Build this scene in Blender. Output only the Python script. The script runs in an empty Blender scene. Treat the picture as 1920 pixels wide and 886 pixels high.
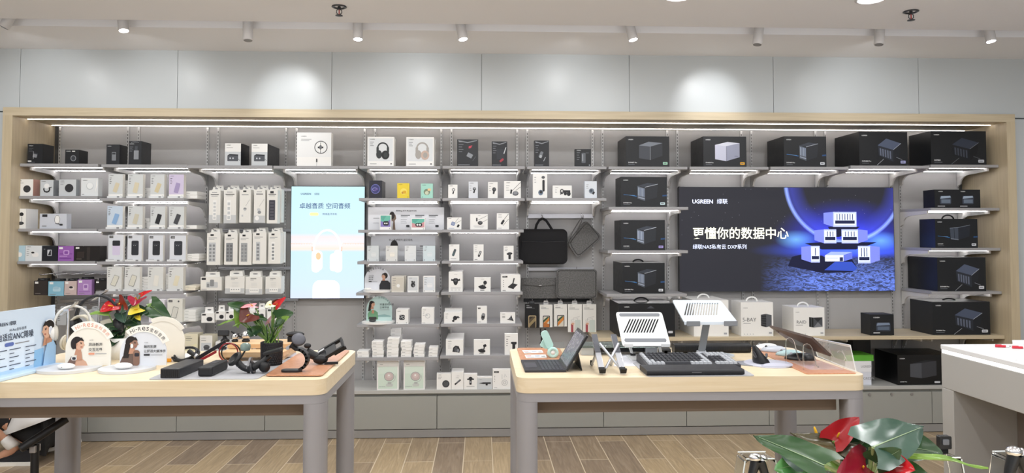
import bpy, math, random
from mathutils import Vector, Matrix
R_ = math.radians
SC = bpy.context.scene
COL = SC.collection
random.seed(7)

# ---------------------------------------------------------------- camera, world, exposure
F, CX, CY, PITCH, YAW, CAMZ = 1380.0, 960.0, 388.0, 0.0382, 0.042, 1.465
FWD = Vector((math.sin(YAW)*math.cos(PITCH), math.cos(YAW)*math.cos(PITCH), math.sin(PITCH)))
RGT = Vector((math.cos(YAW), -math.sin(YAW), 0))
UPV = RGT.cross(FWD)
CAM = Vector((0, 0, CAMZ))
cd = bpy.data.cameras.new('camera'); co = bpy.data.objects.new('camera', cd); COL.objects.link(co)
cd.sensor_width = 36; cd.lens = 36*F/1920; cd.shift_y = -(443-CY)/1920; cd.clip_start = .05
m = Matrix((RGT, UPV, -FWD)).transposed().to_4x4(); m.translation = CAM
co.matrix_world = m; SC.camera = co
w = bpy.data.worlds.new('mall'); SC.world = w; w.use_nodes = True
w.node_tree.nodes['Background'].inputs[0].default_value = (0.93, .96, 1, 1)
w.node_tree.nodes['Background'].inputs[1].default_value = 0.72
SC.view_settings.view_transform = 'Standard'; SC.view_settings.look = 'None'
SC.view_settings.exposure = 0.0; SC.view_settings.gamma = 1; SC.view_settings.use_curve_mapping = False
SC.cycles.use_denoising = True; SC.cycles.max_bounces = 8; SC.cycles.diffuse_bounces = 4
SC.cycles.transparent_max_bounces = 12; SC.cycles.sample_clamp_indirect = 4; SC.cycles.caustics_reflective = False; SC.cycles.caustics_refractive = False
LED_E, SPOT_W, DOWN_W = 9.5, 24.0, 15.5

def lamp(kind, loc, power, size=.1, aim=None, color=(1, 1, 1), **k):
    ld = bpy.data.lights.new(kind.lower()+'_lamp', kind); ld.energy = power; ld.color = color
    if kind == 'AREA': ld.shape = 'DISK'; ld.size = size
    if kind == 'SPOT': ld.shadow_soft_size = size; ld.spot_size = k.get('cone', R_(50)); ld.spot_blend = k.get('blend', .6)
    o = bpy.data.objects.new(kind.lower()+'_lamp', ld); COL.objects.link(o); o.location = loc
    if aim is not None: o.rotation_euler = (Vector(aim)-Vector(loc)).to_track_quat('-Z', 'Y').to_euler()
    return o

def ray(u, v): return FWD + RGT*((u-CX)/F) + UPV*((CY-v)/F)
def PY(u, v, Y):
    d = ray(u, v); return CAM + d*(Y/d.y)
def PZ(u, v, z):
    d = ray(u, v); return CAM + d*((z-CAMZ)/d.z)
def XY(u, Y, z):
    "world x of pixel column u on plane Y at height z"
    v = 440.7
    for _ in range(3):
        p = PY(u, v, Y); v = v + (p.z-z)*F/Y
    return PY(u, v, Y).x

# ---------------------------------------------------------------- materials (all node based)
MATS = {}
def lin(h):
    h = h.lstrip('#'); c = [int(h[i:i+2], 16)/255 for i in (0, 2, 4)]
    return tuple(x/12.92 if x <= .04045 else ((x+.055)/1.055)**2.4 for x in c)+(1,)
def M(h, rough=.5, metal=0., emit=0., trans=0., spec=.5, alpha=1., ior=1.45, bump=0., bscale=200., sheen=0):
    k = (h, rough, metal, emit, trans, spec, alpha, bump, bscale)
    if k in MATS: return MATS[k]
    mt = bpy.data.materials.new('mat_'+h.strip('#')); mt.use_nodes = True; nt = mt.node_tree; b = nt.nodes['Principled BSDF']
    c = lin(h); I = b.inputs
    I['Base Color'].default_value = c; I['Metallic'].default_value = metal; I['Specular IOR Level'].default_value = spec
    I['Transmission Weight'].default_value = trans; I['IOR'].default_value = ior; I['Alpha'].default_value = alpha
    I['Roughness'].default_value = rough
    if emit: I['Emission Color'].default_value = c; I['Emission Strength'].default_value = emit
    elif not trans:
        tc = nt.nodes.new('ShaderNodeTexCoord'); nz = nt.nodes.new('ShaderNodeTexNoise'); mr = nt.nodes.new('ShaderNodeMapRange')
        nz.inputs['Scale'].default_value = bscale if bump else 30; nz.inputs['Detail'].default_value = 1
        mr.inputs['To Min'].default_value = max(.02, rough-.05); mr.inputs['To Max'].default_value = min(1, rough+.05)
        nt.links.new(tc.outputs['Object'], nz.inputs['Vector']); nt.links.new(nz.outputs['Fac'], mr.inputs['Value']); nt.links.new(mr.outputs[0], I['Roughness'])
        if bump:
            bp = nt.nodes.new('ShaderNodeBump'); bp.inputs['Strength'].default_value = bump; bp.inputs['Distance'].default_value = .002
            nt.links.new(nz.outputs['Fac'], bp.inputs['Height']); nt.links.new(bp.outputs[0], I['Normal'])
    MATS[k] = mt; return mt
def nodes_of(name, rough=.5):
    mt = bpy.data.materials.new(name); mt.use_nodes = True; nt = mt.node_tree
    b = nt.nodes['Principled BSDF']; b.inputs['Roughness'].default_value = rough
    return mt, nt, b
def ramp(nt, stops):
    r = nt.nodes.new('ShaderNodeValToRGB'); e = r.color_ramp.elements
    while len(e) < len(stops): e.new(.5)
    for i, (p, c) in enumerate(stops): e[i].position = p; e[i].color = lin(c) if isinstance(c, str) else c
    return r
def wood(name, c1, c2, sc=(2, 30, 30), rough=.45):
    mt, nt, b = nodes_of(name, rough)
    tc = nt.nodes.new('ShaderNodeTexCoord'); mp = nt.nodes.new('ShaderNodeMapping'); mp.inputs['Scale'].default_value = sc
    nz = nt.nodes.new('ShaderNodeTexNoise'); nz.inputs['Scale'].default_value = 1.6; nz.inputs['Detail'].default_value = 6; nz.inputs['Distortion'].default_value = .6
    r = ramp(nt, [(.3, c1), (.7, c2)])
    L = nt.links.new; L(tc.outputs['Object'], mp.inputs[0]); L(mp.outputs[0], nz.inputs[0]); L(nz.outputs['Fac'], r.inputs[0]); L(r.outputs[0], b.inputs['Base Color'])
    return mt
WOODX = wood('pale_oak', '#c4b598', '#d3c5aa', (1.5, 30, 40))
WOODZ = wood('pale_oak_upright', '#c4b496', '#d2c3a6', (30, 30, 1.5))
TWOOD = wood('table_birch', '#e2cfac', '#ecdcbf', (1.5, 25, 40), .35)
RWOOD = wood('riser_beech', '#d8b184', '#e6c59c', (2, 25, 40), .4)
def floor_mat():
    mt, nt, b = nodes_of('plank_tiles', .32); L = nt.links.new
    tc = nt.nodes.new('ShaderNodeTexCoord'); mp = nt.nodes.new('ShaderNodeMapping'); mp.inputs['Rotation'].default_value = (0, 0, R_(90))
    mp.inputs['Location'].default_value = (.25, FLOOR_OFF, 0)
    br = nt.nodes.new('ShaderNodeTexBrick'); I = br.inputs
    I['Color1'].default_value = (0, 0, 0, 1); I['Color2'].default_value = (1, 1, 1, 1); I['Mortar'].default_value = (.5, .5, .5, 1)
    I['Scale'].default_value = 1; I['Mortar Size'].default_value = .0032; I['Mortar Smooth'].default_value = .1; I['Brick Width'].default_value = 1.15; I['Row Height'].default_value = .19
    br.offset = .37; br.offset_frequency = 2
    L(tc.outputs['Object'], mp.inputs[0]); L(mp.outputs[0], br.inputs['Vector'])
    r = ramp(nt, [(0, '#9c8a77'), (.45, '#b39f83'), (1, '#c6b08d')]); L(br.outputs['Color'], r.inputs[0])
    m2 = nt.nodes.new('ShaderNodeMapping'); m2.inputs['Scale'].default_value = (22, 1.6, 1); L(tc.outputs['Object'], m2.inputs[0])
    nz = nt.nodes.new('ShaderNodeTexNoise'); nz.inputs['Scale'].default_value = 2.2; nz.inputs['Detail'].default_value = 7; nz.inputs['Distortion'].default_value = 1.2; L(m2.outputs[0], nz.inputs[0])
    r2 = ramp(nt, [(.3, '#7d6a58'), (.5, '#c9bda9'), (.7, '#ffffff')]); L(nz.outputs['Fac'], r2.inputs[0])
    mx = nt.nodes.new('ShaderNodeMix'); mx.data_type = 'RGBA'; mx.blend_type = 'MULTIPLY'; mx.inputs[0].default_value = .42
    L(r.outputs[0], mx.inputs[6]); L(r2.outputs[0], mx.inputs[7])
    m3 = nt.nodes.new('ShaderNodeMix'); m3.data_type = 'RGBA'; L(br.outputs['Fac'], m3.inputs[0]); L(mx.outputs[2], m3.inputs[6]); m3.inputs[7].default_value = lin('#d9c9ae')
    L(m3.outputs[2], b.inputs['Base Color'])
    return mt
def fabric(name, c1, c2, sc=260):
    mt, nt, b = nodes_of(name, .9); L = nt.links.new
    tc = nt.nodes.new('ShaderNodeTexCoord'); nz = nt.nodes.new('ShaderNodeTexNoise'); nz.inputs['Scale'].default_value = sc; nz.inputs['Detail'].default_value = 4
    r = ramp(nt, [(.35, c1), (.65, c2)]); L(tc.outputs['Object'], nz.inputs[0]); L(nz.outputs['Fac'], r.inputs[0]); L(r.outputs[0], b.inputs['Base Color'])
    bp = nt.nodes.new('ShaderNodeBump'); bp.inputs['Strength'].default_value = .3; bp.inputs['Distance'].default_value = .002; L(nz.outputs['Fac'], bp.inputs['Height']); L(bp.outputs[0], b.inputs['Normal'])
    return mt
FELT = fabric('grey_felt', '#5a5a5a', '#767676', 120); CANVAS = fabric('black_canvas', '#141416', '#222226', 400)
LEATHER = fabric('tan_leather', '#bf8562', '#cd9878', 90); LEATHER.node_tree.nodes['Principled BSDF'].inputs['Roughness'].default_value = .34
WHITE = M('#f4f4f2', .45); PAPER = M('#f0efec', .5); BLACK = M('#17181b', .45); GREY = M('#9a9a9c', .5); SHELF = M('#a2a2a5', .45, .0); PANEL = M('#b6b5b5', .5)
INK = M('#2a2b2e', .6); INKL = M('#8d8f93', .6); PRINTW = M('#e9ebee', .6); CHROME = M('#d8d8da', .18, 1.); STEEL = M('#b8b8bc', .35, 1.)
CARB = M('#1b1d21', .38); CARB2 = M('#24262b', .35); PBLK = M('#101113', .35); RUB = M('#1a1a1c', .7)
LED = M('#fffaf8', .5, emit=LED_E); LEDB = M('#fffaf9', .5, emit=LED_E*2.1)
CLEAR2 = M('#f2f6f6', .1, alpha=.16, spec=.2); CLEAR = M('#f4f8f8', .05, trans=1.0, ior=1.3, spec=.25); FILM = M('#f6f6f6', .1, trans=1.0, ior=1.02)
BASEG = M('#a0a19c', .45); TMETAL = M('#a3a2a6', .4, .2); BRN = M('#8d7d6e', .7)

# ---------------------------------------------------------------- mesh builder
class MB:
    def __init__(s): s.v = []; s.f = []; s.mi = []; s.ms = []; s.sm = []
    def mid(s, mt):
        if mt not in s.ms: s.ms.append(mt)
        return s.ms.index(mt)
    def add(s, vs, fs, mt, smooth=False):
        n = len(s.v); s.v += [Vector(x) for x in vs]; k = s.mid(mt)
        for f in fs: s.f.append([n+i for i in f]); s.mi.append(k); s.sm.append(smooth)
        return s
    def box(s, x0, x1, y0, y1, z0, z1, mt, sides=None):
        vs = [(x, y, z) for x in (x0, x1) for y in (y0, y1) for z in (z0, z1)]
        fs = [(0, 1, 3, 2), (4, 6, 7, 5), (0, 4, 5, 1), (2, 3, 7, 6), (0, 2, 6, 4), (1, 5, 7, 3)]   # -x +x -y +y -z +z
        if sides:
            for f, mm in zip(fs, sides): s.add([vs[i] for i in f], [(0, 1, 2, 3)], mm)
        else: s.add(vs, fs, mt)
        return s
    def obox(s, c, ax, ay, az, hx, hy, hz, mt):
        c = Vector(c); ax, ay, az = Vector(ax).normalized(), Vector(ay).normalized(), Vector(az).normalized()
        vs = [c+ax*hx*i+ay*hy*j+az*hz*k for i in (-1, 1) for j in (-1, 1) for k in (-1, 1)]
        return s.add(vs, [(0, 1, 3, 2), (4, 6, 7, 5), (0, 4, 5, 1), (2, 3, 7, 6), (0, 2, 6, 4), (1, 5, 7, 3)], mt)
    def slab(s, pts, off, mt, smooth=False, side=None):
        "closed polygon pts extruded by vector off"
        n = len(pts); a = [Vector(p) for p in pts]; b = [p+Vector(off) for p in a]
        s.add(a+b, [tuple(range(n))[::-1], tuple(range(n, 2*n))], mt)
        s.add(a+b, [(i, (i+1) % n, n+(i+1) % n, n+i) for i in range(n)], side or mt, smooth); return s
    def tube(s, path, r, mt, n=10, caps=True, closed=False):
        P = [Vector(p) for p in path]; rs = r if isinstance(r, (list, tuple)) else [r]*len(P); vs = []; prev = None; m_ = len(P)
        for i, p in enumerate(P):
            t = (P[(i+1) % m_]-P[i-1]) if closed else (P[min(i+1, m_-1)]-P[max(i-1, 0)]); t.normalize()
            if prev is None:
                a = Vector((0, 0, 1)) if abs(t.z) < .9 else Vector((1, 0, 0)); u = t.cross(a).normalized()
            else: u = (prev-t*prev.dot(t)).normalized()
            prev = u; w_ = t.cross(u)
            vs += [p+(u*math.cos(2*math.pi*k/n)+w_*math.sin(2*math.pi*k/n))*rs[i] for k in range(n)]
        fs = [(i*n+k, i*n+(k+1) % n, ((i+1) % m_)*n+(k+1) % n, ((i+1) % m_)*n+k) for i in range(m_ if closed else m_-1) for k in range(n)]
        s.add(vs, fs, mt, True)
        if caps and not closed: s.add(vs[:n], [tuple(range(n))[::-1]], mt); s.add(vs[-n:], [tuple(range(n))], mt)
        return s
    def cyl(s, p0, p1, r, mt, n=20, r1=None): return s.tube([p0, p1], [r, r if r1 is None else r1], mt, n)
    def lathe(s, prof, c, mt, n=28, ax=(0, 0, 1), sx=1.):
        "prof: (radius, height) along ax"
        az = Vector(ax).normalized(); a = Vector((1, 0, 0)) if abs(az.x) < .9 else Vector((0, 1, 0))
        u = (a-az*a.dot(az)).normalized(); w_ = az.cross(u); c = Vector(c); vs = []
        for r, h in prof: vs += [c+az*h+(u*sx*math.cos(2*math.pi*k/n)+w_*math.sin(2*math.pi*k/n))*max(r, 1e-5) for k in range(n)]
        fs = [(i*n+k, i*n+(k+1) % n, (i+1)*n+(k+1) % n, (i+1)*n+k) for i in range(len(prof)-1) for k in range(n)]
        return s.add(vs, fs, mt, True)
    def ball(s, c, rx, ry, rz, mt, n=18, m_=10, rot=None):
        vs = []; c = Vector(c)
        for i in range(m_+1):
            t = math.pi*i/m_; 
            for k in range(n):
                p = Vector((rx*math.sin(t)*math.cos(2*math.pi*k/n), ry*math.sin(t)*math.sin(2*math.pi*k/n), rz*math.cos(t)))
                vs.append(c+(rot @ p if rot else p))
        return s.add(vs, [(i*n+k, (i+1)*n+k, (i+1)*n+(k+1) % n, i*n+(k+1) % n) for i in range(m_) for k in range(n)], mt, True)
    def xform(s, mat): s.v = [mat @ v for v in s.v]; return s
    def build(s, name, parent=None, loc=None, bevel=0, seg=2):
        me = bpy.data.meshes.new(name); me.from_pydata([tuple(v) for v in s.v], [], s.f)
        for mt in s.ms: me.materials.append(mt)
        me.polygons.foreach_set('material_index', s.mi); me.polygons.foreach_set('use_smooth', s.sm)
        me.update()
        o = bpy.data.objects.new(name, me); COL.objects.link(o)
        if parent: o.parent = parent
        if loc is not None: o.location = loc
        if bevel:
            b = o.modifiers.new('bevel', 'BEVEL'); b.width = bevel; b.segments = seg; b.limit_method = 'ANGLE'; b.harden_normals = False
        return o
def rrect(w_, h_, r, n=5):
    "rounded rectangle outline centred on 0, counterclockwise (x, y)"
    out = []
    for cx, cy, a0 in ((w_/2-r, h_/2-r, 0), (-w_/2+r, h_/2-r, 90), (-w_/2+r, -h_/2+r, 180), (w_/2-r, -h_/2+r, 270)):
        out += [(cx+r*math.cos(R_(a0+90*k/n)), cy+r*math.sin(R_(a0+90*k/n))) for k in range(n+1)]
    return out
def empty(name, loc, rz=0):
    o = bpy.data.objects.new(name, None); COL.objects.link(o); o.location = loc; o.rotation_euler = (0, 0, rz); o.empty_display_size = .05; return o
def tag(o, label, cat, group=None):
    o['label'] = label; o['category'] = cat
    if group: o['group'] = group
    return o
def struct(o): o['kind'] = 'structure'; return o
def copy_tree(o, parent=None):
    c = o.copy(); COL.objects.link(c)
    if parent: c.parent = parent
    for ch in list(o.children): copy_tree(ch, c)
    return c

# ---------------------------------------------------------------- lettering and printed artwork
TXT = {}
def glyphs(t, bold=0.):
    k = (t, bold)
    if k in TXT: return TXT[k]
    cu = bpy.data.curves.new('lettering', 'FONT'); cu.body = t; cu.size = 1; cu.resolution_u = 2; cu.offset = bold; cu.fill_mode = 'FRONT'
    ob = bpy.data.objects.new('lettering', cu); COL.objects.link(ob); dg = bpy.context.evaluated_depsgraph_get(); ev = ob.evaluated_get(dg); me = ev.to_mesh()
    vs = [(v.co.x, v.co.y) for v in me.vertices]; fs = [tuple(p.vertices) for p in me.polygons]
    ev.to_mesh_clear(); bpy.data.objects.remove(ob); bpy.data.curves.remove(cu)
    x0 = min(v[0] for v in vs); x1 = max(v[0] for v in vs); y0 = min(v[1] for v in vs); y1 = max(v[1] for v in vs); H = y1-y0
    TXT[k] = ([((x-x0)/H, (y-y0)/H) for x, y in vs], fs, (x1-x0)/H); return TXT[k]
def ell(cx, cy, rx, ry, n=24, rot=0):
    c, s_ = math.cos(rot), math.sin(rot)
    return [(cx+rx*math.cos(2*math.pi*k/n)*c-ry*math.sin(2*math.pi*k/n)*s_, cy+rx*math.cos(2*math.pi*k/n)*s_+ry*math.sin(2*math.pi*k/n)*c) for k in range(n)]
def art(mb, els, W, H, to3, eps=.00035):
    """flat print on a face: x is a fraction of W, y of H; radii and stroke widths are fractions of W. to3(x, y, lift) -> 3D"""
    lay = 0
    for e in els:
        lay += 1; k = e[0]; z = eps*(1+lay*.6)
        def A(pts, fs, mt): mb.add([to3(x, y, z) for x, y in pts], fs, mt)
        def poly(pts, mt): A(pts, [tuple(range(len(pts)))], mt)
        if k == 'r': _, x0, y0, x1, y1, mt = e; poly([(x0*W, y0*H), (x1*W, y0*H), (x1*W, y1*H), (x0*W, y1*H)], mt)
        elif k == 'rr': _, x0, y0, x1, y1, r, mt = e; cx, cy = (x0+x1)/2*W, (y0+y1)/2*H; poly([(cx+x, cy+y) for x, y in rrect((x1-x0)*W, (y1-y0)*H, min(r*W, (y1-y0)*H*.499, (x1-x0)*W*.499))], mt)
        elif k == 'rt':  # rotated rounded rect cx cy w h r angle
            _, cx, cy, w_, h_, r, a, mt = e; c, s_ = math.cos(R_(a)), math.sin(R_(a))
            poly([(cx*W+x*c-y*s_, cy*H+x*s_+y*c) for x, y in rrect(w_*W, h_*W, r*W, 3)], mt)
        elif k == 'e': poly(ell(e[1]*W, e[2]*H, e[3]*W, e[4]*W, 22, R_(e[6]) if len(e) > 6 else 0), e[5])
        elif k == 'o':
            n = 26; rx, ry, t = e[3]*W, e[4]*W, e[5]*W; a0, a1 = (e[7], e[8]) if len(e) > 8 else (0, 360); full = a1-a0 >= 360; m_ = n if full else n+1
            an = [R_(a0+(a1-a0)*i/n) for i in range(m_)]
            pts = [(e[1]*W+rx*math.cos(a), e[2]*H+ry*math.sin(a)) for a in an]+[(e[1]*W+(rx-t)*math.cos(a), e[2]*H+(ry-t)*math.sin(a)) for a in an]
            A(pts, [(i, (i+1) % m_, m_+(i+1) % m_, m_+i) for i in range(n)], e[6])
        elif k == 'p': poly([(x*W, y*H) for x, y in e[1]], e[2])
        elif k == 'l':
            pts = [Vector((x*W, y*H)) for x, y in e[1]]; t = e[2]*W/2
            L_, R2 = [], []
            for i, p in enumerate(pts):
                d = (pts[min(i+1, len(pts)-1)]-pts[max(i-1, 0)]).normalized(); nn = Vector((-d.y, d.x))*t; L_.append(p+nn); R2.append(p-nn)
            q = L_+R2; n = len(pts); A([tuple(p) for p in q], [(n+i, n+i+1, i+1, i) for i in range(n-1)], e[3])
        elif k in ('t', 'tc'):
            _, s_, x, y, h_, mt = e[:6]; vs, fs, asp = glyphs(s_, e[6] if len(e) > 6 else 0.); hh = h_*H; sq = e[7] if len(e) > 7 else 1.
            ox = x*W-(asp*hh*sq/2 if k == 'tc' else 0)
            A([(ox+a*hh*sq, y*H+b*hh) for a, b in vs], fs, mt)
        elif k == 'ta':  # lettering along an arc: text cx cy r h mid-angle
            _, s_, cx, cy, r, h_, amid, mt = e[:8]; bold = e[8] if len(e) > 8 else 0
            ws = [glyphs(c, bold)[2] if c not in '-' else .5 for c in s_]; full = (h_*W)
            tot = sum(min(x, 1.1)*full+full*.18 for x in ws); a = R_(amid)+tot/2/(r*W)
            for c, x in zip(s_, ws):
                x = min(x, 1.1); a -= (x*full/2+full*.09)/(r*W); vs, fs, asp = glyphs(c, bold); sc_ = full if c != '-' else full*.15
                ca, sa = math.cos(a-math.pi/2), math.sin(a-math.pi/2); off = full*.4 if c == '-' else 0
                q = []
                for gx, gy in vs:
                    lx, ly = (gx-asp/2)*sc_, gy*sc_+off; q.append((cx*W+math.cos(a)*r*W+lx*ca-ly*sa, cy*H+math.sin(a)*r*W+lx*sa+ly*ca))
                A(q, fs, mt); a -= (x*full/2+full*.09)/(r*W)
def bars(x0, y, ws, h_, gap, mt): return [('r', x0, y-i*gap-h_, x0+w_, y-i*gap, mt) for i, w_ in enumerate(ws)]
# ---------------------------------------------------------------- key planes (metres)
YB, YS, YF, YC = 5.80, 5.38, 5.29, 5.40
ZC = PY(960, 101, 5.33).z                      # ceiling
YE0 = PZ(960, 46, ZC).y; YE1 = PZ(960, 59, ZC).y   # light slot in the ceiling
ZT = PY(900, 207, YF).z; ZSOF = PY(900, 222, YF).z
XL = XY(17, YF, 1.4); XR = XY(1893, YF, 1.4); XLO = XL-.066; XRO = XR+.066
FLOOR_OFF = -(PZ(824, 815, 0).x % .19)

# ceiling downlights of the shop, then an added uplight for the ceiling
ZD = ZC-.012
DOWNX = [-3.27, -2.18, -1.09, 0, 1.09, 2.18, 3.27]
for yy in (3.985, 2.6, 1.2, -.4):
    for xx in DOWNX: lamp('AREA', (xx, yy, ZD-.02), DOWN_W*.45, .14)
up = lamp('AREA', (0, -.9, .9), 78, 1, (0, .6, 3)); up.data.shape = 'RECTANGLE'; up.data.size = 8; up.data.size_y = 1.2; up.data.spread = R_(110)   # added area lamp, unseen behind the camera, to brighten the ceiling
# ---------------------------------------------------------------- setting
fm = floor_mat()
struct(MB().box(-6, 6, -2.2, 6.1, -.1, 0, fm).build('floor'))
WALL = M('#c8ced1', .34, spec=.5); CEIL = M('#f0f0f3', .8); SEAM = M('#6d7274', .8)
wb = MB(); wb.box(-6, 6, 5.88, 6.0, 0, ZC+.2, SEAM); wb.box(-6, 6, 5.345, 5.88, ZT-.03, ZC+.05, SEAM)
sx = [XY(u, 5.33, 2.6) for u in (-560, -257, 38, 333, 622, 903, 1180, 1450, 1722, 1996, 2270)]
for a, b in zip(sx, sx[1:]): wb.box(a+.0015, b-.0015, 5.33, 5.35, ZT-.02, ZC+.03, WALL)
for a, b in ((XRO+.004, 6), (-6, XLO-.004)): wb.box(a, b, 5.33, 5.88, 0, ZT-.03, WALL)
struct(wb.build('wall_back'))
struct(MB().box(-6.1, -6, -2.2, 6, 0, ZC+.2, WALL).build('wall_left'))
struct(MB().box(6, 6.1, -2.2, 6, 0, ZC+.2, WALL).build('wall_right'))
cb = MB(); cb.box(-6, 6, -2.2, YE0, ZC, ZC+.2, CEIL); cb.box(-6, 6, YE1, 6, ZC, ZC+.2, CEIL); cb.box(-6, 6, YE0, YE1, ZC+.12, ZC+.2, CEIL)
struct(cb.build('ceiling'))

# track spotlights in the slot: (u, v of lens end, lit, direction)
BARREL = M('#d4d2d2', .4); LENS = M('#ffffff', .5, emit=30.)
def spot(u, v, lit, aim, label):
    y = (YE0+YE1)/2; p = PY(u, v, y-.02); top = Vector((p.x-aim[0]*.10, y, ZC+.10)); t = empty('track_spotlight', (top.x, y, ZC+.12)); o = t.location
    d = (p-top).normalized()
    MB().tube([top-o, p-o], [.031, .031], BARREL, 20).tube([p-o-d*.001, p-o+d*.006], [.031, .028], BARREL, 20).build('barrel', t)
    MB().cyl(p-o+d*.0062, p-o+d*.0075, .026, LENS if lit else M('#8f8f92', .2), 20).build('lens', t)
    MB().box(-.02, .02, -.02, .02, -.03, 0, BARREL).build('track_adapter', t)
    tag(t, label, 'spotlight', 'track spotlights in the ceiling slot'); return p, d
S = [(8, 50, 0, (-.6, -.2), 'unlit white tube spotlight in the far left corner of the ceiling slot'),
     (232, 56, 1, (.25, -1.1), 'lit spotlight glaring above the grey phone charger boxes, biggest glare of all'),
     (465, 74, 0, (.1, .5), 'unlit white tube spotlight above the power strip column'),
     (671, 72, 1, (.05, -.8), 'lit spotlight above the left edge of the headphone boxes'),
     (868, 72, 1, (.3, -.8), 'lit spotlight hanging above the two black recorder boxes'),
     (1187, 73, 1, (.35, -.8), 'lit spotlight above the first black box of the top shelf'),
     (1420, 82, 0, (-.3, .5), 'unlit white spotlight leaning left above the silver storage box'),
     (1648, 82, 0, (-.25, .5), 'unlit white spotlight above the right end of the dark blue screen'),
     (1858, 76, 1, (.1, -.9), 'lit spotlight in the far right corner of the ceiling slot')]
for u, v, lit, aim, lb in S:
    p, d = spot(u, v, lit, aim, lb)
    if lit: lamp('SPOT', p+d*.02, SPOT_W*.8, .03, p+Vector((aim[0]*.5, aim[1]*.5, -1)), cone=R_(70))
for u in (545, 1333, 1560, 100, 300, 780, 1060): # beams of the wall-facing spots, then added wash lamps that have no fixture
    x = XY(u, 5.33, 2.5); lamp('SPOT', (x, (YE0+YE1)/2+.05, ZC-.07), SPOT_W*({545: .5, 1333: .55, 1560: .2}.get(u, .2)), .02, (x+(.25 if u == 1560 else 0), 5.45, 2.35), cone=R_(55 if u in (545, 1333) else 100), blend=1)
# downlights that just show at the top edge, sprinklers
for i, xx in enumerate(DOWNX):
    t = empty('ceiling_downlight', (xx, 3.985, ZC)); MB().lathe([(.085, 0), (.085, -.006), (.07, -.01), (.07, -.002)], (0, 0, 0), BARREL).build('trim_ring', t)
    MB().lathe([(0, -.004), (.068, -.004)], (0, 0, 0), LENS).build('diffuser', t)
    tag(t, 'round recessed ceiling downlight '+['beyond the far left of the frame', 'above the left signs', 'above the pale blue poster', 'above the headphone boxes', 'above the first black storage box', 'above the middle of the dark screen', 'beyond the far right of the frame'][i], 'downlight', 'recessed ceiling downlights')
def sprinkler(u, v, label):
    p = PY(u, v, 4.2); q = PZ(u, v-6, ZC); y = q.y; x = q.x; t = empty('fire_sprinkler', (x, y, ZC)); DK = M('#55565a', .3, .8)
    MB().lathe([(.042, 0), (.044, -.004), (.036, -.008), (.028, -.004), (.028, 0)], (0, 0, 0), DK).build('escutcheon', t)
    fr = MB().cyl((0, 0, 0), (0, 0, -.02), .009, DK)
    for s in (-1, 1): fr.tube([(0, 0, -.015), (s*.014, 0, -.022), (s*.015, 0, -.038), (0, 0, -.052)], .0028, DK, 8)
    fr.build('yoke', t); MB().cyl((0, 0, -.02), (0, 0, -.05), .003, M('#b03030', .2), 8).build('glass_bulb', t)
    MB().lathe([(0, -.052), (.02, -.052), (.022, -.055), (0, -.056)], (0, 0, 0), DK).build('deflector', t); tag(t, label, 'sprinkler')
sprinkler(636, 18, 'dark metal fire sprinkler under the ceiling above the headphone poster')
sprinkler(1708, 27, 'dark metal fire sprinkler under the ceiling above the right-hand black boxes')

# ---------------------------------------------------------------- shelving surround
su = empty('wall_shelving_unit', ((XL+XR)/2, YB, 0)); o = su.location
def loc(mb, t=su): mb.v = [v-t.location for v in mb.v]; return mb
loc(MB().box(XLO, XR+.066, YF, YB+.06, ZSOF, ZT, WOODX)).build('top_board', su)
loc(MB().box(XLO, XL, YF, YB+.06, 0, ZSOF, WOODZ)).build('side_panel', su)
loc(MB().box(XR, XRO, YF, YB+.06, 0, ZSOF, WOODZ)).build('side_panel', su)
bay_u = [101, 251, 400, 547, 694, 837, 979, 1120, 1260, 1398.5, 1537, 1675.5, 1804]
bx = [XY(u, YB, 2.2) for u in bay_u]; bx[0] = XL; bx[-1] = XR
bp = MB(); bp.box(XL, XR, YB+.012, YB+.06, 0, ZSOF, M('#4d4d4d', .8))
for a, b in zip(bx, bx[1:]): bp.box(a+.043, b-.043, YB, YB+.012, .33, ZSOF, PANEL); 
for b in bx[1:-1]: bp.box(b-.038, b+.038, YB, YB+.012, .33, ZSOF, PANEL)
loc(bp).build('back_panel', su)
UPR = M('#c9c9c9', .35, .4); DKS = M('#2c2c2e', .7); up_x = []
for i, b in enumerate(bx):
    for s in (-1, 1):
        if (i == 0 and s < 0) or (i == 12 and s > 0): continue
        x = b+s*.0405 if 0 < i < 12 else b+s*.05; up_x.append(x); u = MB().box(x-.008, x+.008, YB-.012, YB+.012, .34, ZSOF-.006, UPR)
        k = .36
        while k < ZSOF-.04: u.box(x-.0022, x+.0022, YB-.0128, YB-.0122, k, k+.016, DKS); k += .026
        loc(u).build('slotted_upright', su)
for v in (228, 244.5):
    y = PZ(850, v, ZSOF).y if v < 240 else YB-.05; loc(MB().box(XL+.01, XR-.01, y-.003, y+.003, ZSOF-.004, ZSOF-.0005, LED)).build('light_strip', su)
tag(su, 'wide pale oak surround with grey slotted back panel lining the whole wall', 'shelving')

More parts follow.
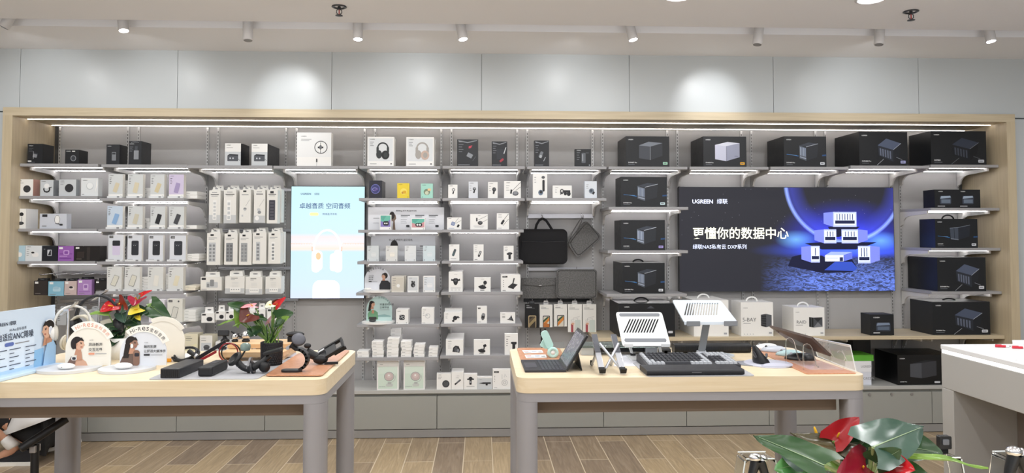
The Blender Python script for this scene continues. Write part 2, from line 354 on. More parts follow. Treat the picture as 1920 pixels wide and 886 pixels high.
# ---------------------------------------------------------------- shelves
BK = M('#d9d8d6', .4)
SH = {}
names = ['first', 'second', 'third', 'fourth', 'fifth', 'sixth', 'seventh', 'eighth', 'ninth', 'tenth', 'eleventh', 'twelfth']
def shelf(bay, row, v, u0, u1, what, yf=None, mat=SHELF, nm='wall_shelf', th=.021, brx=None, t0=None):
    yf = yf or YS; um = (u0+u1)/2; z = PY(um, v, yf).z; x0 = XY(u0, yf, z); x1 = XY(u1, yf, z)
    x0 = max(x0, XL+.003); x1 = min(x1, XR-.003); xc = (x0+x1)/2; SH[(bay, row)] = z
    t = empty(nm, (xc, YB, z)); yb = YB-.013
    MB().box(x0-xc, x1-xc, yf-YB, -.013, -th, 0, mat).build('board', t, bevel=.0015, seg=1)
    if brx is None:
        L = bx[bay]+(.0405 if bay > 0 else .05); R2 = bx[bay+1]-(.0405 if bay < 11 else .05)
        dx = (x0+x1)/2-(bx[bay]+bx[bay+1])/2; dx = max(-.03, min(.03, dx)) if 0 < bay < 11 else 0
        brx = [L+dx*.0, R2+dx*.0]
    for bxx in brx:
        pr = [(-.013, -th), (yf-YB+.05, -th), (yf-YB+.05, -th-.022), (-.13, -th-.034), (-.085, -th-.046), (-.058, -th-.068), (-.045, -th-.1), (-.013, -th-.112)]
        MB().slab([(bxx-xc-.006, y, zz) for y, zz in pr], (.012, 0, 0), BK).build('bracket', t)
    if mat is SHELF:
        for y in (yf-YB+.07, -.085):
            MB().box(brx[0]-xc+.012, brx[-1]-xc-.012, y-.0025, y+.0025, -th-.004, -th-.0005, LED if y < -.2 else LEDB).build('light_strip', t)
    tag(t, what, 'shelf', 'lit shelf boards of the wall display'); return t
top = [(16, 184, 306.5), (190, 350, 308), (350, 511, 309.8), (512.5, 671, 310.8), (673.5, 826, 311), (830, 984, 311), (988, 1137, 311.5), (1141, 1289, 312), (1293, 1441, 312.3), (1444.5, 1591, 312.3), (1595, 1743, 310.3), (1745, 1893, 308.5)]
topw = ['carrying the small black charger boxes', 'carrying two dark shrink-wrapped boxes', 'carrying the white power station boxes', 'above the pale blue poster', 'carrying both headphone boxes', 'carrying two dark recorder packs', 'carrying two slim dark packs above the cable boxes',
        'carrying the first black storage box', 'carrying the silver cube storage box', 'carrying the four-drive box above the dark screen', 'carrying the black box with five-drive picture', 'carrying the widest black box at far right']
for i, (a, b, v) in enumerate(top): shelf(i, 0, v, a, b, 'grey top shelf board '+topw[i])
low = {0: [(367, 16, 183, 'white and grey wireless charger boxes'), (428.3, 14.5, 181, 'charging stand boxes'), (489.3, 11, 178, 'pale blue and purple earbud boxes')],
       1: [(371, 186, 345, 'pastel power bank boxes'), (429, 184, 344, 'pale blue and black power bank boxes'), (490, 181, 344, 'boxes with black phone pictures'), (545.5, 179, 343, 'cream power bank boxes above the red flowers'), (604.5, 176, 341, 'white box and flat pack stack behind the flowers')],
       2: [(662, 341, 503, 'cream boxes behind the wooden riser')],
       4: [(371, 673, 826, 'yellow and teal boxes'), (430.5, 671.5, 829, 'long white comparison board'), (489.6, 670, 825, 'four pale earbud boxes'), (548, 667.5, 823, 'arched sign with man in black'), (607.6, 668.5, 824, 'arched teal sign with woman'), (670, 667, 822, 'stacks of small white packs')],
       5: [(371, 829.5, 984, 'small adapter boxes'), (430, 829, 982, 'three cable adapter boxes'), (488.6, 828, 981, 'three slim shaver boxes'), (547, 827, 980, 'mount boxes with bull head bracket'), (606.5, 826, 979, 'phone clamp boxes'), (666, 825, 978, 'camera mount boxes')],
       6: [(370.8, 987, 1137, 'slim cable boxes above the black bag')],
       7: [(387.6, 1141.5, 1290.5, 'upper four-bay storage box'), (469, 1139.5, 1290, 'four-bay box with purple sticker'), (550.5, 1137.5, 1288, 'black handled four-bay box')],
       11: [(389.3, 1745, 1893, 'black box with two pictures'), (464.5, 1746, 1894, 'tall black handled two-bay box'), (546, 1747, 1895, 'black box just above the oak shelf')]}
for b, L in low.items():
    for r, (v, a, c, wt) in enumerate(L): shelf(b, r+1, v, a, c, 'grey lit shelf board carrying the '+wt)
zw = PY(1500, 630.5, YS-.02).z
shelf(7, 9, 630.5, 1117, 1896, 'long oak shelf below the dark screen carrying white and black boxes', YS-.02, WOODX, 'oak_shelf', .026, [up_x[14]+.0, bx[8]-.04, bx[9], bx[10], bx[11]-.04, bx[11]+.04, bx[12]-.06])
for o_ in COL.objects:
    if o_.name.startswith('oak_shelf'): o_['label'] = 'long oak shelf below the dark screen carrying white and black boxes'; del o_['group']
ZW = SH[(7, 9)]
# ---------------------------------------------------------------- base cabinets
ZB = PY(820, 730.5, YC).z; KICK = PY(740, 804, YC+.01).z
t = MB().box(XL+.002, XR-.002, YC, YB-.013, ZB-.026, ZB, M('#b9b9b6', .4)).build('display_ledge', bevel=.002)
tag(t, 'long grey ledge on top of the low cabinets, carrying fan boxes', 'ledge')
bs = [XL+.002]+[XY(u, YC, .2) for u in (163, 330, 496, 658, 819, 975.5, 1132, 1288, 1443, 1597, 1749)]+[XR-.002]
where = ['at the far left end', 'behind the left table leg', 'under the power strip column', 'behind the right end of the left table', 'under the white fan boxes', 'under the small black-fan box and adapters', 'behind the left end of the right table', 'under the black slotted laptop stand', 'behind the middle of the right table', 'behind the right table rear leg', 'with three little locks, beside the white counter', 'at the far right, behind the white counter']
for i, (a, b) in enumerate(zip(bs, bs[1:])):
    xc = (a+b)/2; c = empty('base_cabinet', (xc, YC, 0)); hw = (b-a)/2
    MB().box(-hw+.001, hw-.001, .03, .38, .055, ZB-.028, BASEG).build('carcass', c)
    MB().box(-hw, hw, .012, .36, 0.004, KICK-.006, M('#9c9b9a', .4, .2)).build('plinth', c)
    MB().box(-hw+.002, hw-.002, .008, .028, KICK, ZB-.046, BASEG).build('door', c, bevel=.001, seg=1)
    if i >= 10:
        d = c.children[-1]
        for s in (-.5, 0, .45): MB().cyl((s*hw*1.1, .0085, ZB-.062), (s*hw*1.1, .002, ZB-.062), .009, STEEL, 14).build('lock', d)
    tag(c, 'low grey cabinet '+where[i], 'cabinet', 'low cabinets along the wall')

# ---------------------------------------------------------------- screens
def screen(name, u0, u1, v0, v1, y, mat, els, label):
    x0 = PY(u0, (v0+v1)/2, y).x; x1 = PY(u1, (v0+v1)/2, y).x; za = PY((u0+u1)/2, v1, y).z; zb = PY((u0+u1)/2, v0, y).z; W, H = x1-x0, zb-za
    t = empty(name, ((x0+x1)/2, YB-.012, za)); yo = y-(YB-.012)
    MB().box(-W/2-.004, W/2+.004, yo+.001, -.001, -.004, H+.004, M('#3a3b40', .4)).build('housing', t)
    s = MB().box(-W/2, W/2, yo, yo+.002, 0, H, mat); art(s, els, W, H, lambda x, z, e: (x-W/2, yo-e, z)); s.build('lit_panel', t); tag(t, label, 'screen'); return W, H
def E(h, s=1.0): return M(h, .5, emit=s)
# dark screen: space scene painted in nodes (a lit picture), devices and lettering as flat print
def space_mat(W, H):
    mt, nt, b = nodes_of('lit_space_picture', .4); L = nt.links.new; b.inputs['Base Color'].default_value = (0, 0, 0, 1); b.inputs['Specular IOR Level'].default_value = .3
    tc = nt.nodes.new('ShaderNodeTexCoord'); sep = nt.nodes.new('ShaderNodeSeparateXYZ'); L(tc.outputs['Object'], sep.inputs[0])
    def mth(op, a, b_=None, c=None, clamp=False):
        n = nt.nodes.new('ShaderNodeMath'); n.operation = op; n.use_clamp = clamp
        for i, q in enumerate((a, b_, c)):
            if q is None: continue
            if isinstance(q, (int, float)): n.inputs[i].default_value = q
            else: L(q, n.inputs[i])
        return n.outputs[0]
    X = mth('DIVIDE', sep.outputs[0], W); Z = mth('DIVIDE', sep.outputs[2], W)   # x -.5...5, z 0..H/W
    hw = H/W
    def dist(cx, cz, sx=1., sz=1.):
        dx = mth('MULTIPLY', mth('SUBTRACT', X, cx), sx); dz = mth('MULTIPLY', mth('SUBTRACT', Z, cz), sz)
        return mth('SQRT', mth('ADD', mth('MULTIPLY', dx, dx), mth('MULTIPLY', dz, dz)))
    def gl(d, r, pw=2.): return mth('POWER', mth('SUBTRACT', 1.0, mth('DIVIDE', d, r), None, True), pw)
    d1 = dist(.27, .50); rim = mth('SUBTRACT', 1.0, mth('DIVIDE', mth('ABSOLUTE', mth('SUBTRACT', d1, .275)), .012), None, True)
    ins = mth('SUBTRACT', 1.0, mth('DIVIDE', mth('ABSOLUTE', mth('SUBTRACT', d1, .25)), .06), None, True); ins = mth('MULTIPLY', ins, mth('LESS_THAN', d1, .277))
    glow = gl(dist(.27, .22, 1., 1.7), .36, 1.6); hz = gl(dist(.30, .185, .55, 5.), .27, 1.5); hot = gl(dist(.02+.02, .235, 1, 2.2), .10, 1.2); hot2 = gl(dist(.44, .23, 1, 2.2), .10, 1.2)
    nz = nt.nodes.new('ShaderNodeTexNoise'); nz.inputs['Scale'].default_value = 7; nz.inputs['Detail'].default_value = 8; nz.inputs['Distortion'].default_value = 1.; mp = nt.nodes.new('ShaderNodeMapping'); mp.inputs['Scale'].default_value = (2.2, 1, 7); mp.inputs['Rotation'].default_value = (0, R_(-8), 0)
    L(tc.outputs['Object'], mp.inputs[0]); L(mp.outputs[0], nz.inputs[0])
    ter = mth('MULTIPLY', mth('SUBTRACT', .17, Z, None, True), 9., None, True); rid = mth('POWER', mth('SUBTRACT', 1.0, mth('MULTIPLY', mth('ABSOLUTE', mth('SUBTRACT', nz.outputs[0], .5)), 9.), None, True), 1.4)
    rside = mth('MULTIPLY', mth('ADD', X, .13), 4., None, True); ter = mth('MULTIPLY', mth('MULTIPLY', mth('ADD', rid, .16), ter), rside)
    above = mth('MULTIPLY', mth('SUBTRACT', Z, .145), 40., None, True)
    cn = nt.nodes.new('ShaderNodeTexNoise'); cn.inputs['Scale'].default_value = 4; cn.inputs['Detail'].default_value = 5; L(tc.outputs['Object'], cn.inputs[0])
    st = nt.nodes.new('ShaderNodeTexVoronoi'); st.inputs['Scale'].default_value = 34; L(tc.outputs['Object'], st.inputs[0]); sd = mth('MULTIPLY', mth('LESS_THAN', st.outputs['Distance'], .06), mth('GREATER_THAN', cn.outputs[0], .53))
    sd = mth('MULTIPLY', sd, mth('GREATER_THAN', Z, .25))
    def col(v, c):
        n = nt.nodes.new('ShaderNodeVectorMath'); n.operation = 'SCALE'; n.inputs[0].default_value = c; L(v, n.inputs[3]); return n.outputs[0]
    def vadd(a, b_): n = nt.nodes.new('ShaderNodeVectorMath'); n.operation = 'ADD'; L(a, n.inputs[0]); L(b_, n.inputs[1]); return n.outputs[0]
    sky = mth('MULTIPLY', mth('MULTIPLY', glow, above), mth('ADD', mth('MULTIPLY', cn.outputs[0], 1.3), .2))
    t_ = col(sky, (.03, .06, 1.7))
    for v, c in ((mth('MULTIPLY', hz, above), (.06, .17, 1.3)), (rim, (.35, .5, 1.3)), (ins, (.025, .035, .34)), (hot, (.18, .5, 1.)), (hot2, (.16, .45, 1.)), (ter, (.16, .28, 1.0)), (sd, (.35, .35, .4))): t_ = vadd(t_, col(v, c))
    base = nt.nodes.new('ShaderNodeCombineXYZ'); base.inputs[0].default_value = .032; base.inputs[1].default_value = .032; base.inputs[2].default_value = .042; t_ = vadd(t_, base.outputs[0])
    L(t_, b.inputs['Emission Color']); b.inputs['Emission Strength'].default_value = 1.; return mt
W_ = PY(1676, 448, YB-.06).x-PY(1274.5, 448, YB-.06).x; H_ = PY(1475, 351.5, YB-.06).z-PY(1475, 545, YB-.06).z
def dev(x0, y0, x1, y1, side, n, drawer=True, a='#d6e2fb', b='#6f7ace'):
    "storage box picture: front face (x0..x1), coloured side on the left or right"
    fw = (x1-x0); sw = .045*(1 if side > 0 else -1); e = []
    xs = x1 if side > 0 else x0
    e.append(('p', [(xs, y0), (xs+sw, y0+.03), (xs+sw, y1-.01), (xs, y1)][::1 if side > 0 else -1], E(b)))
    e += [('r', x0, y0, x1, y1, E('#a9b4e6')), ('r', x0+fw*.05, y0+.02, x1-fw*.05, y1-.015, E(a))]
    for i in range(1, n): x = x0+fw*(.06+.88*i/n); e.append(('r', x-.0019, y0+.066, x+.0019, y1-.02, E('#1b2254')))
    if drawer: e.append(('r', x0+fw*.08, y0+.03, x1-fw*.08, y0+.062, E('#141a3c')))
    return e
ROCK = E('#0b0f2c'); ROCK2 = E('#3d5bb8')
els = [('p', [(.50, .24), (.52, .33), (.56, .35), (.66, .34), (.70, .30), (.80, .31), (.825, .22), (.80, .18), (.66, .17), (.60, .2)], ROCK), ('p', [(.58, .46), (.66, .47), (.92, .47), (.88, .44), (.82, .40), (.66, .40)], ROCK), ('p', [(.67, .20), (.72, .28), (.80, .28), (.825, .22), (.81, .19)], E('#2c46a8')), ('p', [(.69, .62), (.74, .63), (.84, .62), (.80, .56), (.74, .52), (.715, .52)], ROCK)]
els += dev(.715, .62, .825, .765, -1, 8)+dev(.67, .46, .728, .595, -1, 4)+dev(.752, .46, .83, .595, 1, 5)+dev(.607, .275, .648, .435, -1, 2)+dev(.827, .265, .885, .435, 1, 4)
els += [('r', .672, .285, .758, .345, E('#dfe7ff')), ('p', [(.672, .345), (.758, .345), (.80, .375), (.70, .378)], E('#8fa0e6')), ('p', [(.758, .285), (.80, .31), (.80, .375), (.758, .345)], E('#5a68c4')), ('r', .74, .287, .756, .325, E('#1a2148')), ('r', .674, .313, .735, .317, E('#6a78c0'))]
els += [('t', 'UGREEN', .058, .843, .04, E('#dfe6ff'), .02), ('t', '绿联', .172, .84, .05, E('#dfe6ff'), .005),
        ('t', '更懂你的数据中心', .058, .50, .115, E('#ffffe8'), .012, .985), ('t', '绿联NAS私有云 DXP系列', .058, .405, .045, E('#d9e2ff'), .008)]
screen('wall_screen', 1274.5, 1676, 351.5, 545, YB-.06, space_mat(W_, H_), els, 'dark blue backlit screen showing white storage drives on a moonlit rock')
# pale screen
W2 = .1
def pale_mat():
    mt, nt, b = nodes_of('lit_pale_picture', .4); L = nt.links.new; b.inputs['Base Color'].default_value = (.02, .02, .02, 1)
    tc = nt.nodes.new('ShaderNodeTexCoord'); sep = nt.nodes.new('ShaderNodeSeparateXYZ'); L(tc.outputs['Object'], sep.inputs[0])
    mr = nt.nodes.new('ShaderNodeMapRange'); mr.inputs[2].default_value = .89; L(sep.outputs[2], mr.inputs[0])
    r = ramp(nt, [(0, '#dbe6fb'), (.1, '#d6ecfa'), (.40, '#cfeef8'), (.425, '#fbe9dc'), (.47, '#eef0f4'), (.53, '#f3e9ea'), (.56, '#d3effa'), (1, '#c9f3f8')]); L(mr.outputs[0], r.inputs[0]); L(r.outputs[0], b.inputs['Emission Color']); b.inputs['Emission Strength'].default_value = 1.08
    return mt
NAVY = E('#2b4170', .9)
els = [('rr', .30, .0, .67, .16, .10, E('#dcdff6')), ('r', .30, 0, .67, .08, E('#dcdff6')), ('rr', .35, .0, .60, .15, .08, E('#e6ebfb')),
       ('o', .495, .43, .20, .29, .030, E('#eef4f8'), 0, 180), ('o', .495, .43, .20, .29, .006, E('#b9ccd6'), 0, 180), ('rr', .285, .23, .40, .43, .055, E('#f7f9fb')), ('rr', .585, .23, .70, .43, .055, E('#e9f2f9')), ('rr', .345, .25, .43, .42, .04, E('#ece0d6')), ('e', .375, .375, .035, .05, E('#cfa987')), ('rr', .535, .24, .625, .40, .045, E('#dfeaf4')), ('r', .284, .42, .30, .46, E('#c2a08c')), ('r', .685, .42, .70, .46, E('#c2a08c')),
       ('r', 0, .488, .28, .491, E('#c9a89c')), ('r', .71, .490, 1, .493, E('#c9a89c'))]
els += [('r', i*.035, .481, i*.035+.018, .487, E('#d9b9a6')) for i in range(9)]+[('r', .7+i*.035, .481, .7+i*.035+.018, .487, E('#d9b9a6')) for i in range(9)]
els += [('t', 'UGREEN', .13, .925, .018, NAVY, .02), ('t', '绿联', .315, .922, .022, NAVY), ('t', '卓越音质 空间音频', .115, .80, .052, NAVY, .006),
        ('rr', .255, .738, .375, .765, .03, E('#f0c890')), ('t', '降噪蓝牙耳机', .43, .743, .02, NAVY)]
screen('poster_light_box', 545.5, 683, 349.5, 558.5, YB-.06, pale_mat(), els, 'pale blue lit poster of white headphones with navy Chinese headline')
# ---------------------------------------------------------------- boxed goods on the shelves
def carton(name, label, cat, u0, u1, vt, z0, d, front, els=(), Y=None, side=None, topm=None, group=None, us=None, rz=0, handle=None):
    Y = Y or YS+.02
    vm = (vt+PROJV(z0, Y))/2
    x0 = PY(u0, vm, Y).x; x1 = PY(u1, vm, Y).x; z1 = PY((u0+u1)/2, vt, Y).z; W = x1-x0; H = z1-z0
    if us is not None: d = Y*((u0-902 if us < u0 else u1-902)/(us-902)-1)
    d = min(d if d > .02 else .06, YB-.02-Y); side = side or front; topm = topm or side
    b = MB().box(-W/2, W/2, -d/2, d/2, 0, H, front, (side, side, front, side, side, topm))
    art(b, els, W, H, lambda x, z, e: (x-W/2, -d/2-e, z))
    o = b.build(name, None, ((x0+x1)/2, Y+d/2, z0+.0004)); o.rotation_euler.z = rz
    if handle:
        hm, hw, hh = handle
        pts = [(hw*math.cos(R_(a)), 0, H-.004+hh*max(0, math.sin(R_(a)))) for a in range(0, 181, 12)]
        MB().tube(pts, .006, hm, 8).build('carry_handle', o)
    tag(o, label, cat, group); return o
def PROJV(z, Y): return 440.7-(z-CAMZ)*F/Y
GB = '#e2e5e8'; CG = M('#cdd2d6', .45); LG = M('#dfe3e6', .45); KRAFT = M('#c9b59c', .6); ROSE = M('#c99a8c', .6)
def logo(x=.08, y=.9, h=.04, mt=INK): return [('t', 'UGREEN', x, y, h, mt, .01)]
def feats(x=.08, y=.78, n=4, w=.16, mt=INKL, g=.1): return [('r', x, y-i*g-.022, x+w*(1-.25*(i % 2)), y-i*g, mt) for i in range(n)]
def black_tag(x=.08, y=.86): return [('r', x, y, x+.26, y+.09, INK), ('t', 'UGREEN', x+.03, y+.03, .03, WHITE)]
SR = lambda b: SH[b]

# --- small black boxes, top left
DARKART = lambda h='#8a8d92': logo(.08, .88, .04, PRINTW)+feats(.08, .78, 3, .3, M('#55585e'), .07)+[('rt', .52, .42, .34, .30, .05, 78, M('#3b3e44', .3)), ('rt', .5, .40, .22, .26, .03, 78, M(h, .3)), ('l', [(.4, .25), (.4, .62)], .02, M('#c9ccd2')), ('r', .06, .06, .5, .09, M('#5c5f66'))]
carton('charger_box', 'black boxed charger, leftmost box on the top shelf', 'box', 51.5, 80, 269.5, SR((0, 0)), .1, CARB, DARKART()+[('r', .05, .1, .28, .16, WHITE)], us=100.5)
carton('charger_box', 'low black box second from left on the top shelf, next to the bare panel', 'box', 122, 148, 280.5, SR((0, 0)), .1, CARB, logo(.08, .86, .06, PRINTW)+[('e', .6, .4, .18, .2, M('#3d4046', .3)), ('o', .6, .4, .2, .22, .05, M('#8b8e94', .3)), ('r', .5, .86, .72, .92, WHITE)], us=164.5)
carton('charger_box', 'narrow black box in clear wrap, shorter of two at the second top shelf', 'box', 199.5, 224, 270.8, SR((1, 0)), .1, CARB2, logo(.08, .9, .035, PRINTW)+[('rr', .42, .2, .74, .62, .03, M('#7e8288', .3)), ('r', .45, .5, .7, .59, M('#33363c'))], us=239)
carton('charger_box', 'taller black box in crinkled clear wrap beside the shorter one', 'box', 241, 265, 264.3, SR((1, 0)), .1, CARB2, logo(.08, .86, .035, PRINTW)+feats(.08, .76, 4, .28, M('#6a6d73'), .06)+[('rr', .42, .22, .8, .6, .03, M('#8d9197', .3)), ('r', .5, .6, .72, .78, M('#42464d')), ('o', .5, .93, .3, .06, .02, M('#c2c6cc'), 0, 200, 340)], us=283)
PST = logo(.1, .9, .035)+[('r', .1, .8, .5, .815, INKL), ('p', [(0, 0), (1, 0), (1, .62), (0, .62)], CG), ('rr', .16, .2, .84, .46, .04, M('#52565e')), ('p', [(.16, .46), (.3, .52), (.84, .5), (.84, .44)], M('#2f3238')), ('e', .34, .33, .05, .05, M('#c9ced6')), ('e', .52, .33, .05, .05, M('#c9ced6')), ('l', [(.84, .3), (.96, .22)], .02, INK)]
o1 = carton('power_station_box', 'white power station box with black sides, left one on its shelf', 'box', 421.7, 451.5, 268.6, SR((2, 0)), .11, WHITE, PST, us=459.5, side=CARB2)
carton('power_station_box', 'black-sided box standing hidden behind the left white power station box', 'box', 424.5, 453.8, 268.9, SR((2, 0)), .11, WHITE, (), Y=YS+.175, us=467, side=CARB2)
carton('power_station_box', 'white power station box with deep black side, right one on its shelf', 'box', 471.6, 501.3, 269.2, SR((2, 0)), .11, WHITE, PST, us=523.5, side=CARB2)
carton('light_box_pack', 'large white box with round black ring picture above the pale blue poster', 'box', 556.7, 621, 248.3, SR((3, 0)), .1, WHITE, [('p', [(0, .27), (1, .27), (1, 1), (0, 1)], M('#eceeef'))]+logo(.12, .87, .03)+bars(.12, .80, [.3, .24], .012, .04, INKL)+[('o', .7, .56, .19, .19, .02, INK), ('rr', .62, .45, .76, .68, .06, WHITE), ('l', [(.69, .38), (.69, .7)], .014, INK), ('r', .61, .53, .77, .58, INK), ('e', .69, .56, .04, .07, M('#6a6d73')), ('r', .565, .12, .60, .22, INK), ('l', [(.583, .0), (.583, .12)], .006, INKL)], us=624.5)
def HPH(c, c2): return [('r', .04, .04, .96, .95, LG), ('r', 0, 0, 1, .17, WHITE)]+logo(.1, .9, .03)+feats(.1, .83, 3, .14, INKL, .06)+[('o', .58, .62, .22, .22, .055, c, 0, 180), ('rr', .34, .45, .43, .66, .04, c), ('rr', .73, .45, .82, .66, .04, c), ('e', .44, .40, .11, .16, c), ('e', .68, .38, .15, .17, c2), ('e', .69, .38, .08, .1, c), ('r', .1, .07, .35, .085, INKL), ('e', .9, .08, .025, .025, INK)]
carton('headphone_box', 'white box with black headphones picture on the top shelf', 'box', 689, 738.5, 256.5, SR((4, 0)), .08, WHITE, HPH(M('#33383a'), M('#1f2324')), Y=YS+.02, us=740)
carton('headphone_box', 'white box standing just behind the black headphones box', 'box', 691.5, 740.5, 259, SR((4, 0)), .08, WHITE, (), Y=YS+.17, us=742)
carton('headphone_box', 'white box with beige headphones picture on the top shelf', 'box', 761.6, 813.5, 257, SR((4, 0)), .08, WHITE, HPH(M('#a9a6a2'), M('#c9b3a6')), us=815)
carton('headphone_box', 'white box standing just behind the beige headphones box', 'box', 765, 815.5, 259.5, SR((4, 0)), .08, WHITE, (), Y=YS+.17, us=817)
REC = lambda: logo(.08, .9, .03, PRINTW)+feats(.08, .82, 4, .22, M('#7b7f86'), .09)+[('r', .05, .04, .6, .06, M('#9a9ea5')), ('p', [(.06, .93), (.5, .86), (.95, .95), (.95, .98), (.5, .9), (.06, .97)], M('#8b8f96', .2))]
carton('recorder_box', 'black glossy pack with red flash and square grey chip on the top shelf', 'box', 857, 896.6, 261.3, SR((5, 0)), .06, CARB2, REC()+[('p', [(.55, .66), (.66, .68), (.72, .78), (.62, .76), (.55, .74)], M('#c4485a')), ('rt', .6, .4, .26, .2, .02, -28, M('#8f949b', .3)), ('l', [(.74, .2), (.88, .36)], .03, M('#50545b'))])
carton('recorder_box', 'narrow black glossy pack with red oval picture on the top shelf', 'box', 922, 951, 265, SR((5, 0)), .06, CARB2, REC()+[('r', .32, .28, .8, .68, M('#33363d')), ('rt', .64, .24, .3, .14, .06, 40, M('#a63e4c')), ('l', [(.78, .5), (.92, .76)], .05, M('#d9dde2', .2))])
carton('recorder_box', 'slim black plastic-wrapped pack with silver stick picture, tallest of its shelf', 'box', 1002, 1029.5, 263.3, SR((6, 0)), .05, CARB2, REC()+[('rt', .45, .46, .2, .42, .04, -24, M('#777c83', .3)), ('rt', .43, .38, .16, .2, .02, -24, M('#b0b5bc', .3)), ('l', [(.62, .2), (.76, .36)], .05, M('#a2a7ae'))])
carton('recorder_box', 'short black box with grey device picture right of the slim pack', 'box', 1078.5, 1108, 279.3, SR((6, 0)), .05, CARB, logo(.1, .9, .045, PRINTW)+feats(.1, .8, 4, .2, M('#8b8f96'), .13)+[('rr', .4, .2, .66, .78, .05, M('#5e636a', .3)), ('r', .44, .3, .5, .7, M('#9da2a9', .3)), ('l', [(.66, .78), (.86, .78)], .02, M('#7d828a')), ('e', .9, .08, .04, .04, M('#9da2a9'))])

# --- black storage boxes
def nas(kind, sticker='#d9dde4', model='DXP4800 Plus', streak=True, dim=1.):
    g = lambda a: M('#%02x%02x%02x' % tuple(int(c*dim) for c in a), .35)
    e = []
    if streak: e += [('p', [(.06, .40), (.34, .37), (.34, .34), (.06, .42)], M('#2f6aa8', .5)), ('p', [(.9, .40), (1., .41), (1., .36), (.9, .35)], M('#2a4f7e', .5)), ('p', [(.06, .41), (.3, .385), (.3, .375)], M('#8ec6ff', .5))]
    e += [('t', 'UGREEN', .055, .875, .032, PRINTW, .02), ('t', model, .055, .12, .036, PRINTW, .02), ('r', .055, .07, .2, .082, M('#7d828a')), ('rr', .85, .07, .955, .155, .01, M(sticker)), ('r', .865, .1, .93, .125, M('#6f7480'))]
    if kind == 'four':
        e += [('p', [(.36, .70), (.52, .62), (.52, .20), (.36, .28)][::1], g((92, 100, 112))), ('p', [(.36, .70), (.52, .655), (.80, .76), (.58, .80)], g((58, 63, 74))), ('p', [(.52, .655), (.80, .755), (.78, .32), (.52, .20)], g((38, 41, 48))), ('l', [(.52, .655), (.80, .76)], .008, g((200, 208, 220)))]
        for i in range(4): x = .372+.036*i; y = .012*i*3; e.append(('p', [(x, .655-y*.3), (x+.03, .64-y*.3), (x+.03, .36-y*.3), (x, .385-y*.3)], g((150, 162, 182)) if i % 2 == 0 else g((126, 138, 160))))
        e += [('p', [(.37, .345), (.515, .285), (.515, .25), (.37, .315)], g((160, 170, 190)))]
    elif kind == 'cube':
        e += [('p', [(.30, .70), (.56, .66), (.56, .22), (.30, .28)], g((64, 68, 76))), ('p', [(.30, .70), (.52, .82), (.84, .78), (.56, .66)], g((118, 124, 134))), ('p', [(.56, .66), (.84, .78), (.84, .36), (.56, .22)], g((44, 47, 53))), ('l', [(.56, .66), (.56, .22)], .008, g((150, 156, 166)))]
    elif kind == 'silver':
        e += [('p', [(.27, .72), (.53, .68), (.53, .19), (.27, .25)], M('#c9cce0', .3)), ('p', [(.27, .72), (.56, .82), (.84, .78), (.53, .68)], M('#d9dcea', .3)), ('p', [(.53, .68), (.84, .78), (.84, .32), (.53, .19)], M('#9a9eb4', .3)), ('l', [(.535, .68), (.535, .19)], .008, M('#55586a')), ('r', .72, .34, .80, .355, M('#6f7388'))]
    elif kind == 'five':
        e += [('p', [(.38, .60), (.56, .80), (.86, .66), (.70, .47)], g((84, 94, 118))), ('p', [(.38, .60), (.70, .47), (.70, .12), (.40, .30)], g((44, 48, 58))), ('p', [(.70, .47), (.86, .66), (.83, .32), (.70, .12)], g((30, 33, 40))), ('l', [(.70, .47), (.86, .66)], .007, g((190, 198, 214)))]
        for i in range(5): x = .42+.05*i; y = .02*i; e.append(('p', [(x, .52-y), (x+.03, .508-y), (x+.034, .29-y*1.2), (x+.006, .31-y*1.2)], g((104, 112, 132))))
        e += [('l', [(.36, .02), (.50, .20)], .008, g((170, 174, 184))), ('l', [(.76, .25), (.88, .18)], .008, g((150, 154, 164)))]
    elif kind == 'two':
        e += [('p', [(.34, .68), (.54, .70), (.54, .27), (.36, .30)], g((70, 78, 92))), ('l', [(.44, .69), (.45, .29)], .01, g((28, 30, 36))), ('p', [(.54, .70), (.82, .79), (.80, .40), (.54, .27)], g((36, 40, 50))), ('l', [(.34, .68), (.54, .70), (.82, .79)], .007, g((150, 160, 176))), ('p', [(.36, .33), (.54, .30), (.54, .27), (.36, .30)], g((120, 128, 142)))]
    return e
for a in [
  ('black storage box with dark cube picture and green sticker on the top shelf', 1173.5, 1255, 255.5, (7, 0), 1158, ('cube', '#a9dcc0', 'DXP480T Plus', False, 1.1)),
  ('black storage box with silver cube picture and orange sticker', 1318.7, 1399.5, 255.8, (8, 0), 1295, ('silver', '#f0b020', 'DH4000 Plus', False)),
  ('black storage box with four-drive picture, blue streak and white sticker on the top shelf', 1470, 1549.3, 255.6, (9, 0), 1438, ('four', '#d9dde4', 'DXP4800 Plus', True)),
  ('black storage box with tilted five-drive picture and violet sticker on the top shelf', 1611, 1701.5, 247, (10, 0), 1556, ('five', '#a8acdf', 'DXP6800 Pro', False)),
  ('widest black storage box, rightmost on the top shelf, with faint tilted cube', 1745.5, 1849, 245.8, (11, 0), 1703.5, ('five', '#bfc4cc', 'DXP8800', False, .62)),
  ('black storage box with four-drive picture and pale cyan sticker, upper left of the dark screen', 1164, 1250.5, 331.5, (7, 1), 1154, ('four', '#cfe6ec', 'DXP4800 Plus', True)),
  ('black storage box with four-drive picture and purple sticker left of the dark screen', 1164.5, 1247, 412.3, (7, 2), 1152, ('four', '#a99be0', 'DXP4800', True, 1.1))]:
    lb, u0, u1, vt, k, us, n = a; carton('storage_box', lb, 'box', u0, u1, vt, SR(k), .2, CARB, nas(*n), us=us)
carton('storage_box', 'black handled four-drive box just above the oak shelf, left of the dark screen', 'box', 1167, 1246.5, 492.5, SR((7, 3)), .2, CARB, nas('four', '#d9dde4', 'DXP4800 Plus'), us=1149.5, handle=(BLACK, .04, .022))
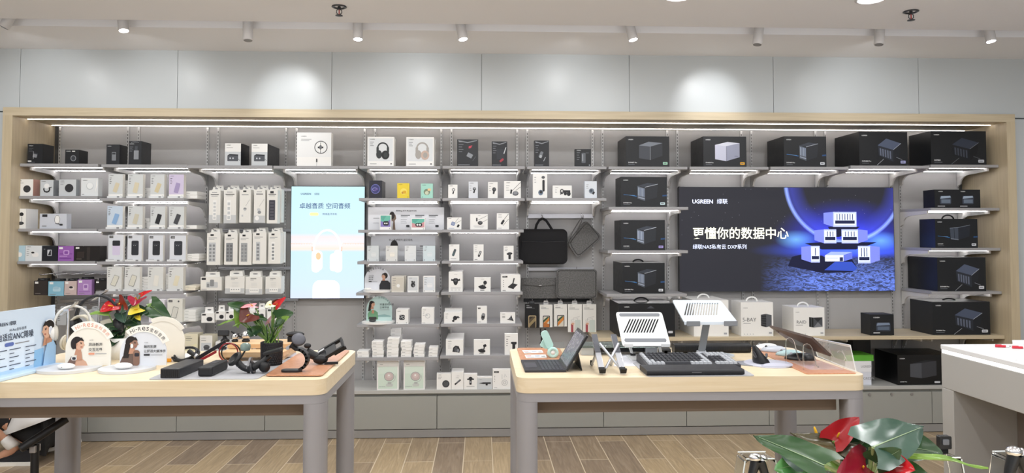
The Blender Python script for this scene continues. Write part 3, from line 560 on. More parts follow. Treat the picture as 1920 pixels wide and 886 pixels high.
carton('storage_box', 'huge black handled box behind the white slotted laptop stand', 'box', 1160, 1265.5, 568.5, ZW, .2, CARB, [('t', 'UGREEN', .1, .88, .03, PRINTW, .02), ('p', [(.5, .85), (.57, .93), (.64, .85)], M('#4a4d55')), ('rr', .88, .1, .96, .17, .01, M('#cfd2d8'))], us=1138, handle=(BLACK, .055, .03))
carton('twin_storage_box', 'black box with two pale device pictures side by side on the right wall bay', 'box', 1752.6, 1838, 355.3, SR((11, 1)), .2, CARB, [e for dx in (.04, .53) for e in [('t', 'UGREEN', dx+.04, .87, .05, PRINTW, .02), ('rr', dx+.07, .2, dx+.32, .66, .03, M('#3a4150')), ('p', [(dx+.08, .5), (dx+.31, .56), (dx+.3, .66), (dx+.1, .64)], M('#9fb0c4', .3)), ('r', dx+.1, .26, dx+.3, .46, M('#6c7a8c', .3)), ('r', dx+.02, .08, dx+.18, .11, PRINTW)]], us=1730.5)
carton('storage_box', 'black handled box with two-drive picture and faint blue streak on the right wall bay', 'box', 1753.5, 1833, 410, SR((11, 2)), .2, CARB, nas('two', '#d9dde4', 'DXP2800'), us=1723.5, handle=(BLACK, .046, .034))
carton('storage_box', 'black box with tilted five-drive picture on the shelf just above the oak shelf', 'box', 1757.5, 1848.5, 482.3, SR((11, 3)), .2, CARB, nas('five', '#d9dde4', 'DXP6800 Pro', False), us=1694.5)
carton('storage_box', 'large black handled five-drive box at the right end of the oak shelf', 'box', 1749, 1856.5, 565.5, ZW, .29, CARB, nas('five', '#d9dde4', 'DXP8800 Plus', False, .95), handle=(BLACK, .05, .016))
carton('storage_box', 'small black box with pale dock picture on the oak shelf right of the white boxes', 'box', 1632, 1676, 589, ZW, .2, CARB, [('t', 'UGREEN', .13, .82, .06, PRINTW, .02), ('rr', .24, .2, .85, .6, .04, M('#39414f')), ('p', [(.26, .46), (.83, .5), (.8, .6), (.3, .6)], M('#8494ac', .3)), ('r', .3, .26, .8, .42, M('#5d6a7e', .3)), ('r', .12, .1, .4, .14, PRINTW)], us=1613.5)
def WB(txt, kind):
    e = [('t', 'UGREEN', .07, .82, .026, INKL, .01), ('t', txt, .05 if kind == 5 else .1, .43, .11, M('#6b6d72'), 0), ('r', .07, .37, .3, .385, INKL)]
    if kind == 5:
        e += [('p', [(.62, .63), (.78, .655), (.78, .26), (.62, .30)], M('#2b2d31')), ('p', [(.78, .655), (.95, .62), (.95, .31), (.78, .26)], M('#5b5e64'))]+[('l', [(.63, .36+.06*i), (.775, .33+.075*i)], .008, M('#696c72')) for i in range(5)]
    else:
        e += [('p', [(.50, .66), (.64, .64), (.64, .29), (.50, .32)], M('#232528')), ('p', [(.64, .64), (.93, .65), (.93, .32), (.64, .29)], M('#4c4f55')), ('p', [(.64, .64), (.78, .48), (.93, .65)], M('#2a2c30')), ('p', [(.64, .29), (.78, .48), (.93, .32)], M('#7d8087')), ('l', [(.57, .65), (.57, .31)], .01, M('#5d6066'))]
    return e+[('r', .86, .07, .95, .12, M('#a9acb2'))]+[('e', .1+.09*i, .06, .016, .016, M('#c9ccd0')) for i in range(4)]
WH = (WHITE, .045, .032)
carton('white_storage_box', 'white handled box half hidden behind the tall pale laptop stand', 'box', 1301, 1366, 562.3, ZW, .2, WHITE, [('r', .86, .05, .95, .1, M('#a9acb2')), ('t', 'UGREEN', .07, .84, .026, INKL)], us=1266, handle=WH)
carton('white_storage_box', 'white handled box reading 5-BAY with black drive picture on the oak shelf', 'box', 1389.4, 1449.7, 566.3, ZW, .2, WHITE, WB('5-BAY', 5), us=1371, handle=(WHITE, .042, .034))
carton('white_storage_box', 'white handled box reading RAID with faceted black drive picture on the oak shelf', 'box', 1488, 1546, 576, ZW, .2, WHITE, WB('RAID', 2), us=1466, handle=(WHITE, .042, .032))
# below the oak shelf
carton('storage_box', 'big black box on the ledge beside the white counter, with grey cube picture', 'box', 1683, 1790, 664.8, ZB, .3, PBLK, [('t', 'UGREEN', .04, .86, .035, PRINTW, .02), ('p', [(.22, .70), (.42, .73), (.42, .22), (.22, .27)], M('#50535a', .3)), ('p', [(.42, .73), (.68, .80), (.68, .31), (.42, .22)], M('#3a3c42', .3)), ('p', [(.22, .70), (.48, .82), (.68, .80), (.42, .73)], M('#26282d')), ('t', 'DXP480T Plus', .04, .09, .03, PRINTW, .02), ('rr', .64, .06, .74, .12, .01, M('#d2d5da'))], Y=YC+.03, us=1640)
carton('storage_box', 'black box in the shadow behind the green-topped stack, under the oak shelf', 'box', 1600, 1633, 634, ZB, .1, PBLK, (), Y=YC+.26)
for i, (h, c, lb) in enumerate([(677, '#e9ecf2', 'lowest'), (0, '#e3e6ee', 'middle')]): pass
zz = ZB
for c, hh, lb in (('#dfe3ee', .095, 'white flat box at the bottom of the stack between right table and black boxes'), ('#eef0f5', .08, 'white flat box in the middle of the stack under the green one'), ('#5fae3a', .045, 'bright green box topping the white stack right of the right table')):
    x0, x1 = XY(1585, YC+.05, zz), XY(1634 if hh > .05 else 1638, YC+.05, zz); cc = M(c, .5)
    o = MB().box(-(x1-x0)/2, (x1-x0)/2, 0, .22, 0, hh, cc, (M('#2c3354') if hh > .09 else cc, M('#2c3354') if hh > .05 else cc, cc, cc, cc, cc)); art(o, [('t', 'UGREEN', .6, .4, .2, INKL)] if hh > .05 else [], x1-x0, hh, lambda x, z, e, q=(x1-x0): (x-q/2, -e, z))
    o = o.build('flat_box', None, ((x0+x1)/2, YC+.05, zz+.0005)); zz += hh+.0008; tag(o, lb, 'box', 'stack beside the right table')

# --- bay 1 chargers
def disc(c, rim=None, x=.64, y=.42, r=.22): return [('e', x, y, r, r, rim or M('#2a2b2f'), -20), ('e', x, y, r*.93, r*.93, c)]
carton('charger_box', 'white box with black disc charger picture and copper side', 'box', 30.5, 62, 335.8, SR((0, 1)), .1, WHITE, logo(.08, .88, .045)+bars(.08, .78, [.35], .02, .06, INKL)+disc(M('#36373b'))+[('e', .14, .12, .03, .03, INK)], us=74, side=ROSE)
carton('charger_box', 'grey box with watch-style charger picture', 'box', 75.5, 100, 337, SR((0, 1)), .1, CG, logo(.08, .88, .05)+[('o', .5, .42, .27, .27, .1, M('#25262a'), 160, 400), ('e', .5, .62, .2, .2, M('#f0f1f2')), ('r', .3, .24, .7, .3, M('#25262a')), ('l', [(.75, .5), (.88, .56)], .06, M('#25262a'))], us=110, side=M('#8f9498'))
carton('charger_box', 'light grey box with black oval charger picture', 'box', 110.5, 142.5, 336.3, SR((0, 1)), .09, CG, logo(.08, .88, .045)+feats(.08, .8, 2, .25)+disc(M('#2f3034'), x=.6, y=.48, r=.25), us=149, side=M('#aab0b4'))
carton('charger_box', 'white shrink-wrapped box with pale round charger picture', 'box', 152, 184, 333.5, SR((0, 1)), .06, M('#e6eaec', .15), logo(.1, .84, .045)+[('e', .52, .55, .21, .22, M('#c2c8cb')), ('e', .52, .57, .18, .19, M('#eef1f2')), ('p', [(.1, .98), (.5, .9), (.95, .97), (.6, .93)], WHITE), ('p', [(.84, .2), (.96, .6), (.9, .95), (.88, .6)], WHITE), ('r', .06, .08, .2, .11, INKL)])
carton('charging_stand_box', 'white box with black two-disc charging stand picture', 'box', 24.5, 48.5, 391, SR((0, 2)), .1, WHITE, [('r', .1, .88, .42, .98, INK), ('e', .66, .72, .16, .15, M('#2a2b2f')), ('l', [(.68, .6), (.68, .34)], .05, M('#8f9296')), ('e', .6, .27, .26, .13, M('#2a2b2f')), ('e', .6, .285, .22, .1, M('#48494e')), ('r', .1, .06, .4, .08, INKL)], us=70.5)
carton('charging_stand_box', 'wide pale grey box with phone and watch stand picture', 'box', 74.5, 125, 400.3, SR((0, 2)), .06, M('#cfd4de', .45), [('r', .09, .78, .28, .95, INK), ('rr', .56, .36, .74, .86, .03, WHITE), ('o', .65, .6, .1, .17, .012, INK), ('l', [(.58, .36), (.84, .26)], .03, M('#4a4c52')), ('rr', .74, .2, .86, .32, .02, M('#2a2b2f')), ('r', .09, .14, .26, .2, INKL)])
EAR = lambda c: logo(.08, .9, .05)+feats(.08, .78, 4, .16, INK, .13)+[('rr', .42, .28, .82, .56, .12, M('#f2f2f2')), ('e', .48, .56, .16, .11, M('#e9ecee')), ('e', .46, .55, .1, .055, c)]
carton('earbud_box', 'pale blue earbud box, leftmost on the low shelf beside the oak panel', 'box', 16.8, 47, 460, SR((0, 3)), .1, M('#b5d3e3', .4), EAR(M('#b56a5c')))
carton('earbud_box', 'white earbud box with black bud picture right of the pale blue one', 'box', 47.6, 78.3, 460.3, SR((0, 3)), .1, M('#e1e6ea', .4), EAR(M('#232428')))
carton('earbud_box', 'black box with small silver frame picture on the low left shelf', 'box', 79, 108, 460.5, SR((0, 3)), .1, M('#1c1e25', .3), [('rr', .34, .34, .62, .74, .03, M('#cfd3da')), ('p', [(.38, .38), (.58, .38), (.58, .7), (.5, .7)], M('#25272e')), ('r', .1, .76, .2, .8, M('#8a8d94'))])
carton('earbud_box', 'purple box with a white price tag on the low left shelf', 'box', 109, 138.3, 461, SR((0, 3)), .1, M('#9b63b4', .3), [('r', .06, .8, .3, .93, WHITE), ('r', .12, .45, .9, .5, M('#7b3f9b')), ('rr', .34, .42, .72, .72, .06, M('#caa0dc')), ('rr', .4, .47, .64, .66, .05, M('#8a4fa8')), ('r', .1, .16, .85, .21, M('#7b3f9b')), ('r', .1, .3, .6, .34, M('#c9a2dc'))])
carton('earbud_box', 'wide dark brown glossy box with a price tag, right end of the low left shelf', 'box', 139, 187, 461, SR((0, 3)), .1, M('#221d1b', .2), [('r', .06, .82, .2, .93, WHITE), ('r', .5, .06, .62, .92, M('#37302d', .2)), ('r', .12, .2, .4, .62, M('#2f2522')), ('r', .1, .12, .3, .15, M('#8b8078'))])

# --- bay 2 power banks
def PB(c, e2=None, lg=INKL, tilt=-14):
    return logo(.08, .92, .03, INK)+feats(.08, .84, 4, .14, INK, .075)+[('rt', .55, .42, .30, .70, .04, tilt, c), ('rt', .55, .45, .20, .55, .03, tilt, e2 or c), ('r', .06, .035, .3, .05, INKL), ('e', .9, .06, .03, .03, INKL)]
def easel(u0, u1, k, what, Y=YS+.005):
    z = SR(k); x0 = PY(u0, PROJV(z, Y), Y).x; x1 = PY(u1, PROJV(z, Y), Y).x; W = x1-x0
    o = MB().slab([(-W/2, 0, 0), (-W/2, -.0, .004), (-W/2, -.001, .014), (-W/2, .003, .014), (-W/2, .005, .004), (-W/2, .06, .004), (-W/2, .06, 0)], (W, 0, 0), M('#e9edf0', .15)); art(o, [('r', .68, .2, .84, .9, INKL)], W, .014, lambda x, z_, e: (x-W/2, -.001-e, z_)); o = o.build('acrylic_stand', None, ((x0+x1)/2, Y, z+.0005))
    tag(o, 'clear price stand under the '+what, 'display stand', 'price stands under the power bank boxes')
rows = {1: (326, [(203.5, 230, '#d9cfb4', 'cream power bank box with crossed device picture, first of the pastel row', -18), (239.5, 268, '#dcd3b8', 'cream power bank box, second of the pastel row', -12), (282, 308, '#d8cba6', 'cream power bank box, third of the pastel row', -20), (317, 344.5, '#a99bc4', 'lilac power bank box at the end of the pastel row', -14)]),
        2: (385.8, [(201, 230, '#8fb4dd', 'white box with sky blue power bank picture', -18), (239.5, 267.5, '#cfcab6', 'grey-white box with cream power bank picture', -14), (282, 309.5, '#26272b', 'grey-white box with black power bank picture', -16), (317, 345, '#46484d', 'grey-white box with dark grey power bank picture', -20)]),
        3: (440, [(203, 231.5, '#d9d0ea', 'white box with half black half lilac device picture', 0), (239, 266, '#2e3138', 'white box with black phone picture and three marks, first of three', 0), (278.5, 306, '#2a2c31', 'white box with wide black phone picture and eye-like marks', 0), (318, 348.5, '#31343b', 'widest white box with black phone picture at the row end', 0)]),
        4: (500, [(200.5, 228, '#d3cdb6', 'pale box with slim cream phone picture above the red flowers', -22), (233.5, 262, '#c9cac4', 'pale box with outlined white phone picture', -18), (277, 306, '#eceae2', 'cream box with plain white device picture', -8), (315.5, 343.5, '#e6dfc6', 'ivory box with faint phone picture, row end', -14)])}
for r, (vt, L) in rows.items():
    for i, (a, b, c, lb, tl) in enumerate(L):
        bg = M('#dfe3ea', .45) if r == 3 else (M('#d6dadb', .45) if r < 4 else M('#e0e2e0', .45))
        if c == '#a99bc4': bg = M('#d5cbe6', .45)
        if c == '#8fb4dd': bg = M('#cddbea', .45)
        if r == 3: e = black_tag(.06, .88)+[('rr', .28, .22, .78, .78, .08, M(c)), ('r', .36, .64, .7, .655, M('#5c6068')), ('e', .44, .6, .02, .02, M('#c9ccd2')), ('e', .56, .6, .02, .02, M('#c9ccd2')), ('r', .06, .05, .4, .065, INKL)]+([('rr', .28, .58, .78, .78, .06, M('#2a2c31'))] if i == 0 else [])
        else: e = PB(M(c), M(c), tilt=tl)+([('rt', .55, .42, .36, .74, .05, tl, M('#4a4c50')), ('rt', .55, .42, .33, .71, .05, tl, M('#dddccf'))] if r == 4 and i < 2 else [])
        if r < 3: e = [('r', 0, 0, 1, .14, WHITE)]+e
        carton('power_bank_box', lb, 'box', a, b, vt+i*.4, SR((1, r))+.0045, .045, bg, e, Y=YS+.012, side=M('#f1efe8', .5), us=b+ (4.5 if r != 3 else 3))
        easel(a-3 if r != 3 else a-5, b-2, (1, r), lb.replace('power bank box', 'box').replace(', first of the pastel row', '').replace(' and three marks, first of three', '').replace(' at the row end', '').replace(' above the red flowers', ''), YS+.002)
# stacks of flat boxes behind / beside
def stack(u0, u1, k, n, h, what, Y, d=.12, mt=None, cat='box', nm='flat_box', jit=.004, grp=None, z0=None):
    z = (SR(k) if z0 is None else z0)+.0005; x0 = PY(u0, PROJV(z, Y), Y).x; x1 = PY(u1, PROJV(z, Y), Y).x; W = x1-x0
    for i in range(n):
        b = MB().box(-W/2, W/2, -d/2, d/2, 0, h, mt or WHITE); art(b, [('r', .1, .4, .4, .5, INKL)], W, h, lambda x, zz, e: (x-W/2, -d/2-e, zz))
        o = b.build(nm, None, ((x0+x1)/2+random.uniform(-jit, jit), Y+d/2+random.uniform(0, jit), z+i*(h+.0006)), bevel=.0015, seg=1)
        pos = 'only' if n == 1 else 'lowest' if i == 0 else 'topmost' if i == n-1 else names[i]+' from bottom'
        tag(o, 'white flat box, '+pos.replace(' from bottom', '')+' in stack '+what, cat, grp or 'flat boxes stacked '+what)
stack(231.5, 240, (1, 1), 5, .026, 'beside the first cream box', YS+.10)
stack(269, 283, (1, 1), 3, .026, 'beside the second cream box', YS+.10)
stack(347, 369, (1, 1), 2, .026, 'right of the lilac box', YS+.07, .18)
stack(270, 281, (1, 2), 3, .026, 'between cream and black power bank boxes', YS+.10)
stack(347, 369, (1, 2), 1, .028, 'right of the dark grey power bank box', YS+.07, .18)
stack(350, 373, (1, 3), 3, .017, 'right of the widest phone box', YS+.05, .16)
stack(263.5, 277, (1, 4), 5, .019, 'between outlined phone box and cream box', YS+.06)
stack(307, 315, (1, 4), 6, .019, 'left of the ivory box', YS+.06)
stack(345, 367, (1, 4), 2, .017, 'right of the ivory box', YS+.05, .2, M('#efe9d8', .5))
carton('power_bank_box', 'white glossy box behind the big green leaf', 'box', 279.5, 308, 561.5, SR((1, 5)), .05, M('#e9e6ee', .3), logo(.1, .88, .04))
carton('power_bank_box', 'white box with outlined phone picture right of the red flowers', 'box', 313.5, 342, 560.3, SR((1, 5)), .05, M('#e6e6de', .4), black_tag(.08, .87)+[('e', .74, .9, .06, .06, M('#5c5f64')), ('rt', .5, .42, .36, .74, .05, -12, M('#55585c')), ('rt', .5, .42, .32, .70, .05, -12, M('#dcdcd4'))])
stack(343.5, 366, (1, 5), 4, .021, 'right of the outlined phone box', YS+.05, .18, M('#eef0ee', .5))

# --- bay 5 audio
carton('earbud_box', 'dark blue boxed earbuds with round swirl, left end of its shelf', 'box', 692, 716, 338.3, SR((4, 1)), .1, M('#23232f', .3), [('e', .5, .52, .36, .38, M('#3a3d74')), ('o', .5, .52, .36, .38, .05, M('#6f73b8')), ('o', .45, .5, .2, .14, .05, M('#8f8fd0'), 20, 250), ('rt', .55, .48, .34, .12, .05, 30, M('#6a5a9c'))], us=722.5, side=M('#191a22', .3))
carton('earbud_box', 'bright yellow earbud box', 'box', 744.8, 767, 343.2, SR((4, 1)), .05, M('#ecd23a', .4), logo(.1, .88, .05, M('#8a7a20'))+[('e', .54, .45, .28, .27, M('#f4e06a')), ('e', .46, .36, .1, .1, M('#c78f3a')), ('rr', .5, .3, .76, .5, .06, M('#e0b02a')), ('e', .9, .08, .03, .03, INK)])
carton('earbud_box', 'pale teal earbud box', 'box', 789.2, 811.5, 343.8, SR((4, 1)), .05, M('#a9dccd', .4), logo(.1, .86, .05, M('#4a6a64'))+[('e', .5, .42, .26, .26, M('#7d8a72')), ('e', .5, .36, .16, .16, M('#cfd6bd')), ('rr', .56, .5, .84, .66, .05, M('#e7c99a')), ('e', .12, .08, .03, .03, INK)])
zb_ = SR((4, 2)); Yh = YS+.16
def board(name, label, cat, u0, u1, vt, k, Y, front, els, d=.006, name2=None):
    z = SR(k); x0 = PY(u0, PROJV(z, Y), Y).x; x1 = PY(u1, PROJV(z, Y), Y).x; W = x1-x0; H = PY((u0+u1)/2, vt, Y).z-z
    b = MB().box(-W/2, W/2, -d/2, d/2, 0, H, front); art(b, els, W, H, lambda x, zz, e: (x-W/2, -d/2-e, zz)); o = b.build(name, None, ((x0+x1)/2, Y+d/2, z+.0004)); tag(o, label, cat); return o
PO = M('#e3e5ea', .4)
board('comparison_board', 'long white comparison board of earbuds with a woman portrait', 'sign', 690, 832.5, 388.3, (4, 2), YS+.13, PO,
      [('tc', '绿联Magic系列 新品蓝牙耳机', .5, .80, .08, INK, .01), ('p', [(.28, .5), (.33, .72), (.36, .66), (.37, .5), (.35, .4), (.36, .0), (.32, .0), (.33, .36)], M('#7d6a5c')), ('e', .315, .64, .035, .05, M('#2a2422')), ('p', [(.30, .6), (.33, .42), (.33, .6)], M('#2a2422'))]
      +[q for x in (.43, .62, .80) for q in [('r', x, .63, x+.12, .66, INK), ('r', x, .57, x+.09, .59, INKL), ('r', x, .46, x+.08, .475, INKL), ('r', x, .38, x+.07, .395, INKL), ('r', x, .30, x+.08, .315, INKL)]]+[('rr', .50, .12, .545, .22, .01, M('#33353a')), ('rr', .885, .12, .93, .22, .01, M('#33353a')), ('r', .07, .50, .15, .52, INKL), ('r', .07, .3, .14, .315, INKL)])
def SHOT(bgc, c): return [('r', .05, .2, .95, .95, M(bgc)), ('p', [(.05, .6), (.5, .45), (.95, .7), (.95, .95), (.05, .95)], M('#6fc0ad')), ('p', [(.05, .75), (.3, .6), (.6, .95), (.05, .95)], M('#5fae9e'))]+[('rr', .3, .28, .8, .58, .12, M(c)), ('e', .45, .43, .07, .07, WHITE), ('e', .63, .43, .07, .07, WHITE), ('e', .88, .08, .03, .03, INK)]
carton('earbud_box', 'white box with violet and teal picture before the comparison board', 'box', 712.5, 733, 402.5, SR((4, 2)), .04, WHITE, SHOT('#8a7fc0', '#2b2d33'))
carton('earbud_box', 'wider white box with pink and teal picture before the comparison board', 'box', 771, 797, 409, SR((4, 2)), .04, WHITE, SHOT('#d49aa0', '#2b2d33'))
board('comparison_board', 'grey comparison board half hidden behind four pale earbud boxes', 'sign', 695.5, 816, 442.5, (4, 3), YS+.15, M('#c9cbd0', .4), [('tc', '半入耳式系列 蓝牙耳机', .46, .80, .09, INK, .01), ('e', .36, .58, .06, .1, M('#22201f')), ('p', [(.32, .35), (.42, .35), (.41, .58), (.33, .58)], M('#c39c8a')), ('r', .54, .58, .64, .61, INK), ('r', .76, .58, .9, .61, INK), ('r', .54, .5, .6, .52, INKL), ('r', .76, .5, .84, .52, INKL)]+bars(.7, .42, [.12, .1, .12, .1], .02, .07, INKL))
EB = lambda c, n=2: logo(.1, .9, .035)+feats(.1, .8, n, .2, INKL, .1)+[('rr', .34, .3, .78, .56, .1, M(c)), ('l', [(.36, .5), (.76, .5)], .012, M('#b9bec2')), ('e', .12, .08, .03, .03, INK), ('e', .86, .08, .03, .03, INK)]
for u0, u1, c, bg, lb in ((688.5, 710, '#e1e6e8', '#d5dcdf', 'grey-white earbud box, leftmost of the four before the grey board'), (723.5, 745, '#f2efe6', '#e2e3e1', 'white earbud box with cream case picture before the grey board'), (759, 779.7, '#e4e8ec', '#e3e7ea', 'white earbud box with faint case picture, third before the grey board'), (793.3, 815.7, '#dfe9ef', '#d6e4ea', 'pale blue-white earbud box at the right of the grey board')):
    carton('earbud_box', lb, 'box', u0, u1, 460.5, SR((4, 3)), .05, M(bg, .45), EB(c))
BEAN = [('o', .5, .42, .16, .2, .05, M('#8b8f94'), 60, 420)]
carton('earbud_box', 'cream earbud box with small loop picture beside the man sign', 'box', 734, 757, 518.3, SR((4, 4)), .06, M('#dedad0', .45), [('r', .05, .1, .95, .95, M('#d2cdc2'))]+logo(.1, .86, .04)+feats(.1, .76, 4, .24)+[('e', .55, .42, .14, .14, WHITE), ('l', [(.62, .5), (.62, .3)], .06, WHITE)])
carton('earbud_box', 'cream earbud box directly behind the small loop box', 'box', 738.5, 761, 516.5, SR((4, 4)), .06, M('#dedad0', .45), (), Y=YS+.10)
carton('earbud_box', 'white box with black open earbud case picture', 'box', 764.3, 784.5, 518, SR((4, 4)), .06, WHITE, [('r', .06, .12, .94, .95, M('#d6dade'))]+logo(.1, .88, .04)+[('e', .5, .46, .2, .22, M('#2b2d31')), ('e', .42, .66, .08, .1, M('#2b2d31')), ('e', .6, .64, .08, .1, M('#3a3d42')), ('e', .55, .42, .08, .1, M('#787c82')), ('e', .86, .06, .03, .03, INK)])
carton('earbud_box', 'white box with faint pale earbuds at the end of the man sign shelf', 'box', 793.5, 815.7, 517.5, SR((4, 4)), .06, WHITE, [('r', .06, .12, .94, .95, M('#dfe5ec'))]+EB('#eef1f5', 4))
carton('earbud_box', 'white box with square black case picture beside the teal sign', 'box', 742.5, 765.5, 580, SR((4, 5)), .08, WHITE, logo(.1, .86, .045)+[('rr', .26, .28, .72, .64, .12, M('#2b2d31')), ('o', .38, .5, .1, .12, .03, M('#d9dce0')), ('o', .6, .46, .1, .12, .03, M('#d9dce0')), ('e', .1, .08, .03, .03, INK), ('e', .86, .08, .03, .03, INK)], us=769)
carton('earbud_box', 'white box with pale grey loop picture at the end of the teal sign shelf', 'box', 790.5, 813.5, 577, SR((4, 5)), .08, WHITE, logo(.1, .86, .04)+feats(.1, .75, 3, .15)+[('o', .5, .5, .2, .2, .03, M('#b9bdc2')), ('e', .42, .55, .08, .08, M('#d2d5d9')), ('r', .06, .05, .3, .07, INKL)], us=815)
for u0, u1, n, w_ in ((670, 691.5, 2, 'at the far left of the low headphone bay'), (697.5, 718.5, 5, 'second from left in the low headphone bay'), (725.8, 747.5, 6, 'tallest in front, low headphone bay'), (752, 771.5, 5, 'right of the tallest pile'), (776, 795.5, 4, 'second from right in the low headphone bay'), (803.3, 820, 3, 'at the right end of the low headphone bay')):
    stack(u0, u1, (4, 6), n, .0225, w_, YS+.015, .11, nm='small_pack', cat='pack', grp='small white packs stacked in the low headphone bay')
stack(733, 753, (4, 6), 8, .0225, 'behind the tallest pile', YS+.15, .1, nm='small_pack', cat='pack', grp='small white packs stacked in the low headphone bay')
FAN = [('r', .06, .04, .94, .80, M('#d5e6d9', .45)), ('r', .06, .56, .94, .8, M('#dcebe0', .45))]+logo(.12, .86, .022)+[('o', .56, .46, .23, .21, .02, M('#8b8f92')), ('e', .56, .46, .20, .19, M('#cdbcbb')), ('e', .56, .48, .11, .10, M('#d9c9c7')), ('e', .55, .5, .04, .04, WHITE), ('o', .62, .44, .24, .25, .03, M('#c3c9c6'), 270, 380), ('rr', .42, .12, .74, .22, .06, M('#c9cfcb')), ('r', .5, .20, .66, .27, M('#b5bbb8'))]+[('e', .12+.06*i, .12, .015, .015, INKL) for i in range(5)]
carton('fan_box', 'white box with pink desk fan picture on the ledge, left of the pair', 'box', 706.8, 747.5, 676, ZB, .1, WHITE, FAN, Y=YC+.015, us=752)
carton('fan_box', 'white box with pink desk fan picture on the ledge, right of the pair', 'box', 756.8, 796.5, 675.5, ZB, .1, WHITE, FAN, Y=YC+.015, us=799)

# --- bay 6 adapters
D2 = M('#2c2d31'); D3 = M('#5a5c61')
ADP = lambda: [('rt', .6, .4, .16, .34, .05, -14, D2), ('e', .63, .56, .17, .17, D2), ('e', .64, .58, .1, .1, M('#a5a9ae'))]
def ab(lb, u0, u1, vt, k, els, d=.05, us=None, Y=None, front=None): return carton('accessory_box', lb, 'box', u0, u1, vt, SR(k) if isinstance(k, tuple) else k, d, front or WHITE, els, us=us, Y=Y)
L4 = logo(.12, .88, .045)+feats(.12, .74, 3, .2, INKL, .13)
ab('white box with tiny plug-shaped earpiece picture, left end', 840.5, 857.5, 346, (5, 1), logo(.12, .88, .05)+[('o', .58, .62, .17, .17, .07, D3), ('rt', .55, .4, .14, .3, .04, -15, D2)])
ab('grey-white box with car charger picture, second of the adapter row', 878.6, 896, 340.3, (5, 1), L4+ADP(), front=M('#dfe3ea', .45), us=899)
ab('white box with black bulb-shaped charger picture', 915, 933, 341, (5, 1), L4+[('rt', .6, .36, .18, .36, .06, -10, D2), ('e', .64, .54, .2, .22, D2), ('e', .66, .56, .12, .13, D3)])
ab('wide white box with plug and cable picture at the adapter row end', 945.3, 976.5, 339.2, (5, 1), L4+[('l', [(.45, .4), (.98, .92)], .02, D2), ('l', [(.7, .45), (.98, .66)], .02, D2), ('rt', .42, .38, .1, .26, .03, -8, D2), ('e', .68, .28, .18, .14, D3), ('e', .68, .31, .14, .1, M('#8b8e94'))], us=978)
CB = lambda c: [('l', [(.55, .55), (.8, .95)], .016, D2), ('l', [(.6, .5), (.98, .75)], .016, D2), ('rt', .42, .48, .26, .26, .06, -20, c), ('rt', .42, .5, .2, .18, .05, -20, M('#9aa6c2')), ('rt', .78, .3, .14, .22, .04, -30, D2), ('r', .1, .1, .5, .13, M('#8fa0c0'))]
ab('low white box with blue square adapter picture', 838.3, 865, 407.3, (5, 2), logo(.08, .88, .05)+CB(M('#6f7fae')))
ab('white box with round black adapter and cables, middle of its shelf', 881.5, 914.5, 401, (5, 2), logo(.45, .88, .03)+[('rt', .38, .64, .08, .2, .02, 0, D2), ('l', [(.46, .62), (.98, .9)], .014, D2), ('l', [(.7, .48), (.98, .64)], .014, D2), ('e', .57, .43, .14, .11, D2), ('e', .57, .46, .11, .08, D3), ('r', .2, .22, .8, .235, INKL), ('r', .25, .14, .75, .155, INKL)])
ab('tall white box with slanting cable picture, right end', 931.5, 954.3, 399.5, (5, 2), logo(.12, .88, .04)+feats(.12, .78, 1, .3)+[('rt', .48, .45, .18, .4, .05, -32, D2), ('l', [(.56, .58), (.96, .96)], .03, D2), ('l', [(.5, .24), (.96, .64)], .025, D2), ('r', .1, .08, .4, .1, INKL)], us=930)
def STK(c, r=-20, x=.5, y=.5): return logo(.12, .9, .035)+[('rt', x, y, .24, .74, .1, r, c), ('rt', x+.03, y+.12, .15, .32, .06, r, D3), ('r', .15, .12, .7, .14, INKL)]
ab('white box with grey rounded stick picture, left of three slim ones', 842, 861, 458, (5, 3), STK(M('#4d6065')))
ab('white box with black slim stick picture, middle of three', 887.7, 906.6, 458, (5, 3), logo(.12, .9, .035)+feats(.12, .8, 3, .26, INKL, .12)+[('rt', .62, .42, .2, .62, .08, -22, D2), ('rt', .64, .46, .07, .4, .03, -22, M('#c9ccd0')), ('r', .12, .06, .4, .085, INK)])
ab('white box with mushroom-shaped black plug picture, right of three', 944.3, 963, 460.5, (5, 3), logo(.12, .88, .035)+feats(.12, .78, 2, .3)+[('e', .62, .48, .26, .12, D2), ('e', .52, .45, .22, .1, D2), ('rr', .48, .1, .72, .45, .05, D2), ('e', .6, .44, .1, .05, D3)])
ab('tall white box with bull-head bracket picture', 841.3, 867.3, 509.3, (5, 4), [('tc', 'UGREEN', .5, .86, .03, INKL), ('p', [(.2, .66), (.3, .62), (.4, .68), (.6, .68), (.7, .62), (.8, .66), (.84, .56), (.68, .54), (.64, .42), (.56, .34), (.44, .34), (.36, .42), (.32, .54), (.16, .56)], D2), ('e', .5, .56, .1, .08, D3)]+bars(.14, .2, [.72], .015, .05, INKL)+[('o', .25+.25*i, .1, .06, .06, .01, INKL) for i in range(3)], us=869)
ab('low white box with black desk mount picture, middle of its shelf', 889.3, 920, 520, (5, 4), [('tc', 'UGREEN', .5, .86, .04, INKL), ('e', .52, .3, .22, .09, D2), ('l', [(.62, .32), (.66, .6)], .06, D2), ('e', .66, .64, .11, .12, D2), ('rt', .42, .4, .34, .1, .03, 18, D2), ('r', .36, .1, .62, .14, INK)])
ab('wide white box with slanted black stand picture and logo tag', 939.5, 975.7, 514.8, (5, 4), black_tag(.07, .84)+[('p', [(.36, .3), (.58, .5), (.86, .42), (.66, .2)], D2), ('p', [(.36, .3), (.66, .2), (.66, .15), (.36, .25)], M('#17181b')), ('l', [(.6, .44), (.68, .8)], .06, D2)]+bars(.1, .68, [.05]*4, .03, .12, INKL)+[('r', .08, .06, .24, .085, INK)], us=938)
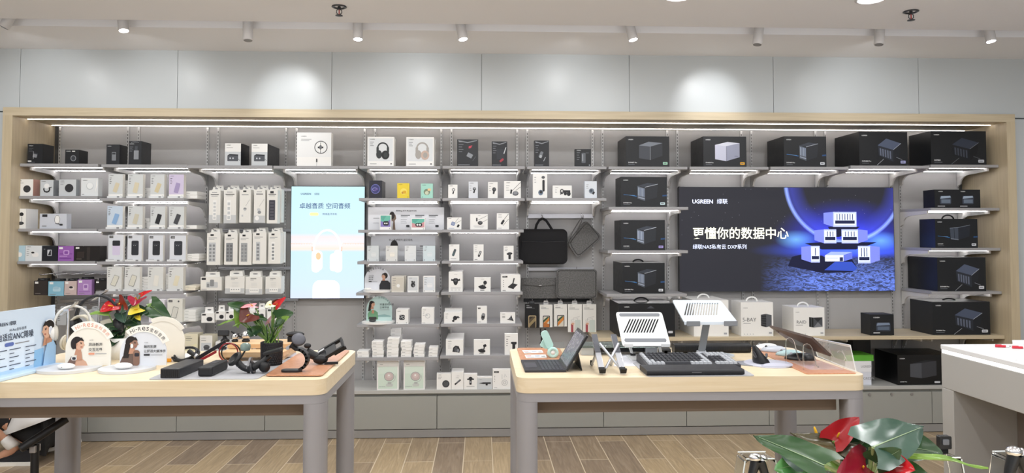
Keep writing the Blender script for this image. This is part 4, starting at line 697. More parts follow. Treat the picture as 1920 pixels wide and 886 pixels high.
ab('white box with slanted black clamp picture, front one of two', 832.5, 866, 585.5, (5, 5), logo(.08, .84, .05)+feats(.08, .7, 3, .12)+[('p', [(.5, .3), (.58, .6), (.8, .68), (.9, .5), (.78, .54), (.68, .36)], D2), ('e', .62, .5, .12, .12, D2), ('e', .52, .24, .07, .06, D2), ('e', .8, .55, .05, .05, D3)])
ab('white box standing behind the slanted clamp box', 834, 866.5, 578, (5, 5), (), Y=YS+.10)
ab('tall narrow white box with black watch-like picture and logo tag', 894.3, 913, 574, (5, 5), black_tag(.1, .84)+[('rt', .62, .42, .34, .6, .12, -10, D2), ('e', .64, .52, .16, .16, M('#8d9096')), ('e', .58, .26, .12, .12, D3), ('r', .1, .08, .4, .1, INKL)], side_dark := .05) if False else ab('tall narrow white box with black watch-like picture and logo tag', 894.3, 913, 574, (5, 5), black_tag(.1, .84)+[('rt', .62, .42, .34, .6, .12, -10, D2), ('e', .64, .52, .16, .16, M('#8d9096')), ('e', .58, .26, .12, .12, D3), ('r', .1, .08, .4, .1, INKL)])
ab('small white box with three-blade black clip picture', 938.2, 966, 586, (5, 5), logo(.1, .84, .06)+bars(.12, .68, [.2, .2], .04, .12, INK)+[('p', [(.42, .36), (.62, .46), (.74, .78), (.8, .5), (.9, .2), (.66, .3)], D2), ('e', .68, .42, .1, .1, D3)])
ab('white box with chunky black camera mount picture', 836, 868.5, 636.5, (5, 6), L4+[('p', [(.38, .22), (.42, .5), (.56, .62), (.74, .58), (.82, .36), (.78, .16), (.6, .2)], D2), ('e', .58, .38, .1, .14, D3), ('e', .7, .3, .07, .1, M('#8b8e94'))], us=871)
ab('white square box with curved arm mount picture', 888.3, 918.7, 637, (5, 6), [('tc', 'UGREEN', .5, .84, .03, INKL), ('e', .52, .26, .2, .1, D2), ('l', [(.6, .3), (.66, .56)], .07, D2), ('rt', .68, .62, .2, .16, .05, 20, D2), ('rt', .42, .34, .3, .12, .04, 14, D2), ('r', .34, .1, .62, .13, INK)])
ab('tall white box with black clamp picture at the edge of the right table', 946.3, 971, 625.5, (5, 6), logo(.12, .86, .035)+feats(.12, .76, 4, .14, INK, .1)+[('p', [(.45, .56), (.52, .62), (.9, .62), (.9, .52), (.8, .48), (.8, .24), (.92, .18), (.9, .1), (.48, .12), (.5, .2), (.58, .26), (.58, .5)], D2)])
ab('white box with round black vent picture on the ledge', 818.8, 845.7, 700, ZB, logo(.12, .9, .035)+feats(.1, .8, 2, .26)+[('e', .64, .36, .25, .25, D2), ('o', .64, .36, .21, .21, .02, D3), ('e', .64, .36, .1, .1, D3), ('o', .64, .36, .15, .15, .02, M('#85888d'))], Y=YC+.012)
ab('tall white box with slanted black bar picture on the ledge', 846.4, 869, 697, ZB, [('tc', 'UGREEN', .55, .76, .03, INKL), ('tc', 'UGREEN', .5, .66, .03, INK), ('rt', .52, .42, .62, .13, .03, 40, D2), ('rt', .54, .45, .36, .06, .02, 40, M('#8b8e94'))], Y=YC+.012, us=870)
ab('white box with T-shaped black mount picture on the ledge', 869.8, 894.7, 700.8, ZB, [('tc', 'UGREEN', .5, .86, .03, INKL), ('rt', .5, .66, .52, .1, .04, 0, D2), ('e', .5, .7, .15, .14, D2), ('rr', .42, .3, .58, .66, .04, D2), ('r', .46, .42, .54, .54, M('#a5a8ad')), ('r', .2, .18, .8, .2, INKL)], Y=YC+.015)
ab('low grey box with flat black bar picture on the ledge', 895, 923, 706.3, ZB, [('r', 0, 0, 1, .9, CG), ('t', 'UGREEN', .1, .78, .05, INKL), ('p', [(.08, .5), (.4, .42), (.9, .42), (.9, .56), (.4, .56)], D2), ('rr', .55, .3, .7, .46, .03, D2), ('r', .5, .5, .85, .53, D3)], Y=YC+.017)
ab('large white box with pale circle outline and logo tag, right end of the ledge goods', 923.8, 958.8, 692, ZB, black_tag(.07, .82)+feats(.08, .66, 4, .05, INK, .09)+[('o', .64, .32, .16, .16, .02, M('#b5b9bd')), ('o', .64, .32, .08, .08, .02, M('#b5b9bd')), ('l', [(.5, .5), (.5, .75)], .02, M('#c3c7ca')), ('l', [(.62, .6), (.66, .78), (.74, .62)], .02, M('#c3c7ca')), ('r', .08, .06, .24, .075, INKL)], Y=YC+.017)
# --- bay 7 upper
ab('tall white box with long black microphone picture', 999.3, 1026, 325, (6, 1), feats(.1, .85, 3, .12)+[('rt', .74, .5, .16, .82, .07, 0, D2), ('e', .72, .84, .12, .1, D3), ('e', .54, .22, .17, .19, M('#6f7e92')), ('e', .56, .24, .1, .11, D2)])
ab('low white box with black mount and lens picture', 1036.5, 1072, 347.5, (6, 1), logo(.12, .8, .05)+feats(.12, .66, 3, .1)+[('o', .48, .52, .1, .14, .05, D2), ('rr', .56, .44, .92, .62, .03, D2), ('e', .66, .36, .08, .1, D2), ('e', .84, .34, .1, .12, D2), ('l', [(.4, .28), (.5, .5)], .05, D2)])
ab('pale blue-white box with grey earpiece picture, right end of its shelf', 1096.5, 1119, 339.5, (6, 1), feats(.12, .8, 3, .2)+[('e', .56, .42, .22, .22, M('#7c8794')), ('e', .52, .44, .12, .12, M('#46505c')), ('rt', .72, .3, .16, .24, .04, -30, D2)], front=M('#dde4ec', .45))
# ---------------------------------------------------------------- pegs and hanging goods
HK = M('#c4c4c8', .25, .9)
def peg_rail(name, label, u0, u1, v, Y, hooks, mt=None, y1=None, h=.012, cat='rail'):
    "bar on the back panel with chrome hooks; hooks = (u at tip plane Y, tip extra)"
    z = PY((u0+u1)/2, v, Y).z; xs = [PY(u, v, Y).x for u in hooks]; x0 = PY(u0, v, Y).x; x1 = PY(u1, v, Y).x; xc = (x0+x1)/2
    x0 = max(x0, XL+.01)
    t = empty(name, (xc, YB-.0135, z)); MB().box(x0-xc, x1-xc, -.012, 0, -h, h, mt or STEEL).build('bar', t, bevel=.002, seg=1)
    for x in xs:
        yt = Y-.02-(YB-.0135); MB().tube([(x-xc, -.01, .0), (x-xc, yt+.02, 0), (x-xc, yt+.005, .003), (x-xc, yt, .012)], .0028, HK, 8).build('hook', t)
    tag(t, label, cat); return z
def hang(name, label, u0, u1, vt, vb, vtab, Y, d, front, els=(), us=None, side=None, tabm=None, group=None, cat='box', tabw=.7, film=False):
    z0 = PY((u0+u1)/2, vb, Y).z; vm = (vt+vb)/2; x0 = PY(u0, vm, Y).x; x1 = PY(u1, vm, Y).x; W = x1-x0; H = PY((u0+u1)/2, vt, Y).z-z0
    if us: d = Y*((u1-902)/(us-902)-1)
    d = max(.008, min(d, YB-.03-Y)); side = side or front
    b = MB().box(-W/2, W/2, 0, d, 0, H, front, (side, side, front, side, side, side)); art(b, els, W, H, lambda x, z, e: (x-W/2, -e, z))
    o = b.build(name, None, ((x0+x1)/2, Y, z0)); T = PY((u0+u1)/2, vtab, Y).z-z0-H
    if T > .004:
        tb = MB().slab([(-W*tabw/2, d*.5, H), (W*tabw/2, d*.5, H), (W*tabw/2-.004, d*.5, H+T), (-W*tabw/2+.004, d*.5, H+T)], (0, .0012, 0), tabm or front)
        tb.slab([(x, d*.5-.0004, H+T*.55+y) for x, y in ell(0, 0, W*.16, T*.12, 12)], (0, .0002, 0), M('#6f7276')); tb.build('hang_tab', o)
    tag(o, label, cat, group); return o
YP = YS+.10
STRIP = lambda c, c2, tagged=False, r=5, x=.5, w=.34: ([('r', .3, .9, .62, .97, INK)] if tagged else [('r', .25, .93, .7, .945, INKL)])+[('r', .14, .86, .86, .88, INK), ('r', .2, .82, .75, .83, INKL), ('rr', x-w/2, .1, x+w/2, .70, .05, c)]+[('rr', x-w*.3, .13+i*.55/r, x+w*.3, .13+(i+.62)*.55/r, .03, c2) for i in range(r)]
SW, SD, SG = M('#f5f5f2', .4), M('#8f9295'), M('#c9ccce')
LWH = M('#ecebe6', .45)
peg_rail('hook_rail', 'upper chrome hook rail of the power strip column', 386, 541, 351, YP, [403, 431, 460, 487, 511])
rowA = [(392, 413, 356.5, 418, 350, 'white power strip pack with five-socket picture, first in the upper hanging row', STRIP(SW, SG)), (419.5, 442.5, 356, 418.3, 350, 'white power strip pack with cable loop picture, second in the upper hanging row', STRIP(SW, SG, r=4, x=.42)),
        (449, 470, 355.5, 417, 350, 'white pack with slim gadget and cable picture, upper hanging row centre', [('r', .32, .93, .6, .98, INK), ('r', .2, .84, .8, .86, INKL), ('l', [(.55, .5), (.9, .7)], .02, SD), ('e', .5, .42, .14, .12, SD), ('e', .5, .38, .1, .08, SG), ('rr', .2, .18, .34, .24, .02, SG)]),
        (476, 497, 355.5, 417.5, 350, 'white pack with two round plugs picture, upper hanging row', [('r', .25, .93, .7, .945, INKL), ('r', .2, .86, .8, .88, INK), ('l', [(.5, .5), (.92, .72)], .02, SD), ('e', .44, .4, .15, .13, SG), ('e', .5, .32, .16, .14, SD), ('p', [(0, 0), (1, 0), (1, .22), (0, .22)], SG), ('e', .3, .14, .18, .2, WHITE)]),
        (500.5, 520.5, 356, 418.5, 350, 'white power strip pack with dark strip picture, end of the upper hanging row', STRIP(M('#3b3b46'), M('#55555f'), True, 6, .48, .58))]
for u0, u1, vt, vb, tb, lb, e in rowA:
    if 'five-socket' in lb or 'loop' in lb: e = [('r', 0, 0, 1, .25, SG)]+e
    hang('power_strip_pack', lb, u0, u1, vt, vb, tb, YP, .065, LWH, e)
    hang('power_strip_pack', 'pack hanging just behind the '+lb.split(',')[0].replace('white ', '')+', upper row', u0+5.5, u1+7, vt-1.5, vb-2, tb-3, YP+.08, .04, LWH, (), us=u1+12)
peg_rail('hook_rail', 'middle chrome hook rail of the power strip column', 384, 541, 431, YP, [401, 433, 460, 487, 514])
rowB = [(388, 413, 436.5, 496.3, 'first in the lower hanging row', SG, 2), (420.6, 445, 437.5, 496, 'second in the lower hanging row, darker socket grid', SD, 2), (448.5, 471.7, 437.5, 496.3, 'third in the lower hanging row, grey socket grid', M('#a9acae'), 2), (473.8, 499, 435, 494.3, 'fourth in the lower hanging row with narrow socket strip', SG, 1), (503, 525.8, 435.5, 494, 'end of the lower hanging row with single socket strip', SW, 1)]
for u0, u1, vt, vb, lb, c, k in rowB:
    w = .52 if k == 2 else .3; e = [('r', .25, .91, .5, .965, INK), ('r', .12, .84, .75, .855, INKL), ('r', .12, .80, .55, .81, INKL), ('rr', .4-w/2, .1, .4+w/2, .70, .04, c)]
    for i in range(5):
        for j in range(k): x = .4-w/2+w*(j+.18)/k; e.append(('r', x, .13+i*.11, x+w*.62/k, .2+i*.11, SD if c is not SD else M('#6f7276')))
    hang('power_strip_pack', 'white tall power strip box, '+lb, u0, u1, vt, vb, vt-7, YP, .07, LWH, e)
    hang('power_strip_pack', 'box hanging behind the '+lb, u0+4.5, u1+6, vt-1.5, vb-2, vt-9, YP+.09, .05, LWH, (), us=u1+10)
peg_rail('hook_rail', 'hook rail holding the wide socket packs above the red flowers', 382, 541, 506, YP, [396, 441, 476, 512])
hang('socket_pack', 'wide white socket box with grey adapter picture, left of its hanging row', 376, 415.5, 518.8, 544, 509.5, YP, .05, LWH, [('r', .05, .78, .25, .94, INK), ('rr', .28, .2, .82, .62, .04, SG), ('rr', .45, .3, .64, .8, .04, SD), ('rr', .3, .25, .42, .5, .03, SD), ('r', .05, .08, .3, .12, INKL)], us=421)
for u0, u1, vt, vb, lb in ((422, 458.5, 517.5, 550, 'second in the row'), (460, 491.5, 518.5, 551.5, 'third in the row, narrower'), (497.7, 527, 518.5, 550.3, 'right end of the row')):
    hang('socket_pack', 'white socket pack with grey foot, '+lb, u0, u1, vt, vb, vt-9, YP, .03, LWH, [('r', 0, 0, 1, .30, SG), ('rr', .25, .1, .8, .36, .03, SW), ('r', .3, .88, .65, .91, INK), ('r', .3, .80, .5, .82, INKL)]+[('e', .34+.12*i, .24, .03, .03, SD) for i in range(4)]+[('r', .35, .4+.08*i, .7, .41+.08*i, SG) for i in range(4)], us=u1+5)
    hang('socket_pack', 'socket pack hanging behind the one '+lb, u0+4, u1+4.5, vt-1.5, vb-4, vt-11, YP+.07, .03, LWH, ())
peg_rail('hook_rail', 'low hook rail of small gadget boxes behind the middle plant', 382, 541, 568, YP, [391, 413, 431, 452, 470, 488, 510])
for i, (u0, u1, vt, vb, lb) in enumerate(((377.5, 402, 587, 604.5, 'leftmost and largest of the low hanging row'), (404, 422, 583.5, 599.5, 'second of the low hanging row'), (423, 440, 583.5, 599, 'third of the low hanging row'), (444, 460, 583, 599, 'fourth of low hanging row, behind dark red flower'), (463, 478, 582, 599, 'fifth of the low hanging row'), (480, 497, 580, 600, 'sixth of the low hanging row'), (501, 522, 578, 600, 'rightmost of the low hanging row'))):
    hang('gadget_box', 'small white box with round speaker picture, '+lb, u0, u1, vt, vb, vt-11, YP-.01, .05, WHITE, [('r', .06, .78, .34, .94, INK), ('rr', .4, .15, .86, .62, .18, M('#4b4d52')), ('rr', .46, .2, .8, .56, .14, D2)], us=u1+5)
# bay 1 hanging earbud boxes and lower row
YH = YS+.08
peg_rail('hook_rail', 'clear hook rail at the lower left carrying the small pastel earbud boxes', 70, 200, 514.5, YH, [77, 105, 132, 160, 188])
for u0, u1, vt, vb, c, lb, e in ((63.5, 89, 526, 553, '#322c2a', 'dark brown hanging box, leftmost of the low pastel row', []), (90.5, 119.5, 527, 554.3, '#8cc0d8', 'sky blue hanging earbud box', [('rr', .3, .3, .8, .6, .08, M('#b9d9e8')), ('e', .5, .55, .2, .1, M('#a5c9dc'))]), (120.7, 143.5, 526.5, 552.5, '#cfbcb8', 'dusty beige hanging earbud box with black bud', [('rr', .4, .35, .8, .62, .08, M('#e3d6d2')), ('e', .55, .55, .16, .09, INK)]), (145.5, 172, 523.8, 552.5, '#b48cc8', 'lilac hanging earbud box', [('rr', .4, .3, .76, .72, .06, M('#d4b6e2')), ('rr', .46, .45, .68, .65, .05, M('#9a6cb4')), ('r', .1, .2, .9, .24, M('#9a6cb4'))]), (178.5, 200, 526, 546, '#2a2624', 'dark hanging box at the right of the pastel row', [])):
    cc = M(c, .25); hang('earbud_box', lb, u0, u1, vt, vb, vt-4.5, YH, .05, cc, [('r', .08, .8, .32, .94, WHITE)]+e+[('r', .1, .1, .5, .13, M('#8b8480'))], us=u1+5, tabm=BLACK)
    hang('earbud_box', 'box hung behind the '+lb.replace(' hanging', '').split(',')[0], u0+6, u1+6, vt-1, vb-3, vt-5, YH+.09, .04, M('#2f2b2a', .3), (), tabm=BLACK)
peg_rail('hook_rail', 'lowest left hook rail, behind the headphone stand', 65, 200, 571, YH, [110, 125, 148, 170])
for u0, u1, lb in ((107, 124, 'left'), (141, 163, 'middle'), (166, 186, 'right')): hang('accessory_box', 'grey-white hanging box behind the headphones, '+lb+' of three', u0, u1, 580, 609, 574, YH, .04, M('#b9bcbe', .5), logo(.1, .88, .06)+feats(.1, .8, 5, .25, INK, .12))
# bags, sleeves, phone films in bay 7
x0, x1 = up_x[13], up_x[14]
def bar_thing(label, v, h, Y=YB-.02):
    a, c = up_x[11+1], up_x[13]; z = PY(1050, v, Y).z; t = empty('bag_rail', ((a+c)/2, YB-.0135, z)); MB().box(a-(a+c)/2, c-(a+c)/2, -.02, 0, -h, h, M('#c6c6cc', .3, .5)).build('bar', t, bevel=.002, seg=1); tag(t, label, 'rail'); return t, z
t, zr = bar_thing('pale metal bar above the black bag, with two wire hooks', 405, .018)
def s_hook(t, u, Y, z):
    x = PY(u, 405, Y).x-t.location.x; y0 = -.02; y1 = Y-t.location.y
    MB().tube([(x, y0+.004, .024), (x, y0-.006, .022), (x, y0-.008, -.01), (x, y1, -.024), (x, y1-.012, -.012), (x, y1-.014, .006)], .0028, HK, 8).build('hook', t)
YBAG = YB-.12
s_hook(t, 1017, YBAG, zr); s_hook(t, 1093, YBAG, zr)
def panel_px(pts, Y, th, mt, name, parent=None, origin=None, bev=.004, r=0):
    q = [PY(u, v, Y) for u, v in pts]; o_ = Vector(origin); return MB().slab([p-o_ for p in q], (0, th, 0), mt, True).build(name, parent, bevel=bev)
def rr_px(u0, u1, v0, v1, r):
    return [(( u0+u1)/2+x, (v0+v1)/2-y) for x, y in rrect(u1-u0, v1-v0, r, 6)]
og = PY(1019, 495, YBAG); t = empty('laptop_bag', og)
panel_px(rr_px(973.5, 1064, 429, 495, 10), YBAG, .055, CANVAS, 'body', t, og, .012)
panel_px([(979, 452), (1059, 452), (1060, 478), (1056, 490), (1048, 493), (990, 493), (980, 489), (976, 478)][::-1], YBAG-.008, .008, CANVAS, 'front_pocket', t, og, .003)
MB().tube([PY(979, 452, YBAG-.009)-og, PY(1020, 453.5, YBAG-.009)-og, PY(1059, 452, YBAG-.009)-og], .0025, M('#2c2c30', .4), 8).build('zip', t)
hp = [(1004, 430), (1006, 421), (1011, 412.5), (1017.5, 409.5), (1024, 413), (1030, 422), (1035, 430)]
h = MB(); P = [PY(u, v, YBAG+.02)-og for u, v in hp]
for a, b in zip(P, P[1:]): d = (b-a).normalized(); h.obox((a+b)/2, d, (0, 1, 0), d.cross(Vector((0, 1, 0))), (b-a).length/2+.004, .004, .0095, CANVAS)
h.build('carry_handle', t, bevel=.002, seg=1); tag(t, 'black fabric laptop bag hanging from the pale bar', 'bag')
og = PY(1097, 483, YBAG+.03); t = empty('felt_pouch', og)
def rc(pts, r=5):
    out = []; n = len(pts)
    for i in range(n):
        p = Vector(pts[i]); a = (Vector(pts[i-1])-p).normalized()*r; b = (Vector(pts[(i+1) % n])-p).normalized()*r
        for k in range(5): s = k/4; out.append(tuple((p+a)*(1-s)**2+p*2*s*(1-s)+(p+b)*s*s))
    return out
panel_px(rc([(1098, 411.5), (1129.5, 444), (1083, 485), (1063.5, 455)][::-1], 9), YBAG+.03, .03, FELT, 'body', t, og, .008)
zp = [PY(u, v, YBAG+.028)-og for u, v in rc([(1100, 416), (1125, 444), (1084, 480), (1068, 455)], 8)]
MB().tube(zp, .002, M('#3c3c3c', .7), 8, closed=True).build('zip', t)
MB().tube([PY(u, v, YBAG+.02)-og for u, v in ((1066, 452), (1072, 437), (1086, 414), (1092, 407), (1090, 416), (1078, 440), (1068, 454))], .004, FELT, 8).build('wrist_strap', t)
tag(t, 'grey felt pouch hanging tilted by its wrist strap', 'pouch')
t, zr2 = bar_thing('second pale metal bar, below the black bag and behind the felt sleeves', 504, .014)
og = PY(1010, 588.0*.0+559, YBAG+.04); t = empty('envelope_sleeve', og)
panel_px(rr_px(977.5, 1046, 520, 559, 3), YBAG+.04, .02, FELT, 'body', t, og, .005); panel_px([(977.5, 520), (1046, 520), (1043, 533), (1012, 536), (980, 533)][::-1], YBAG+.033, .006, FELT, 'flap', t, og, .002)
c = PY(1013, 535, YBAG+.03)-og; MB().ball(c, .012, .004, .006, STEEL).build('clasp', t); tag(t, 'grey felt envelope sleeve with small clasp behind the zip sleeve', 'sleeve')
MB().tube([PY(990, 520, YBAG+.05)-og, PY(990, 505, YB-.03)-og, PY(990, 502, YB-.04)-og], .0025, HK, 8).build('hang_loop', t)
og = PY(1081, 559, YBAG-.005); t = empty('laptop_sleeve', og)
panel_px(rr_px(1043.5, 1119.5, 504.5, 558.8, 6), YBAG-.005, .025, FELT, 'body', t, og, .008)
MB().tube([PY(u, v, YBAG-.007)-og for u, v in rr_px(1046, 1117, 507, 556.5, 5)], .002, M('#3c3c3c', .7), 8, closed=True).build('zip', t)
MB().tube([PY(1081, 505, YBAG+.008)-og, PY(1081, 501, YB-.05)-og, PY(1081, 500, YB-.04)-og], .0025, HK, 8).build('hang_loop', t); tag(t, 'grey felt zip laptop sleeve with rounded corners', 'sleeve')
peg_rail('hook_rail', 'dark hook rail of the phone screen films under the felt sleeves', 983, 1112, 563, YBAG, [998, 1025, 1051, 1078, 1106], M('#3a3b3e', .5), h=.018)
def PHN(dark): return [('t', 'UGREEN', .1, .93, .022, PRINTW if dark else INK), ('r', .1, .86, .5, .875, PRINTW if dark else INK), ('r', .1, .82, .7, .83, INKL), ('rr', .24, .0, .80, .52, .08, M('#c9b48c') if dark else M('#4a4b50')), ('rr', .29, .0, .75, .48, .06, M('#3a332b') if dark else M('#d9d2c4')), ('p', [(.29, .02), (.75, .3), (.75, .46), (.29, .18)], M('#9c8a64') if dark else M('#d98a3c')), ('p', [(.29, .2), (.75, .46), (.6, .47), (.29, .32)], M('#5f5340') if dark else M('#3f5a3c'))]
def FLM(): return [('t', 'UGREEN', .1, .93, .022, INK), ('r', .1, .86, .5, .875, INK), ('r', .1, .82, .8, .83, INKL), ('l', [(.36, .02), (.36, .5), (.84, .56)], .016, INKL), ('l', [(.24, .02), (.24, .44), (.7, .5), (.7, .02)], .016, INKL), ('rr', .2, 0, .62, .4, .06, M('#e6ded8')), ('rr', .22, 0, .38, .3, .04, M('#a84a52')), ('e', .34, .3, .1, .08, M('#d9a88c')), ('rr', .5, 0, .9, .44, .06, M('#cfd8d2'))]
for u0, u1, vt, vb, m_, e, lb in ((984.5, 1010.5, 569.5, 614, BLACK, PHN(1), 'black phone film pack with gold outlined phone, first of five'), (1012, 1036, 571, 613, LWH, PHN(0)+[('p', [(.29, 0), (.75, 0), (.75, .14), (.29, .22)], M('#c2763c'))], 'white phone film pack with green and orange picture, second of five'), (1038.8, 1063, 570, 611.5, LWH, PHN(0), 'white phone film pack with framed orange phone, third of five'), (1065, 1091, 570, 622, LWH, FLM(), 'longer white film pack with layered glass picture, fourth of five'), (1092.5, 1118, 570, 622, LWH, FLM(), 'longer white film pack at the right end of the five')):
    hang('phone_film_pack', lb, u0, u1, vt, vb, 563.5, YBAG, .035, m_, e, tabw=.4, tabm=M('#3a3b3e') if m_ is BLACK else M('#c9c9c9'))
# slim black tripod head on a low shelf behind the right table
p0 = PY(1018, 690, YB-.15); t = empty('selfie_tripod', (p0.x, p0.y, ZB)); top_z = PY(1018, 615, YB-.15).z-ZB
MB().cyl((0, 0, .12), (0, 0, top_z-.1), .012, BLACK).build('pole', t)
for a in (90, 210, 330): MB().tube([(0, 0, .16), (.10*math.cos(R_(a)), .10*math.sin(R_(a)), .004)], [.008, .006], BLACK, 8).build('leg', t)
MB().box(-.016, .016, -.012, .012, top_z-.10, top_z-.05, BLACK).ball((0, 0, top_z-.115), .024, .02, .02, BLACK).build('ball_head', t); MB().box(-.022, .022, -.008, .008, top_z-.05, top_z-.043, BLACK).box(-.022, -.014, -.008, .008, top_z-.05, top_z, BLACK).box(.012, .022, -.008, .008, top_z-.05, top_z, BLACK).build('phone_clamp', t)
tag(t, 'black selfie tripod on the ledge behind the mint fan, below the phone films', 'tripod')

# ---------------------------------------------------------------- arched signs with portraits
SK, SK2, HR = M('#d9ad93', .5), M('#c28f74', .5), M('#241d1b', .5)
def face(cx, cy, r, sk, hair, look=1, long=False, ear=None, asp=1.):
    "small flat portrait head; radii are fractions of W, asp = W/H"
    a = asp
    e = [('e', cx-look*r*.35, cy+r*.15*a, r*.95, r*1.05, hair)]
    if long: e.append(('p', [(cx-look*r*.3, cy+r*.9*a), (cx-look*r*1.35, cy-r*.2*a), (cx-look*r*1.7, cy-r*2.6*a), (cx-look*r*.75, cy-r*2.6*a), (cx-look*r*.2, cy-r*.6*a)][::1], hair))
    e += [('p', [(cx-r*.42, cy-r*.5*a), (cx+r*.30, cy-r*.7*a), (cx+r*.42, cy-r*1.8*a), (cx-r*.75, cy-r*1.9*a)], SK2), ('e', cx+look*r*.12, cy-r*.08*a, r*.68, r*.92, sk), ('p', [(cx+look*r*.7, cy+r*.12*a), (cx+look*r*.98, cy-r*.26*a), (cx+look*r*.7, cy-r*.34*a)], sk),
          ('p', [(cx-look*r*.95, cy+r*.1*a), (cx-look*r*.45, cy+r*.98*a), (cx+look*r*.45, cy+r*1.02*a), (cx+look*r*.85, cy+r*.42*a), (cx+look*r*.2, cy+r*.52*a), (cx-look*r*.35, cy+r*.1*a), (cx-look*r*.45, cy-r*.5*a), (cx-look*r*.8, cy-r*.5*a)], hair),
          ('rt', cx+look*r*.32, cy+r*.16*a, r*.34, r*.09, r*.03, -look*8, HR), ('rt', cx+look*r*.36, cy+r*.0*a, r*.24, r*.1, r*.04, 0, HR), ('rt', cx+look*r*.42, cy-r*.52*a, r*.34, r*.12, r*.05, look*6, M('#a8504a')), ('e', cx-look*r*.38, cy-r*.12*a, r*.13, r*.2, ear or SK2)]
    return e
def arch_pts(W, H, n=22, bump=None):
    r = W/2; return [(-r, 0)]+[(r, 0)]+[(r*math.cos(R_(a)), max(0, H-r)+r*math.sin(R_(a))) for a in [180*i/n for i in range(n+1)]]
def arch_sign(name, label, p, W, H, yaw, pm, els, base, basem, th=.006, cap=None, capm=None, cap_els=()):
    "p: bottom centre on its base plate; base: (rx, ry, dx, dy)"
    t = empty(name, p, yaw); pts = arch_pts(W, H); b = MB().slab([(x, 0, z+.012) for x, z in pts], (0, th, 0), pm, True)
    art(b, els, W, H, lambda x, z, e: (x-W/2, -e, z+.012))
    if cap:   # raised lettering band cut along the arch top
        r = W/2; cz = max(0, H-r)+.012; a0, a1, r0, r1 = cap; n = 16; an = [R_(a0+(a1-a0)*i/n) for i in range(n+1)]
        q = [(r1*math.cos(a), -.003, cz+r1*math.sin(a)) for a in an]+[(r0*math.cos(a), -.003, cz+r0*math.sin(a)) for a in an[::-1]]
        lb_ = MB().slab(q, (0, .004, 0), capm or WHITE); art(lb_, cap_els, W, H, lambda x, z, e: (x-W/2, -.003-e, z+.012)); lb_.build('lettering_band', t)
    b.build('panel', t); rx, ry, dx, dy = base
    MB().slab([(dx+rx*math.cos(R_(a)), dy+ry*math.sin(R_(a)), 0) for a in range(0, 360, 9)], (0, 0, .012), basem, True).build('base_plate', t, bevel=.002)
    tag(t, label, 'sign'); return t
def earcase(label, p, s, body, dot=None, rz=0, nm='earbud_case'):
    t = MB().ball((0, 0, s*.34), s, s*.62, s*.36, body, 22, 12); 
    t.v = [Vector((v.x, v.y, max(v.z, 0))) for v in t.v]
    if dot: t.ball((-s*.2, -s*.58, s*.3), s*.06, s*.03, s*.05, dot, 8, 6)
    t.lathe([(1.0, -.006*s), (1.012, 0), (1.0, .006*s)], (0, 0, s*.42), M('#c9cccf'), 24) if False else None
    t = t.build(nm, None, p); t.rotation_euler.z = rz; tag(t, label, 'earbud case'); return t
def on_shelf(u, k, Y): z = SR(k); return Vector((PY(u, PROJV(z, Y), Y).x, Y, z+.0005))
def wid(u0, u1, v, Y): return PY(u1, v, Y).x-PY(u0, v, Y).x
Ya = YS+.13; Wd = wid(684, 732, 520, Ya); p = on_shelf(707.5, (4, 4), Ya); Hd = PY(708, 500.5, Ya).z-p.z-.012
e = face(.76, .60, .11, SK, HR, -1, False, asp=Wd/Hd)+[('p', [(.58, 0), (1., 0), (1., .3), (.9, .4), (.66, .4), (.58, .2)], M('#26272b')), ('l', [(.66, .63), (.72, .63)], .012, INK)]+[('t', '双重主动降噪', .16, .62, .035, INK), ('t', '低沉浸', .16, .52, .065, INK, .01), ('t', '更从容', .16, .42, .065, INK, .01), ('rr', .16, .34, .28, .385, .01, INK), ('r', .3, .355, .5, .37, INKL)]
e += [('ta', '半入耳主动降噪', .5, 1-Wd/2/Hd, .43, .075, 98, INK)]
arch_sign('arched_sign', 'white arched shelf sign with a man in black turtleneck', p, Wd, Hd, 0, M('#dcdfe6', .4), e, (Wd*.56, .11, .01, -.04), WHITE)
earcase('white earbud case on the base of the man sign', p+Vector((-Wd*.32, -.07, .0122)), .028, WHITE)
Wd = wid(687.5, 735.5, 570, Ya); p = on_shelf(711, (4, 5), Ya); Hd = PY(711, 555, Ya).z-p.z-.012
e = [('p', [(.05, .15), (.95, .15), (.95, .2), (.7, .26), (.4, .22), (.05, .28)], M('#8fb2b0'))]+face(.24, .68, .105, SK, HR, 1, True, asp=Wd/Hd)+[('p', [(.06, .06), (.46, .06), (.44, .34), (.34, .42), (.14, .42), (.06, .3)], M('#6fa07c')), ('p', [(.2, .3), (.3, .3), (.3, .44), (.22, .44)], SK2), ('rr', .1, .04, .4, .16, .03, M('#3a3634'))]+[('t', '双重空间声场', .52, .62, .09, INK), ('t', '立体环绕', .52, .5, .09, INK), ('r', .52, .44, .9, .455, INKL)]+[('ta', '主动空间降噪', .5, 1-Wd/2/Hd, .43, .075, 62, M('#4a5f5d'))]
arch_sign('arched_sign', 'teal arched shelf sign with a long-haired woman in green', p, Wd, Hd, 0, M('#bfd9d6', .4), e, (Wd*.64, .11, .0, -.04), WHITE)
earcase('dark grey earbud case on the base of the teal sign', p+Vector((-Wd*.2, -.08, .0122)), .026, M('#3a3d40', .3))
